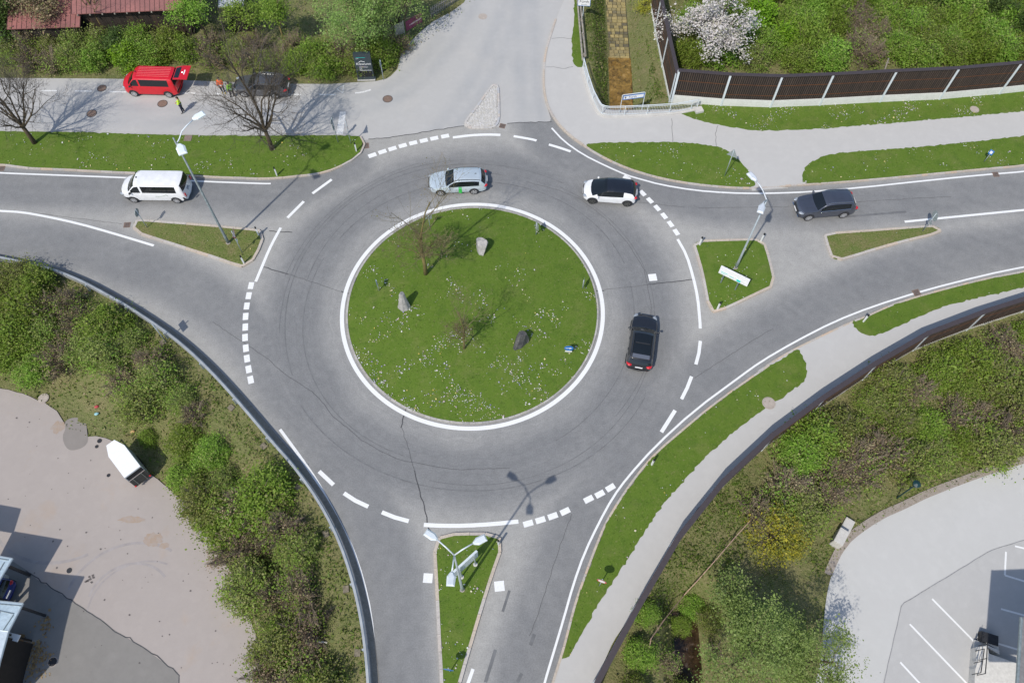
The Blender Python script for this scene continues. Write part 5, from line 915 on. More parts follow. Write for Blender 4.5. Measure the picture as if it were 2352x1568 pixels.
def person(label, loc, rz, jm, tm, bm_, arms, stance=.1, jl=.80, hat=None):
    o = thing('person', label, 'person', loc, rz); V, E, R = [], [], []
    def v(p, r, par=None):
        V.append(p); R.append(r)
        if par is not None: E.append((par, len(V) - 1))
        return len(V) - 1
    # facing +x; y is the person's left
    pel = v((0, 0, .96), (.115, .15)); sp = v((0, 0, 1.14), (.105, .135), pel); ch = v((.0, 0, 1.34), (.115, .165), sp); nk = v((.0, 0, 1.49), .055, ch); hd = v((.015, 0, 1.57), (.075, .07), nk); h2 = v((.02, 0, 1.655), (.095, .078), hd); v((.01, 0, 1.74), (.06, .055), h2); ns = v((.115, 0, 1.635), .014, h2)
    JV, JE, JR = [(0, 0, .96), (0, 0, 1.14), (0, 0, 1.34), (0, 0, 1.45)], [(0, 1), (1, 2), (2, 3)], [(.14, .175), (.13, .16), (.14, .19), .085]
    if jl < .9: JV.append((0, 0, jl)); JE.append((0, 4)); JR.append((.14, .17))
    LV, LE, LR = [(0, 0, .95)], [], [(.125, .16)]
    for k, sd in enumerate((1, -1)):
        el, wr, hd_ = arms[k]; s = v((0, sd * .19, 1.41), .06, ch); e = v((el[0], sd * el[1], el[2]), .045, s); w = v((wr[0], sd * wr[1], wr[2]), .032, e); pm = v((hd_[0], sd * hd_[1], hd_[2]), (.036, .03), w)
        D = Vector(V[pm]) - Vector(V[w]); D.normalize(); S_ = D.cross(Vector((0, 0, 1))); S_ = S_.normalized() if S_.length > .1 else Vector((1, 0, 0)); U_ = S_.cross(D)
        for i, (off, ln) in enumerate(((-.03, .07), (-.01, .085), (.01, .08), (.03, .062))):
            a = Vector(V[pm]) + S_ * off + D * .035; b = a + D * ln * .55 - U_ * .012; c_ = b + D * ln * .35 - U_ * .03; ia = v(tuple(a), .010, pm); ib = v(tuple(b), .009, ia); v(tuple(c_), .008, ib)
        ta = Vector(V[pm]) - S_ * .035 - D * .005; tb_ = ta - S_ * .022 + D * .035; it = v(tuple(ta), .011, pm); v(tuple(tb_), .009, it)
        n0 = len(JV); JV += [(0, sd * .19, 1.41), (el[0], sd * el[1], el[2]), tuple(Vector(wr[:1] + (sd * wr[1],) + wr[2:]) * .9 + Vector((el[0], sd * el[1], el[2])) * .1)]; JE += [(2, n0), (n0, n0 + 1), (n0 + 1, n0 + 2)]; JR += [.085, .064, .05]
        st_ = stance * sd; hp = v((0, sd * .09, .88), .095, pel); kn = v((.03 + st_ * .3, sd * .11, .5), .062, hp); an = v((-.02 + st_, sd * .115, .1), .045, kn); fb = v((.05 + st_, sd * .12, .045), (.04, .045), an); v((.17 + st_, sd * .13, .04), (.033, .045), fb)
        n0 = len(LV); LV += [(0, sd * .09, .88), (.03 + st_ * .3, sd * .11, .5), (-.02 + st_, sd * .115, .12)]; LE += [(0, n0), (n0, n0 + 1), (n0 + 1, n0 + 2)]; LR += [.115, .082, .068]
    skin('body', V, E, R, [M_skin, bm_], o, lambda c_: 1 if c_.z < .16 else 0); skin('trousers', LV, LE, LR, [tm], o)
    skin('jacket', JV, JE, JR, [jm, M_refl, tm if jm is M_hiy else jm], o, lambda c_: 1 if .93 < c_.z < .99 and abs(c_.y) < .2 else (2 if .99 < c_.z < 1.13 and abs(c_.y) < .3 and jm is M_hiy else 0), 2)
    m = MB(); m.ell((-.012, 0, 1.685), (.108, .092, .088), 12, 8); m.ell((-.05, 0, 1.63), (.07, .085, .09), 10, 6); m.obj('hair', hat or M_hair, o, smooth=True)
    for sd in (1, -1):
        m = MB(); m.ell((.102, sd * .032, 1.663), (.012, .014, .009), 8, 5); m.obj('eye', M_boot, o); m = MB(); m.ell((.01, sd * .083, 1.645), (.02, .012, .03), 8, 5); m.obj('ear', M_skin, o)
    m = MB(); m.ell((.1, 0, 1.588), (.012, .026, .007), 8, 5); m.obj('mouth', solid('lips', (.4, .16, .13), .5, var=0), o)
    return o
fold = (((.05, .25, 1.14), (.24, .08, 1.12), (.27, -.02, 1.14)), ((.05, .25, 1.14), (.25, .06, 1.17), (.28, -.04, 1.19)))
hang = (((-.03, .27, 1.13), (.06, .27, .9), (.09, .26, .82)), ((-.02, .27, 1.13), (.08, .26, .9), (.11, .25, .82)))
fwd = (((.06, .25, 1.15), (.28, .2, 1.12), (.36, .18, 1.13)), ((-.02, .27, 1.13), (.1, .25, .92), (.13, .24, .84)))
person('person in a yellow and navy safety jacket with folded arms standing by the red van', G3(K1(0, 0, 1642, 1005)), math.radians(196), M_hiy, M_navy, M_boot, fold, .06)
person('person in an orange safety jacket and dark trousers beside the estate car', G3(K1(0, 0, 2002, 832)), math.radians(-80), M_hio, M_dgrey, M_ybt, fwd, .05)
person('person in a lime green safety vest and navy trousers beside the estate car', G3(K1(0, 0, 2085, 868)), math.radians(150), M_hig, M_navy, M_boot, hang, .12)
# ================================================================== STREET FURNITURE, FENCES, BUILDINGS
M_galv = solid('galvanised_steel', (.42, .47, .50), .45, .35, var=.12, vscale=2); M_galvL = solid('pale_lamp_metal', (.66, .71, .74), .4, .1, var=.06); M_galvD = solid('weathered_steel', (.24, .28, .29), .55, .3, var=.2)
M_back = solid('sign_back_grey', (.30, .34, .34), .5, .2, var=.12); M_sw = solid('sign_white', (.80, .80, .80), .45, var=.03); M_sb = solid('sign_blue', (.01, .16, .55), .4, var=.05); M_sr = solid('sign_red', (.6, .02, .03), .4, var=.05); M_sk = solid('sign_black', (.012, .012, .014), .5, var=0); M_sy = solid('sign_teal', (.02, .62, .55), .4, var=.05)
M_post = solid('delineator_white', (.78, .78, .77), .55, var=.05)
def text(name, body, size, m, parent, mat_world, ext=.002):
    cu = bpy.data.curves.new('t', 'FONT'); cu.body = body; cu.size = size; cu.align_x = 'CENTER'; cu.align_y = 'CENTER'; cu.extrude = ext; ob = bpy.data.objects.new('t', cu); COL.objects.link(ob); bpy.context.view_layer.update()
    me = bpy.data.meshes.new_from_object(ob.evaluated_get(bpy.context.evaluated_depsgraph_get())); bpy.data.objects.remove(ob); bpy.data.curves.remove(cu); me.name = name; me.materials.clear(); me.materials.append(m); me.transform(mat_world); return link(name, me, parent)
# local sign frame: +x is the front normal, +y the reader's left-to-right reversed, z up; TXT turns lettering onto that face
def TXT(x, y, z): return Matrix(((0, 0, 1, x), (1, 0, 0, y), (0, 1, 0, z), (0, 0, 0, 1)))
def shape(kind, w, h):
    if kind == 'rect': return [(-w / 2, -h / 2), (w / 2, -h / 2), (w / 2, h / 2), (-w / 2, h / 2)]
    if kind == 'circle': return [(w / 2 * math.cos(2 * PI * k / 24), h / 2 * math.sin(2 * PI * k / 24)) for k in range(24)]
    if kind == 'tri': return [(-w / 2, -h / 3), (w / 2, -h / 3), (0, h * 2 / 3)]
    if kind == 'yield': return [(0, -h * 2 / 3), (w / 2, h / 3), (-w / 2, h / 3)]
def plate(o, kind, w, h, z, m, face=None, x=.05, name='sign_panel', y=0., inset=.86, face2=None):
    P = shape(kind, w, h); n = len(P); mb = MB(); mb.add([(x - .012, y + a, z + b) for a, b in P] + [(x + .004, y + a, z + b) for a, b in P], [tuple(range(n - 1, -1, -1)), tuple(range(n, 2 * n))] + [(i, (i + 1) % n, n + (i + 1) % n, n + i) for i in range(n)])
    p = mb.obj(name, M_back, o)
    mb = MB(); mb.add([(x + .006, y + a * .99, z + b * .99) for a, b in P], [tuple(range(n))]); mb.obj('sign_face', face or m, p)
    if face2: mb = MB(); mb.add([(x + .009, y + a * inset, z + b * inset) for a, b in P], [tuple(range(n))]); mb.obj('sign_symbol', face2, p)
    return p
def signpost(label, base, h, ang, plates, z0=0., r=.032, name='road_sign', cat='sign', group=None, post=M_galv):
    b = base if isinstance(base, Vector) else G3(base, z0); o = thing(name, label, cat, b, math.radians(ang), group); mb = MB(); mb.tube([(0, 0, -.2), (0, 0, h)], r, 8); mb.obj('post', post, o, smooth=True)
    for p in plates: plate(o, *p)
    return o
zA = .12
signpost('round sign over a smaller plate, edge-on, second post from the rounded verge end', K1(0, 1, 668, 1270), 2.8, 172, [('circle', .64, .64, 2.45, M_sw), ('rect', .4, .55, 1.8, M_sw)], zA)
o = signpost('inverted triangle sign seen edge-on at the rounded end of the verge', K1(0, 1, 783, 1280), 2.55, 12, [('yield', .92, .8, 2.15, M_sr, M_sr, .05, 'sign_panel', 0, .7, M_sw)], zA)
signpost('round grey backed sign at the narrow tip of the western traffic island', K1(1, 0, 1315, 725), 2.2, 178, [('circle', .66, .66, 1.85, M_sb)], zA)
o = signpost('thin sign post with small plates between lamp and kerb on the western traffic island', K1(1, 0, 2165, 950), 2.75, 8, [('yield', .92, .8, 2.3, M_sr, M_sr, .05, 'sign_panel', 0, .7, M_sw), ('rect', .34, .3, 1.5, M_sw)], zA)
o = signpost('round sign seen from its grey back at the tip of the long eastern island', K1(1, 3, 1445, 760), 2.3, 2, [('circle', .84, .84, 1.95, M_sb), ('rect', .5, .25, 1.2, M_sw)], zA)
signpost('triangular sign seen from behind on the verge beside the footpath crossing', K1(1, 2, 1770, 265), 3.05, 62, [('tri', .9, .8, 2.55, M_sw)], zA)
o = signpost('small blue sign on a short post in the eastern verge', K1(0, 3, 1995, 1445), UPH(K1(0, 3, 1995, 1445), K1(0, 3, 2062, 1345), zA), 225, [('rect', .34, .48, 1.15, M_sb, M_sb, .05, 'sign_panel', 0, .6, M_sw)], zA)
# roundabout island signs
ZI = lambda p: .08 + .45 * (1 - min(1, np.hypot(*(G(p, .3) - IC)) / 9.2) ** 2)
def isl(label, p, h, ang, plates):
    z = ZI(p); return signpost(label, p, h, ang, plates, z, name='roundabout_sign')
for lab, p, h, ang in (('white chevron board at the upper right rim of the roundabout island', K1(1, 2, 85, 790), 1.5, 20), ('small chevron board at the right rim of the roundabout island', K1(1, 2, 500, 1270), 1.15, 350)):
    o = isl(lab, p, h, ang, [('rect', .55, .7, h - .4, M_sw)])
    mb = MB(); 
    for k in range(3): mb.add([(.062, -.2 + .16 * k, h - .68), (.062, -.1 + .16 * k, h - .68), (.062, -.02 + .16 * k, h - .4), (.062, -.1 + .16 * k, h - .12), (.062, -.2 + .16 * k, h - .12), (.062, -.12 + .16 * k, h - .4)], [(0, 1, 2, 5), (5, 2, 3, 4)])
    mb.obj('chevron_marking', solid('chevron_grey', (.2, .2, .2), .5, var=0), o)
isl('oval looking grey sign at the left rim of the roundabout island', K1(1, 1, 1035, 1290), 1.45, 200, [('circle', .6, .6, 1.1, M_sb)])
isl('pale sign at the upper rim of the roundabout island behind the taller budding tree', K1(1, 1, 1490, 725), 1.6, 100, [('rect', .5, .5, 1.25, M_sw)])
pb = K1(2, 2, 372, 278); o = isl('blue round sign with a white arrow at the lower right rim of the roundabout island', pb, 1.05, 268, [('circle', .66, .66, .82, M_sb), ('rect', .5, .2, .36, M_sw)])
mb = MB(); mb.add([(.064, -.24, .79), (.064, .04, .79), (.064, .04, .71), (.064, .25, .83), (.064, .04, .95), (.064, .04, .87), (.064, -.24, .87)], [(0, 1, 5, 6), (2, 3, 4)]); mb.obj('arrow_symbol', M_sw, o)
o = signpost('round red rimmed sign in the long verge above the lower footpath', K1(3, 2, 650, 700), 1.9, 250, [('circle', .62, .62, 1.55, M_sr, M_sr, .05, 'sign_panel', 0, .74, M_sw)], zA)
o = signpost('blue round sign at the southern end of the lower traffic island', K1(3, 1, 1670, 1465), 1.8, 262, [('circle', .62, .62, 1.4, M_sb, M_sb, .05, 'sign_panel', 0, .0, M_sw)], zA)
o = signpost('square sign seen from behind on the bank below the guardrail', T(K1(2, 0, 1490, 185)), UPH(K1(2, 0, 1490, 185), K1(2, 0, 1345, 30), -.5), 38, [('rect', .8, .62, 2.0, M_sw)], r=.04)
signpost('slim grey loop sign post beside the black information pylon', K1(0, 1, 1075, 715), 2.2, 176, [('rect', .3, .62, 1.85, M_sw)], 0)
# delineators
def delineator(p, z0, lab, lean=0):
    b = G3(p, z0); o = thing('delineator_post', lab, 'delineator', b, math.radians(20), 'white delineator posts'); mb = MB()
    mb.prism([(-.05, -.06), (.05, -.045), (.05, .045), (-.05, .06)], -.1, .82); mb.obj('post', M_post, o); mb = MB(); mb.prism([(-.051, -.061), (.051, -.046), (.051, .046), (-.051, .061)], .822, 1.0); mb.obj('cap', M_sk, o); mb = MB(); mb.box((.056, 0, .7), (.008, .05, .16)); mb.obj('reflector', M_back, o)
for p, lab in ((K1(0, 1, 832, 1350), 'white delineator post with black top at the rounded end of the verge'), (K1(0, 1, 122, 1568), 'white delineator post on the verge beside the exit lane kerb'), (K1(1, 0, 2310, 792), 'white delineator post at the upper corner of the western island'), (K1(1, 0, 2180, 1046), 'white delineator post at the lower corner of the western island'),
               (K1(1, 2, 1548, 880), 'white delineator post at the corner nearest the circle on the eastern square island'), (K1(1, 2, 2096, 848), 'white delineator post at the corner of the square island below the slate SUV lane'), (K1(1, 2, 1706, 1456), 'white delineator post at the lowest corner of the eastern square island'), (K1(1, 3, 918, 1566), 'white delineator post at the tip of the upper lower-path verge'), (K1(2, 2, 1120, 1276), 'white delineator post halfway down the long verge'), ((1145, 1250), 'white delineator post at the top corner of the lower traffic island')):
    delineator(p, zA, lab)
# ---- street lamps
def lamp_head(o, a, b, w, t=.13, tone=None):
    a, b = Vector(a), Vector(b); d = b - a; l = d.length; d.normalize(); s = d.cross(Vector((0, 0, 1))).normalized(); u = s.cross(d)
    P = [(0, .16), (.34, .5), (1, .46), (1, -.46), (.34, -.5), (0, -.16)]; f = lambda x, y, h: a + d * (x * l) + s * (y * w) + u * h
    mb = MB(); n = 6; mb.add([f(x, y, -.02) for x, y in P] + [f(x, y, t * .45) for x, y in P] + [f(.08 + x * .84, y * .6, t) for x, y in P], [tuple(range(n - 1, -1, -1)), tuple(range(2 * n, 3 * n))] + [(i, (i + 1) % n, n + (i + 1) % n, n + i) for i in range(n)] + [(n + i, n + (i + 1) % n, 2 * n + (i + 1) % n, 2 * n + i) for i in range(n)])
    h = mb.obj('lamp_head', tone or M_galvL, o); mb = MB(); mb.add([f(x, y, -.03) for x, y in ((.42, .4), (.95, .36), (.95, -.36), (.42, -.4))], [(0, 1, 2, 3)]); mb.obj('lamp_glass', M_lamp, h); return h
def street_lamp(label, base, H, z0, arms, pm, tone=None, r=.085, stub=0.):
    b = G3(base, z0); o = thing('street_lamp', label, 'street lamp', b, 0); mb = MB(); mb.tube([(0, 0, -.2), (0, 0, .9), (0, 0, 1.0), (0, 0, H + stub)], [r * 1.25, r * 1.2, r, r * .55], 10); mb.obj('pole', pm, o, smooth=True); mb = MB(); mb.cyl((0, 0, .03), (0, 0, 1), r * 1.75, .06, 12); mb.obj('pole_base', M_lidgrey, o)
    for px, head, w in arms:
        n = len(px); pts = [Vector((0, 0, H - .05))] + [G3(p, z0 + H + .32 * min(1, (i + 1) / max(1, n - 1)) + dz) - b for i, (p, dz) in enumerate(px)]
        mb = MB(); mb.tube(pts, .042, 7); mb.obj('arm', tone or pm, o, smooth=True); e = G3(head[0], z0 + H + .3) - b; f = G3(head[1], z0 + H + .36) - b; lamp_head(o, e, f, w, tone=tone)
    return o
HB_ = UPH((1062, 1354), (1043, 1274), zA); Z3 = lambda x, y: ((1430 + x * .1594) * .67181, (1780 + y * .1594) * .67181)
street_lamp('triple armed street lamp on the lower traffic island', (1062, 1354), HB_, zA, [([(Z3(600, 570), 0), (Z3(405, 400), 0)], (Z3(410, 405), Z3(152, 232)), .42), ([(Z3(950, 610), 0), (Z3(1175, 480), 0)], (Z3(1180, 485), Z3(1455, 350)), .42), ([(Z3(748, 920), 0), (Z3(722, 1090), 0)], (Z3(722, 1095), Z3(690, 1400)), .46)], M_galv, M_galvL)
HL_ = UPH((524.5, 558), K1(0, 0, 1600, 1275), zA); Z4 = lambda x, y: ((540 + x * .12754) * .67181, (360 + y * .12754) * .67181)
street_lamp('tall street lamp with two white heads on the western traffic island', (524.5, 558), HL_, zA, [([(Z4(575, 900), -.15), (Z4(640, 700), -.1), (Z4(760, 560), 0), (Z4(930, 400), 0)], (Z4(930, 385), Z4(1245, 210)), .5), ([(Z4(560, 1050), -.1), (Z4(575, 1075), 0)], (Z4(575, 1050), Z4(680, 1320)), .6)], M_galvD, solid('white_lamp_metal', (.74, .80, .83), .4, var=.04), .1, .55)
HR_ = UPH((1690, 615), K1(1, 2, 2128, 470), zA)
street_lamp('street lamp with two pale heads behind the information board on the square island', (1690, 615), HR_, zA, [([(K1(1, 2, 2112, 395), -.1), (K1(1, 2, 2085, 350), 0), (K1(1, 2, 2055, 315), 0)], (K1(1, 2, 2055, 312), K1(1, 2, 1982, 238)), .42), ([(K1(1, 2, 2118, 500), -.1), (K1(1, 2, 2112, 515), 0)], (K1(1, 2, 2113, 515), K1(1, 2, 2085, 598)), .46)], M_galv, solid('grey_lamp_metal', (.58, .62, .67), .4, var=.05))
b = T(K1(2, 3, 1215, 1572)); o = thing('park_lamp', 'dark green park lamp leaning over the bank grass by the pale yard', 'street lamp', b); M_dg = solid('dark_green_metal', (.006, .035, .038), .4, var=.1); h = UPH(K1(2, 3, 1215, 1572), K1(2, 3, 1370, 1450), b.z)
mb = MB(); mb.tube([(0, 0, -.2), (0, 0, h)], .05, 8); mb.obj('pole', M_dg, o); mb = MB(); mb.tube([(0, 0, h - .15), (0, 0, h + .05), (0, 0, h + .3), (0, 0, h + .42)], [.06, .2, .26, .08], 12); mb.obj('lamp_shade', M_dg, o)
# ---- direction board on the lower island, information board on the square island
A, B = G(Z3(930, 1205), zA), G(Z3(1225, 935), zA); c = (A + B) / 2; d = (B - A); L_ = np.linalg.norm(d); o = thing('direction_sign', 'stack of pale direction boards on two posts on the lower traffic island', 'sign', (c[0], c[1], zA), math.atan2(d[1], d[0]) - PI / 2)
for s in (-1, 1):
    mb = MB(); mb.tube([(0, s * L_ / 2, -.2), (0, s * L_ / 2, 2.35)], .05, 8); mb.obj('post', M_galv, o); mb = MB(); mb.cyl((0, s * L_ / 2, .03), (0, 0, 1), .14, .06, 12); mb.obj('foot', M_conc, o)
for k in range(4): mb = MB(); mb.box((-.12 + .004 * k, -.05, 1.18 + .33 * k), (.13, L_ + .75, .29)); p_ = mb.obj('direction_board', M_galvL, o); mb = MB(); mb.box((-.19 + .004 * k, -.05, 1.18 + .33 * k), (.01, L_ + .7, .26)); mb.obj('board_face', M_sw, p_)
Z5 = lambda x, y: ((2420 + x * .09566) * .67181, (860 + y * .09566) * .67181)
A, B = G(Z5(460, 1105), zA), G(Z5(975, 1360), zA); c = (A + B) / 2; d = B - A; L_ = np.linalg.norm(d); rz = math.atan2(d[1], d[0]) - PI / 2; o = thing('information_board', 'white information board with teal lettering on two posts on the square island', 'sign', (c[0], c[1], zA), rz)
hb = UPH(Z5(460, 1105), Z5(592, 800), zA); ht = UPH(Z5(460, 1105), Z5(700, 590), zA)
for s in (-1, 1): mb = MB(); mb.tube([(0, s * L_ / 2, -.2), (0, s * L_ / 2, ht)], .05, 8); mb.obj('post', M_galvD, o)
hm = hb + (ht - hb) * .52
for nm, a, b_, x in (('lower_board', hb, hm - .015, .09), ('upper_board', hm + .015, ht + .05, .085)): mb = MB(); mb.box((x, .12, (a + b_) / 2), (.09, 2.3, b_ - a)); p_ = mb.obj(nm, M_sw, o)
mb = MB(); mb.box((.14, .55, hb + (hm - hb) * .42), (.012, .32, .22)); mb.obj('teal_field', M_sy, o); zt = (hb + hm) / 2
INFO = o; L_OFF = [(-.9, -.35, zt + .1, .09), (-.2, .15, zt + .02, .08), (-.85, -.5, zt - .06, .07)]
mb = MB(); mb.box((.11, .9, ht + .2), (.03, .03, .3)); mb.obj('bracket', M_galv, o)
# ---- black pylon, place-name signs, banners
A, B = G(K1(0, 1, 845, 722)), G(K1(0, 1, 998, 718)); c = (A + B) / 2; d = B - A; w_ = np.linalg.norm(d); o = thing('information_pylon', 'black information pylon with white lettering at the hedge', 'sign', (c[0], c[1] + .15, 0), math.atan2(d[1], d[0]) - PI / 2)
M_pyl = solid('pylon_anthracite', (.035, .05, .058), .4, var=.06); H_ = 2.85
mb = MB(); mb.box((0, 0, H_ / 2 + .06), (.28, w_ * .96, H_)); mb.obj('body', M_pyl, o); mb = MB(); mb.box((0, 0, .04), (.4, w_ * 1.04, .12)); mb.obj('plinth', M_conc, o); mb = MB(); mb.box((.146, 0, .72), (.01, w_ * .84, .62)); mb.obj('screen', solid('dark_screen', (.006, .008, .01), .1, var=0), o)
text('lettering', 'Klawunn', .36, M_sw, o, TXT(.145, .02, 1.83)); mb = MB(); mb.tube([(.147, -.36, 2.02), (.147, -.16, 2.15), (.147, .16, 2.04)], .02, 5); mb.obj('roof_emblem', M_sw, o)
def strokes(o, m, y0, y1, z, h, x=.146, name='lettering'):          # lines of print too small to read
    mb = MB(); y = y0
    while y < y1: w = random.uniform(.5, 1.2) * h; mb.box((x, min(y + w / 2, y1), z + random.uniform(-.1, .1) * h), (.006, w * .7, h * random.uniform(.6, 1)), 0); y += w
    mb.obj(name, m, o)
M_mauve = solid('letter_mauve', (.4, .3, .42), .5, var=0)
for y0, y1, z, h, m in ((-.55, .25, 2.52, .05, M_sy), (-.55, -.35, 2.4, .05, M_sw), (-.4, .2, 1.58, .05, M_mauve), (-.4, .35, 1.48, .05, M_sw), (-.4, -.2, 1.28, .08, M_sw), (-.4, .6, 1.13, .06, M_sw)): strokes(o, m, y0, y1, z, h)
for y0, y1, z, h in L_OFF: strokes(INFO, M_sy, y0, y1, z, h, .138)
Z6 = lambda x, y: ((1950 + x * .26781) * .67181, y * .26781 * .67181)
A, B = G(Z6(628, 1440), .1), G(Z6(912, 1402), .1); c = (A + B) / 2; d = B - A; L_ = np.linalg.norm(d); o = thing('place_sign', 'white arrow board reading Fürth on a tubular frame behind the railing', 'sign', (c[0], c[1], .1), math.atan2(d[1], d[0]) - PI / 2); ht = UPH(Z6(628, 1440), Z6(655, 1213), .1)
mb = MB(); mb.tube([(0, -L_ / 2, -1.2), (0, -L_ / 2, ht - .05), (0, -L_ / 2 + .05, ht), (0, L_ / 2 - .05, ht), (0, L_ / 2, ht - .05), (0, L_ / 2, -1.2)], .03, 8); mb.obj('frame', M_galvL, o)
p = plate(o, 'rect', L_ * .95, .5, ht - .3, M_sb, M_sb, .04); mb = MB(); mb.add([(.053, -L_ * .44, ht - .47), (.053, L_ * .44, ht - .47), (.053, L_ * .44, ht - .13), (.053, -L_ * .44, ht - .13)], [(0, 1, 2, 3)]); mb.obj('white_field', M_sw, p)
text('lettering', 'Fürth', .32, solid('letter_blue', (.05, .09, .25), .5, var=0), p, TXT(.056, -.08, ht - .3)); mb = MB(); y0 = -L_ * .36; mb.add([(.057, y0 - .03, ht - .42), (.057, y0 + .03, ht - .42), (.057, y0 + .03, ht - .3), (.057, y0 + .1, ht - .3), (.057, y0, ht - .17), (.057, y0 - .1, ht - .3), (.057, y0 - .03, ht - .3)], [(0, 1, 2, 6), (3, 4, 5)]); mb.obj('arrow_symbol', M_sk, p)
b = T(K1(0, 2, 498, 190)); h = UPH(K1(0, 2, 498, 190), K1(0, 2, 520, 55), b.z); o = thing('place_sign', 'white place-name sign reading Fürth above the wooden barrier', 'sign', b, math.radians(-93)); mb = MB(); mb.tube([(0, 0, -.2), (0, 0, h + 1.0)], .035, 8); mb.obj('post', M_galvL, o); p = plate(o, 'rect', 1.15, .82, h + .42, M_sb, M_sb, .04); mb = MB(); mb.add([(.053, -.54, h + .06), (.053, .54, h + .06), (.053, .54, h + .8), (.053, -.54, h + .8)], [(0, 1, 2, 3)]); mb.obj('white_field', M_sw, p)
text('lettering', 'Fürth', .4, M_sk, p, TXT(.056, 0, h + .48)); strokes(p, M_back, -.25, .25, h + .18, .09, .056)
b0, b1 = G(K1(0, 1, 1275, 250), 1.3), G(K1(0, 1, 1415, 165), 1.3); d = b1 - b0; c = (b0 + b1) / 2; o = thing('banner', 'maroon banner with pale lettering half hidden in the tree by the junction', 'banner', (c[0], c[1], 0), math.atan2(d[1], d[0]) - PI / 2); L_ = np.linalg.norm(d)
for s in (-1, 1): mb = MB(); mb.tube([(0, s * L_ / 2, -.2), (0, s * L_ / 2, 2.0)], .035, 6); mb.obj('post', M_twigD, o)
mb = MB(); mb.box((.03, 0, 1.45), (.03, L_, 1.0)); mb.obj('cloth', solid('maroon_cloth', (.16, .025, .07), .7, var=.15), o); strokes(o, solid('letter_pale', (.6, .5, .5), .6, var=0), -L_ * .3, L_ * .42, 1.4, .16, .052)
b0, b1 = G(K1(0, 1, 1190, 330), .8), G(K1(0, 1, 1262, 300), .8); d = b1 - b0; c = (b0 + b1) / 2; o = thing('notice_board', 'weathered pale notice board frame among the branches by the pylon', 'sign', (c[0], c[1], 0), math.atan2(d[1], d[0]) - PI / 2); L_ = np.linalg.norm(d)
for s in (-1, 1): mb = MB(); mb.tube([(0, s * L_ / 2, -.2), (0, s * L_ / 2, 2.2)], .04, 6); mb.obj('post', solid('grey_wood', (.32, .34, .3), .9, var=.25), o)
mb = MB(); mb.box((.02, 0, 1.5), (.03, L_, 1.2)); mb.obj('board', solid('weathered_board', (.27, .27, .23), .85, var=.35), o)
# ---- guardrail
o = thing('guardrail', 'long curved steel guardrail along the outer edge of the left bend', 'guardrail', (0, 0, 0)); g = resample(chaikin(GRL, 1, False), .6); g = g[(g[:, 1] > -2) & (g[:, 0] > -58)]
prof = [(.0, .30), (.0, .36), (.09, .41), (.09, .47), (.0, .52), (.0, .57), (.09, .62), (.09, .68), (.02, .74), (.02, .77), (-.13, .77), (-.13, .30)]
mb = MB(); n = len(g); t_ = offset_line(g, 1.0) - g; V = []
for (a, z) in prof: V += [(g[i][0] + t_[i][0] * a, g[i][1] + t_[i][1] * a, z) for i in range(n)]
m_ = len(prof); mb.add(V, [(j * n + i, j * n + i + 1, ((j + 1) % m_) * n + i + 1, ((j + 1) % m_) * n + i) for j in range(m_) for i in range(n - 1)]); mb.obj('rail', solid('dull_zinc_rail', (.40, .42, .43), .55, .25, var=.15, vscale=1.5), o, angle=30)
M_foot = ground_mat('mossy_footing', [(5, [(.3, (.12, .105, .075)), (.7, (.28, .24, .18))], 1)], .95); gp = resample(g, 4.0)
for i, p in enumerate(gp[1:-1]):
    a = gp[i + 2] - gp[i]; a /= np.linalg.norm(a); nn = np.array([-a[1], a[0]]); q = p - nn * .17; rz = math.atan2(a[1], a[0]); zt = hz(*q)
    mb = MB(); mb.box((q[0], q[1], (.72 + zt - .3) / 2), (.10, .14, .72 - zt + .3), rz); mb.obj('post', M_galv, o); f = p - nn * .1; mb = MB(); mb.box((f[0] + nn[0] * .02, f[1] + nn[1] * .02, .64), (.14, .13, .16), rz); mb.obj('spacer', M_galvL, o)
    if i % 2 == 0 or i > 8: f = p - nn * .62; mb = MB(); mb.box((f[0], f[1], hz(*f) + .02), (.42, .36, .16), rz + rng.uniform(-.3, .3)); mb.obj('footing', M_foot, o)
mb = MB(); k = offset_line(g, .32); ribbon(mb, k, .34, .02); struct(mb.obj('road_edge_strip', ground_mat('dusty_gravel', [(3, [(.3, (.2, .18, .15)), (.7, (.36, .33, .28))], 1), (14, [(.3, (.13, .11, .09)), (.7, (.4, .37, .32))], .4)], .95)))
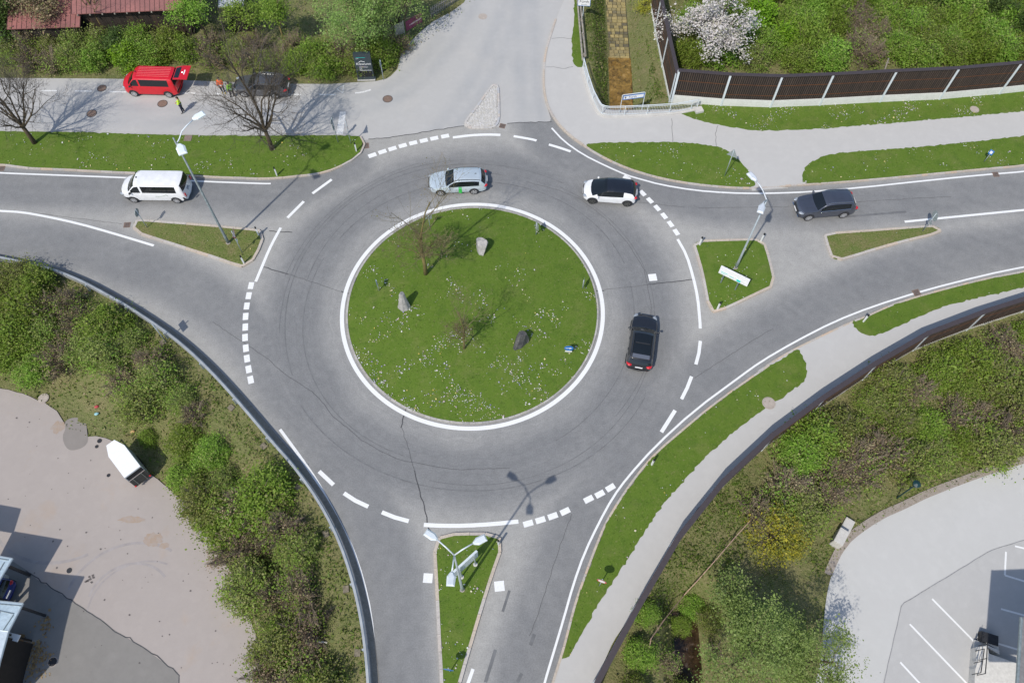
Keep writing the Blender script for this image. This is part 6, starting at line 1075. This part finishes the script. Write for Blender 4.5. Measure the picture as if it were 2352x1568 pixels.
# ---- noise barriers
M_slat = islands_mat('dark_timber', [(.06, .042, .033), (.08, .056, .044), (.045, .033, .028), (.095, .07, .055), (.07, .048, .036)], .8, 4, .5); M_board = solid('timber_back', (.014, .010, .009), .9, var=.3); M_capB = solid('brown_metal_cap', (.075, .06, .062), .45, .2, var=.08); M_rust = solid('rust_batten', (.13, .05, .018), .8, var=.3); M_wbase = ground_mat('white_concrete_base', [(1.2, [(.3, (.6, .6, .56)), (.7, (.76, .76, .72))], 1), (7, [(.3, (.5, .5, .45)), (.6, (.74, .74, .7))], .4)], .85)
def barrier(label, P, z0, zb, zt, front, capw=.16, post_front=True, lead=None):
    o = thing('noise_barrier', label, 'noise barrier', (0, 0, 0)); P = [np.array(p) for p in P]
    for i in range(len(P) - 1):
        a, b = P[i], P[i + 1]; d = b - a; l = np.linalg.norm(d); d /= l; n = np.array([-d[1], d[0]]) * front; rz = math.atan2(d[1], d[0]); c = (a + b) / 2; at = lambda u, v: a + d * u + n * v
        z0i = z0 if isinstance(z0, (int, float)) else z0[i]
        q = at(l / 2, 0); mb = MB(); mb.box((q[0], q[1], (z0i + zb) / 2 - .3), (l, .16, zb - z0i + .6), rz); mb.obj('base', M_wbase, o)
        mb = MB(); q = at(l / 2, -.02); mb.box((q[0], q[1], (zb + zt) / 2 - .02), (l - .02, .06, zt - zb - .06), rz)
        pb = mb.obj('panel', M_board, o); mb = MB(); ns = int(l / .175)
        for s in (1, -1):
            for k in range(ns): q = at((k + .5) * l / ns, -.02 + s * .052); mb.box((q[0], q[1], (zb + zt) / 2), (.085, .04, zt - zb - .1), rz)
        mb.obj('slats', M_slat, pb); mb = MB()
        for s, zz in ((1, .62), (1, .2), (-1, .62)): q = at(l / 2, -.02 + s * .078); mb.box((q[0], q[1], zb + (zt - zb) * zz), (l - .12, .014, .05), rz)
        mb.obj('battens', M_rust, pb); q = at(l / 2, -.02); mb = MB(); mb.box((q[0], q[1], zt + .03 + .004 * (i % 2)), (l + .1, capw * 2, .07), rz); mb.obj('cap', M_capB, o)
    for i, p in enumerate(P):
        a = P[max(i - 1, 0)]; b = P[min(i + 1, len(P) - 1)]; d = b - a; d /= np.linalg.norm(d); n = np.array([-d[1], d[0]]) * front; rz = math.atan2(d[1], d[0]); z0i = z0 if isinstance(z0, (int, float)) else z0[min(i, len(z0) - 1)]
        for s in ((1, -1) if post_front else (-1,)): q = p + n * .1 * s; mb = MB(); mb.box((q[0], q[1], (z0i + zt) / 2 - .05), (.17, .06, zt - z0i), rz); mb.obj('post', M_galvL, o)
    return o
up_px = K(0, 2, [(1295, 905), (1735, 940), (2175, 955)]) + K(0, 3, [(520, 938), (1058, 908), (1592, 884), (2125, 836), (2690, 775), (3300, 700)])
barrier('long brown slatted noise barrier with white base and steel posts above the footpath', GL(up_px, .1), .08, .85, 3.5, -1)
barrier('short arm of slatted noise barrier running back beside the brook bank', GL(K(0, 2, [(1285, 905), (1218, 590), (1155, 275), (1098, -40), (1040, -360)]), .05)[::-1], -.3, .25, 3.2, -1)
nb = resample(NBL, 4.9); nb = nb[(nb[:, 1] > 0) & (nb[:, 0] < 56)]
barrier('curved noise barrier with brown cap between lower footpath and bank', nb, -.45, .05, 2.35, 1, .17)
# ---- railing at the brook, log barrier, hand rail
rl = GL(K(0, 2, [(505, 600), (545, 745), (590, 880), (640, 985), (660, 1010), (690, 1024), (730, 1030), (925, 1025), (1120, 1015), (1320, 1003), (1425, 985), (1520, 965)]), .2); rl = resample(rl, .14)
o = thing('brook_railing', 'curved grey steel railing around the brook culvert', 'railing', (0, 0, 0)); n = len(rl)
for nm, z, r in (('top_rail', 1.2, .035), ('upper_rail', 1.06, .022), ('bottom_rail', .28, .022)): mb = MB(); mb.tube([(p[0], p[1], z) for p in rl], r, 6); mb.obj(nm, M_galvL, o, smooth=True)
mb = MB()
for i in range(0, n): mb.tube([(rl[i][0], rl[i][1], .28), (rl[i][0], rl[i][1], 1.06)], .011, 4, cap=False)
mb.obj('balusters', M_galvL, o)['kind'] = 'stuff'
for i in list(range(0, n, 14)) + [n - 1]: mb = MB(); mb.box((rl[i][0], rl[i][1], .62), (.06, .06, 1.2)); mb.obj('post', M_galvL, o)
mb = MB(); q = resample(rl, .5); a, b = offset_line(q, .22), offset_line(q, -.22)
for i in range(len(q) - 1): mb.prism([a[i], a[i + 1], b[i + 1], b[i]], -1.5, .2)
struct(mb.obj('culvert_wall', M_conc)); pe = rl[-1]; o = tag(MB().box((pe[0] + .15, pe[1] - .25, .2), (.7, .6, .22), .3).obj('concrete_footing', M_conc), 'pale concrete footing block under the railing end', 'footing')
o = thing('log_barrier', 'weathered double log barrier along the brook bank', 'barrier', (0, 0, 0)); M_log = solid('grey_log', (.3, .27, .23), .9, var=.3, vscale=4)
for k, l in enumerate((K(0, 2, [(440, -200), (455, 0), (478, 270), (502, 540)]), K(0, 2, [(468, -200), (485, 70), (507, 280), (528, 500)]))): mb = MB(); mb.tube([(p[0], p[1], .62 - .05 * k) for p in GL(l, .6)], .085, 7); mb.obj('log_rail', M_log, o)
for y in (-100, 200, 330, 515): p = G(K1(0, 2, 470 + y * .08 + 2, y), .3); mb = MB(); mb.tube([(p[0], p[1], -.3), (p[0], p[1], .75)], .09, 7); mb.obj('post', M_log, o)
hp = [T(p, 1.0) for p in K(3, 2, [(1985, 130), (1830, 300), (1650, 510), (1500, 680), (1380, 810), (1210, 1020), (1090, 1190), (1050, 1380)])]
o = thing('hand_rail', 'long thin reddish hand rail on posts through the bank grass', 'railing', (0, 0, 0)); mb = MB(); mb.tube([tuple(p) for p in hp], .026, 6); mb.obj('rail', solid('red_brown_wood', (.45, .29, .23), .7, var=.2), o)
for p in hp: mb = MB(); mb.tube([(p.x, p.y, p.z - 1.2), (p.x, p.y, p.z)], .035, 5); mb.obj('post', M_twig, o)
# ---- boulders
def boulder(label, p, sz, rz, m, seed, tall=False):
    z = ZI(p); b = G3(p, z); random.seed(seed); bm = bmesh.new(); bmesh.ops.create_icosphere(bm, subdivisions=4, radius=1); ns = [(Vector((random.gauss(0, 1), random.gauss(0, 1), random.gauss(0, .7))).normalized(), random.uniform(.42, .72)) for _ in range(13)]
    if tall: ns = [(Vector((math.cos(a), math.sin(a), .16)).normalized(), d_) for a, d_ in ((.2, .40), (1.5, .55), (2.6, .42), (3.6, .45), (4.7, .58), (5.6, .5))] + [(Vector((.25, .1, 1)).normalized(), .8), (Vector((-.5, .3, 1)).normalized(), .82)]
    for v in bm.verts:
        v.co *= 1.25
        for n_, dd in ns:
            e = v.co.dot(n_)
            if e > dd: v.co -= n_ * (e - dd)
        v.co += Vector((random.gauss(0, .008), random.gauss(0, .008), random.gauss(0, .008))); t = (v.co.z + .7) / 1.4; v.co = Vector((v.co.x * sz[0] * (1.12 - .3 * t), v.co.y * sz[1] * (1.12 - .3 * t), (v.co.z + .62) * sz[2]))
    me = bpy.data.meshes.new('boulder'); bm.to_mesh(me); bm.free(); me.materials.append(m); o = link('boulder', me); o.location = b; o.rotation_euler = (0, 0, rz); return tag(o, label, 'boulder')
M_rk = ground_mat('limestone_rock', [(1.6, [(.3, (.3, .29, .28)), (.7, (.48, .46, .44))], 1), (7, [(.3, (.2, .19, .19)), (.7, (.55, .52, .5))], .5)], .9, (.8, .05, 6)); M_rkd = ground_mat('dark_rock', [(2.2, [(.3, (.05, .05, .055)), (.62, (.14, .135, .13)), (.78, (.4, .37, .35))], 1)], .8, (.8, .05, 6))
boulder('tall upright pale stone slab on the roundabout island', K1(1, 1, 1262, 1430), (.74, .55, 1.25), .25, M_rk, 3, True); boulder('broad pale boulder near the top of the roundabout island', K1(1, 1, 1962, 915), (.82, .66, .95), .5, M_rk, 5); boulder('dark boulder with white streaks low on the roundabout island', (1198, 786), (.76, .62, 1.1), .3, M_rkd, 9)
# ---- covers and gratings
def cover(p, r, m, lab, z, group='round covers in the ground'):
    b = G3(p, z); o = thing('manhole_cover', lab, 'manhole cover', b, random.uniform(0, 3), group); mb = MB(); mb.tube([(0, 0, -.04), (0, 0, .012)], r, 28); mb.obj('lid', m, o); mb = MB(); n = 28
    for k in range(n): a0, a1 = 2 * PI * k / n, 2 * PI * (k + 1) / n; mb.add([(r * 1.02 * math.cos(a0), r * 1.02 * math.sin(a0), .008), (r * 1.02 * math.cos(a1), r * 1.02 * math.sin(a1), .008), (r * 1.16 * math.cos(a1), r * 1.16 * math.sin(a1), .006), (r * 1.16 * math.cos(a0), r * 1.16 * math.sin(a0), .006)], [(0, 3, 2, 1)])
    mb.obj('rim', M_seam if m is M_iron else M_lidgrey, o)
for p, r, m, lab, z in ((K1(0, 0, 910, 790), .36, M_iron, 'round brown cover near the centre line left of the red van', .005), (K1(0, 0, 820, 1015), .38, M_iron, 'round brown cover in the shadow of the end tree on the side road', .005), (K1(0, 0, 1452, 927), .38, M_iron, 'round brown cover beside the person by the red van', .005), (K1(0, 1, 1112, 885), .38, M_iron, 'round brown cover in the middle of the side road junction', .005), (K1(0, 1, 1962, 150), .36, M_lidgrey, 'round pale cover at the top of the junction road', .005),
                        (K1(0, 3, 1910, 978), .34, M_lidgrey, 'round pale cover among flowers below the noise barrier', .12), (K1(2, 2, 2165, 725), .4, M_lidgrey, 'round pale cover where the long verge meets the lower footpath', .125), (K1(2, 0, 388, 682), .33, M_lidgrey, 'round concrete cover at the grassy edge of the brown yard', ZL + .06), (K1(2, 0, 890, 1062), .17, M_trim, 'larger small dark cover in front of the white trailer', ZL), (K1(2, 0, 865, 1113), .13, M_trim, 'smaller dark cover in front of the white trailer', ZL), (K1(2, 0, 970, 1370), .13, M_trim, 'small dark cover beside the white trailer', ZL), (K1(3, 0, 620, 562), .18, M_trim, 'small dark cover by the stepped roof shadow in the brown yard', ZL), (K1(3, 0, 470, 1378), .26, M_trim, 'dark round drain at the edge of the roof shadow', ZL + .006)):
    cover(p, r, m, lab, z)
def drain(p, w, rz, lab, z=.004, m=None):
    b = G3(p, z); o = thing('drain_grate', lab, 'drain', b, rz, 'street drain gratings'); mb = MB(); mb.box((0, 0, .003), (w, w, .014)); mb.obj('frame', m or M_iron, o); mb = MB()
    for k in range(6): mb.box((0, -w * .34 + k * w * .136, .012), (w * .72, w * .06, .008))
    mb.obj('grate', M_seam, o)
for p, w, rz, lab in ((K1(1, 0, 1135, 703), .5, .1, 'square drain grating at the tip of the western island'), (K1(1, 0, 12, 200), .5, .05, 'square drain grating at the verge kerb by the picture edge'), (K1(0, 1, 912, 1303), .6, .2, 'broken brown drain grating at the rounded verge end'), (K1(0, 1, 2137, 1126), .5, -.25, 'brown drain grating beside the cobbled triangle'), (K1(1, 3, 2100, 252), .5, .1, 'drain grating on the eastern edge line'), (K1(1, 3, 1392, 1308), .55, .3, 'drain grating on the lower edge line')): drain(p, w, rz, lab, .013)
o = tag(MB().box(tuple(G3(K1(0, 0, 1680, 1236), .12)), (.62, .62, .05), .03).obj('shaft_lid', ground_mat('red_stone', [(5, [(.3, (.2, .15, .13)), (.7, (.27, .21, .18))], 1)], .9)), 'square brownish shaft lid at the upper edge of the verge', 'lid')
# ---- small things on the banks
def conc_block(p, size, rz, lab):
    b = T(p); bm = bmesh.new(); bmesh.ops.create_cube(bm, size=1); bmesh.ops.scale(bm, vec=size, verts=bm.verts); bmesh.ops.translate(bm, vec=(0, 0, size[2] / 2 - .05), verts=bm.verts); bmesh.ops.bevel(bm, geom=bm.edges[:], offset=.025, segments=2, affect='EDGES'); me = bpy.data.meshes.new('concrete_block'); bm.to_mesh(me); bm.free(); me.materials.append(M_conc); o = link('concrete_block', me); o.location = b; o.rotation_euler = (0, 0, rz); return tag(o, lab, 'concrete block')
ZB = lambda x, y: ((2830 + x * .11479) * .67181, (1700 + y * .11479) * .67181)
conc_block(ZB(260, 1270), (1.1, .62, 1.0), math.radians(55), 'taller pale concrete block at the edge of the pale yard'); conc_block(ZB(520, 900), (1.15, .62, .45), math.radians(55), 'lower pale concrete block behind the taller one at the pale yard')
tp = T((660, 1485), .12); o = tag(MB().box((0, 0, 0), (.78, 1.05, .05)).obj('metal_plate', solid('grey_sheet', (.33, .38, .38), .25, .3, var=.15)), 'flat grey metal plate lying among the bank shrubs', 'plate'); o.location = tp; o.rotation_euler = (.15, -.25, .05)
tp = T((730, 1474), .35); mb = MB(); mb.tube([(-.65, 0, 0), (0, 0, .02), (.65, -.06, 0)], [.07, .065, .05], 8); o = tag(mb.obj('birch_log', solid('birch_bark', (.7, .68, .64), .8, var=.25, vscale=9)), 'pale birch log lying on the lower bank', 'log'); o.location = tp
for p, c_, lab in ((K1(2, 0, 868, 762), (.45, .06, .07), 'red bag dropped on the bank'), (K1(2, 0, 868, 826), (.3, .55, .6), 'pale blue bag dropped on the bank'), (K1(2, 0, 1190, 985), (.6, .38, .18), 'orange scrap lying behind the trailer')): t = T(p, .1); mb = MB(); mb.ell((0, 0, 0), (.17, .12, .09), 8, 5, .4); o = tag(mb.obj('litter_bag', solid('bag_' + lab.split()[0], c_, .6, var=.2)), lab, 'litter'); o.location = t
w_ = GL(K(0, 3, [(1110, 420), (1135, 600)]), 1.0); o = thing('wooden_stake', 'grey wooden stake leaning in the garden behind the barrier', 'stake', (w_[1][0], w_[1][1], 0)); mb = MB(); mb.tube([(0, 0, -.1), (-.1, .4, 1.6)], .07, 6); mb.obj('stake', M_log, o); mb = MB(); mb.box((-.05, .3, 1.2), (.3, .05, .05)); mb.obj('cross_piece', M_log, o)
for i, p in enumerate(K(3, 0, [(800, 620), (830, 605), (785, 655), (820, 665), (810, 640)])): pass
# picket fence at the top of the junction
o = thing('picket_fence', 'grey picket fence at the top of the tree beside the junction road', 'fence', (0, 0, 0)); a, b = G(K1(0, 1, 1500, 110), .5), G(K1(0, 1, 1780, -60), .5); L_ = np.linalg.norm(b - a); d = (b - a) / L_; rz = math.atan2(d[1], d[0]); mb = MB()
for k in range(int(L_ / .22)): q = a + d * k * .22; mb.box((q[0], q[1], .5), (.09, .025, 1.1), rz)
mb.obj('pickets', solid('grey_picket', (.3, .27, .24), .9, var=.2), o)
for z in (.3, .8): q = (a + b) / 2 - np.array([-d[1], d[0]]) * .03; mb = MB(); mb.box((q[0], q[1], z), (L_, .04, .07), rz); mb.obj('fence_rail', M_log, o)
# ---- barn, lean-to, grey roof
M_tin = None
def tin(name, a, b, sc):
    m, nt, N, L, bs = _newmat(name); tc = N.new('ShaderNodeTexCoord'); n1 = noise(N, L, tc.outputs['Object'], .5, 5); r = ramp(N, [(.3, a), (.7, b)]); L.new(n1.outputs['Fac'], r.inputs['Fac']); n2 = noise(N, L, tc.outputs['Object'], 6, 5); r2 = ramp(N, [(.3, (.8, .8, .8)), (.7, (1.1, 1.1, 1.1))]); L.new(n2.outputs['Fac'], r2.inputs['Fac'])
    L.new(mixc(N, L, r.outputs['Color'], r2.outputs['Color'], .8, 'MULTIPLY'), bs.inputs['Base Color']); bs.inputs['Roughness'].default_value = .5; return m
M_redtin = tin('red_tin_roof', (.20, .085, .078), (.33, .13, .115), 1); M_greytin = tin('grey_tin_roof', (.36, .38, .42), (.5, .52, .56), 1); M_bluetin = tin('blue_grey_tin', (.36, .46, .53), (.46, .56, .62), 1); M_barn = islands_mat('barn_boards', [(.03, .022, .017), (.045, .033, .026), (.022, .017, .014), (.055, .035, .025)], .9, 4, .5)
def ribbed(o, name, A, B, up, ze, zr, m, rib=.3, th=.06):
    A, B = np.array(A), np.array(B); d = B - A; l = np.linalg.norm(d); d /= l; u = np.array(up); mb = MB(); V = [(A[0], A[1], ze), (B[0], B[1], ze), (B[0] + u[0], B[1] + u[1], zr), (A[0] + u[0], A[1] + u[1], zr)]; mb.add(V + [(x, y, z - th) for x, y, z in V], [(0, 1, 2, 3), (7, 6, 5, 4), (0, 4, 5, 1), (1, 5, 6, 2), (2, 6, 7, 3), (3, 7, 4, 0)]); r = mb.obj(name, m, o); mb = MB()
    for k in range(int(l / rib) + 1): p = A + d * min(k * rib, l); mb.tube([(p[0], p[1], ze + .012), (p[0] + u[0], p[1] + u[1], zr + .012)], .022, 4)
    mb.obj('roof_ribs', solid(name + '_rib', (.10, .045, .042) if m is M_redtin else (.2, .26, .3), .6, var=.1), r); return r
ZE = 3.1; a, b = G(K1(0, 0, 640, 128), ZE), G(K1(0, 0, 1640, 86), ZE); o = thing('barn', 'long dark timber barn with a red ribbed metal roof behind the hedge', 'building', (0, 0, 0)); d = b - a; rz = math.atan2(d[1], d[0]); nrm = np.array([-d[1], d[0]]) / np.linalg.norm(d)
ribbed(o, 'roof', a, b, nrm * 6, ZE, ZE + 2.6, M_redtin, .42); wa, wb = a + nrm * .55 + d * .04, b + nrm * .55 - d * .01; L_ = np.linalg.norm(wb - wa); u = d / np.linalg.norm(d); mb = MB()
for k in range(int(L_ / .2)): q = wa + u * (k + .5) * .2; mb.box((q[0], q[1], ZE / 2), (.19, .04 + .02 * (k % 2), ZE), rz)
mb.obj('wall', M_barn, o); q = (wa + wb) / 2 + nrm * 2.6; mb = MB(); mb.box((q[0], q[1], 1.55), (L_, 5, 3.1), rz); mb.obj('inner_wall', M_board, o)
for k in range(9): q = a + d * (.05 + .11 * k) + nrm * .15; mb = MB(); mb.box((q[0], q[1], ZE - .1), (.1, .5, .1), rz); mb.obj('rafter', M_log, o)
ZL2 = 2.3; a, b = G(K1(0, 0, 60, 262), ZL2), G(K1(0, 0, 715, 242), ZL2); o = thing('barn_lean_to', 'lower lean-to of the barn with red metal roof half under branches', 'building', (0, 0, 0)); d = b - a; rz = math.atan2(d[1], d[0]); nrm = np.array([-d[1], d[0]]) / np.linalg.norm(d); ribbed(o, 'roof', a, b, nrm * 4.2, ZL2, ZL2 + 1.4, M_redtin, .42); q = (a + b) / 2 + nrm * 1.8; mb = MB(); mb.box((q[0], q[1], ZL2 / 2 - .05), (np.linalg.norm(d) - .5, 3.0, ZL2 - .1), rz); mb.obj('wall', M_barn, o)
a, b = G(K1(0, 0, 1950, 66), 3.0), G(K1(0, 0, 2175, 60), 3.0); o = thing('small_shed', 'small shed with a grey metal roof between the trees', 'building', (0, 0, 0)); d = b - a; rz = math.atan2(d[1], d[0]); nrm = np.array([-d[1], d[0]]) / np.linalg.norm(d); ribbed(o, 'roof', a, b, nrm * 3.5, 3.0, 3.7, M_greytin, .4); q = (a + b) / 2 + nrm * 1.9; mb = MB(); mb.box((q[0], q[1], 1.45), (np.linalg.norm(d) - .3, 2.9, 2.9), rz); mb.obj('wall', M_board, o)
# ---- metal roofed sheds at the brown yard
def slab(o, name, px, z, m, th=.14, ribs=None):
    P = GL(K(3, 0, px), z); mb = MB(); mb.prism(P, z - th, z); r = mb.obj(name, m, o)
    if ribs:
        mb = MB()
        for a, b in ribs: A, B = G(K1(3, 0, *a), z), G(K1(3, 0, *b), z); mb.tube([(A[0], A[1], z + .02), (B[0], B[1], z + .02)], .03, 5)
        mb.obj('roof_ribs', M_galvD, r)
    n = len(P); mb = MB()
    for i in range(n): A, B = P[i], P[(i + 1) % n]; mb.tube([(A[0], A[1], z - .02), (B[0], B[1], z - .02)], .045, 5)
    mb.obj('gutter', M_galv, r); return r
def wall(o, name, px, z0, z1, m, zpx): 
    P = GL(K(3, 0, px), zpx); mb = MB()
    for a, b in zip(P[:-1], P[1:]): q = (a + b) / 2; d = b - a; mb.box((q[0], q[1], (z0 + z1) / 2), (np.linalg.norm(d), .1, z1 - z0), math.atan2(d[1], d[0]))
    return mb.obj(name, m, o)
zc = ZL + 2.7; o = thing('open_shed', 'open shed with blue grey metal roof at the picture edge of the brown yard', 'building', (0, 0, 0)); slab(o, 'roof', [(-351, 375), (112, 455), (0, 640), (-110, 820), (-560, 760)], zc, M_bluetin, .14, [((-200, 425), (75, 470)), ((40, 490), (-60, 660)), ((-60, 470), (-170, 680))])
slab(o, 'roof', [(-900, 40), (-276, 157), (-351, 375), (-900, 280)], zc + .01, M_bluetin)
for p in ((60, 520), (-90, 790)): g_ = G(K1(3, 0, *p), zc); mb = MB(); mb.box((g_[0], g_[1], (ZL + zc) / 2), (.16, .16, zc - ZL - .1)); mb.obj('post', M_trim, o)
mb = MB(); g_ = G(K1(3, 0, 55, 640), ZL); mb.box((g_[0], g_[1], ZL + .25), (.35, .35, .5), .2); tag(mb.obj('concrete_block', M_conc), 'small pale block beside the open shed post', 'concrete block')
z2 = ZL + 3.3; o = thing('garage_shed', 'shed with stepped blue grey metal roof and dark timber wall in the yard corner', 'building', (0, 0, 0)); slab(o, 'roof', [(-300, 790), (0, 835), (205, 855), (75, 1105), (-330, 1050)], z2, M_bluetin, .14, [((-200, 880), (125, 950)), ((-200, 845), (190, 878)), ((120, 960), (30, 1095)), ((0, 930), (-60, 1085))]); slab(o, 'roof', [(75, 1105), (0, 1370), (-80, 1700), (-600, 1700), (-330, 1050)], z2 - .02, tin('pale_tin', (.5, .57, .62), (.58, .65, .7), 1))
wall(o, 'wall', [(35, 1150), (-40, 1390), (-120, 1700)], ZL, z2 - .16, M_barn, z2 - .1); wall(o, 'wall', [(30, 1120), (-330, 1060)], ZL, z2 - .16, M_barn, z2 - .1); g_ = G(K1(3, 0, 112, 1155), z2 - 1.0); mb = MB(); mb.box((g_[0], g_[1], z2 - 1.0), (.85, .4, .08), -.2); mb.obj('pale_bracket', M_sw, o)
g_ = G(K1(3, 0, 150, 880), z2); mb = MB(); mb.box((g_[0], g_[1], (ZL + z2) / 2 - .1), (.14, .14, z2 - ZL - .2)); mb.obj('post', M_trim, o)
mb = MB(); P_ = GL(K(3, 0, [(195, 1130), (60, 1460), (-60, 1800)]), ZL); ribbon(mb, P_, .5, ZL + .012); struct(mb.obj('yard_ground_strip', ground_mat('brown_leaf_strip', [(6, [(.3, (.2, .12, .05)), (.7, (.32, .2, .09))], 1)], .95)))
PT = []
for c_, n_, s_ in (((300, 1250), 70, 60), ((370, 1320), 90, 45), ((300, 1450), 90, 60), ((400, 1040), 60, 40), ((260, 1370), 50, 60), ((170, 1250), 60, 40), ((150, 1420), 70, 70)):
    for _ in range(n_): PT.append(G3((K1(3, 0, c_[0] + random.gauss(0, s_), c_[1] + random.gauss(0, s_))), ZL + .02))
stuff(link('fallen_leaves', quads('fallen_leaves', np.array([tuple(p) for p in PT]), .13, leaf_mat('fallen_leaf', [(.34, .22, .09), (.42, .3, .14), (.25, .16, .07)], .1), .9)), 'dry brown leaves drifted beside the shed wall', 'leaves')
# ---- building corner with stairs at the pale yard
zr = ZR + 5.6; o = thing('yard_building', 'grey building whose roof edge and gutter reach in at the pale yard', 'building', (0, 0, 0)); E1, E2 = G((2347, 1417), zr), G((2333, 1640), zr); mb = MB(); mb.prism([E1, E2, E2 + np.array([16, 0]), E1 + np.array([16, 1.0])], zr - .25, zr); mb.obj('roof', solid('roof_felt', (.2, .19, .19), .9, var=.15), o); mb = MB(); mb.tube([(E1[0], E1[1], zr - .05), (E2[0], E2[1], zr - .05)], .09, 8); mb.obj('gutter', M_galvD, o); d = E2 - E1; q = (E1 + E2) / 2 + np.array([12.2, .2]); mb = MB(); mb.box((q[0], q[1], (ZR + zr) / 2 - .2), (11.2, np.linalg.norm(d) - .6, zr - ZR - .4)); mb.obj('wall', solid('grey_render', (.3, .29, .28), .9, var=.1), o)
for y in (.3, 4.5): mb = MB(); p = E1 + d / np.linalg.norm(d) * y; mb.box((p[0] + 1.6, p[1], (ZR + zr) / 2 - .1), (.2, .2, zr - ZR - .3)); mb.obj('canopy_post', M_galvD, o).location = (4.4, 0, 0)
ZS = lambda x, y: ((3280 + x * .18115) * .67181, (2050 + y * .18115) * .67181)
o = thing('outside_stairs', 'white concrete outside stairs with dark handrails at the pale yard', 'stairs', (0, 0, 0)); M_wc = solid('white_concrete', (.62, .60, .56), .85, var=.1); zs = ZR + .75
mb = MB(); mb.prism(GL([ZS(330, 885), ZS(520, 865), ZS(565, 1010), ZS(1150, 1215), ZS(1180, 1800), ZS(270, 1800)], zs), ZR, zs); mb.obj('landing', M_wc, o)
for k in range(3): mb = MB(); z = zs - .18 * (k + 1); a0 = 1010 - 70 * k; mb.prism(GL([ZS(500, a0 - 140), ZS(760 - 12 * k, a0 - 75 + 90), ZS(752 - 12 * k, a0 - 75 + 15), ZS(510, a0 - 165)], z), ZR, z); mb.obj('step', M_wc, o)
mb = MB(); mb.prism(GL([ZS(290, 750), ZS(540, 830), ZS(520, 880), ZS(275, 905)], ZR + .2), ZR, ZR + .2); mb.obj('bottom_step', M_wc, o)
for px in ([(490, 1385), (515, 1100), (528, 820)], [(405, 1370), (440, 1150), (470, 920)]): mb = MB(); P_ = [tuple(G3(ZS(*p), zs + .9)) for p in px]; mb.tube(P_, .03, 6); [mb.tube([(p[0], p[1], zs - .1), p], .025, 5) for p in P_]; mb.obj('handrail', M_trim, o)
g_ = G3(ZS(505, 745), ZR); o = thing('dark_box', 'low dark box with a raised frame at the foot of the stairs', 'box', g_, -.3); mb = MB(); mb.box((0, 0, .22), (1.0, .62, .44)); mb.obj('box', M_trim, o); mb = MB(); mb.tube([(-.62, -.2, 0), (-.45, .1, .95), (-.35, -.25, .1)], .022, 5); mb.obj('frame', M_trim, o)
# ================================================================== CAMERA, LIGHT, VIEW
cam = bpy.data.cameras.new('camera'); co = bpy.data.objects.new('camera', cam); COL.objects.link(co)
cam.sensor_width = 36; cam.lens = 36 * FPX / IW; cam.clip_end = 2000; cam.clip_start = .5
right = Vector(_c * RT + _s * UP); upv = Vector(-_s * RT + _c * UP); back = Vector(-FW)
co.matrix_world = Matrix(((right.x, upv.x, back.x, 0), (right.y, upv.y, back.y, 0), (right.z, upv.z, back.z, CAMH), (0, 0, 0, 1)))
SC.camera = co
w = bpy.data.worlds.new('World'); SC.world = w; w.use_nodes = True; nt = w.node_tree
sky = nt.nodes.new('ShaderNodeTexSky'); sky.sky_type = 'NISHITA'; sky.sun_disc = False
EL, AZ = math.radians(50.5), math.radians(57)          # the shadows run towards AZ
sky.sun_elevation = EL
sd = Vector((-math.cos(AZ) * math.cos(EL), -math.sin(AZ) * math.cos(EL), math.sin(EL)))
sky.sun_rotation = math.atan2(sd.x, sd.y)
nt.links.new(sky.outputs['Color'], nt.nodes['Background'].inputs['Color']); nt.nodes['Background'].inputs['Strength'].default_value = .15
sl = bpy.data.lights.new('sun', 'SUN'); sl.energy = 3.5; sl.angle = math.radians(.8); sl.color = (1, .95, .865)
so = bpy.data.objects.new('sun', sl); COL.objects.link(so); so.rotation_euler = (-sd).to_track_quat('-Z', 'Y').to_euler(); so.location = (-20, -10, 60)
SC.view_settings.view_transform = 'Standard'; SC.view_settings.look = 'None'; SC.view_settings.exposure = 0.0; SC.view_settings.gamma = 1
SC.cycles.max_bounces = 6; SC.cycles.transparent_max_bounces = 12
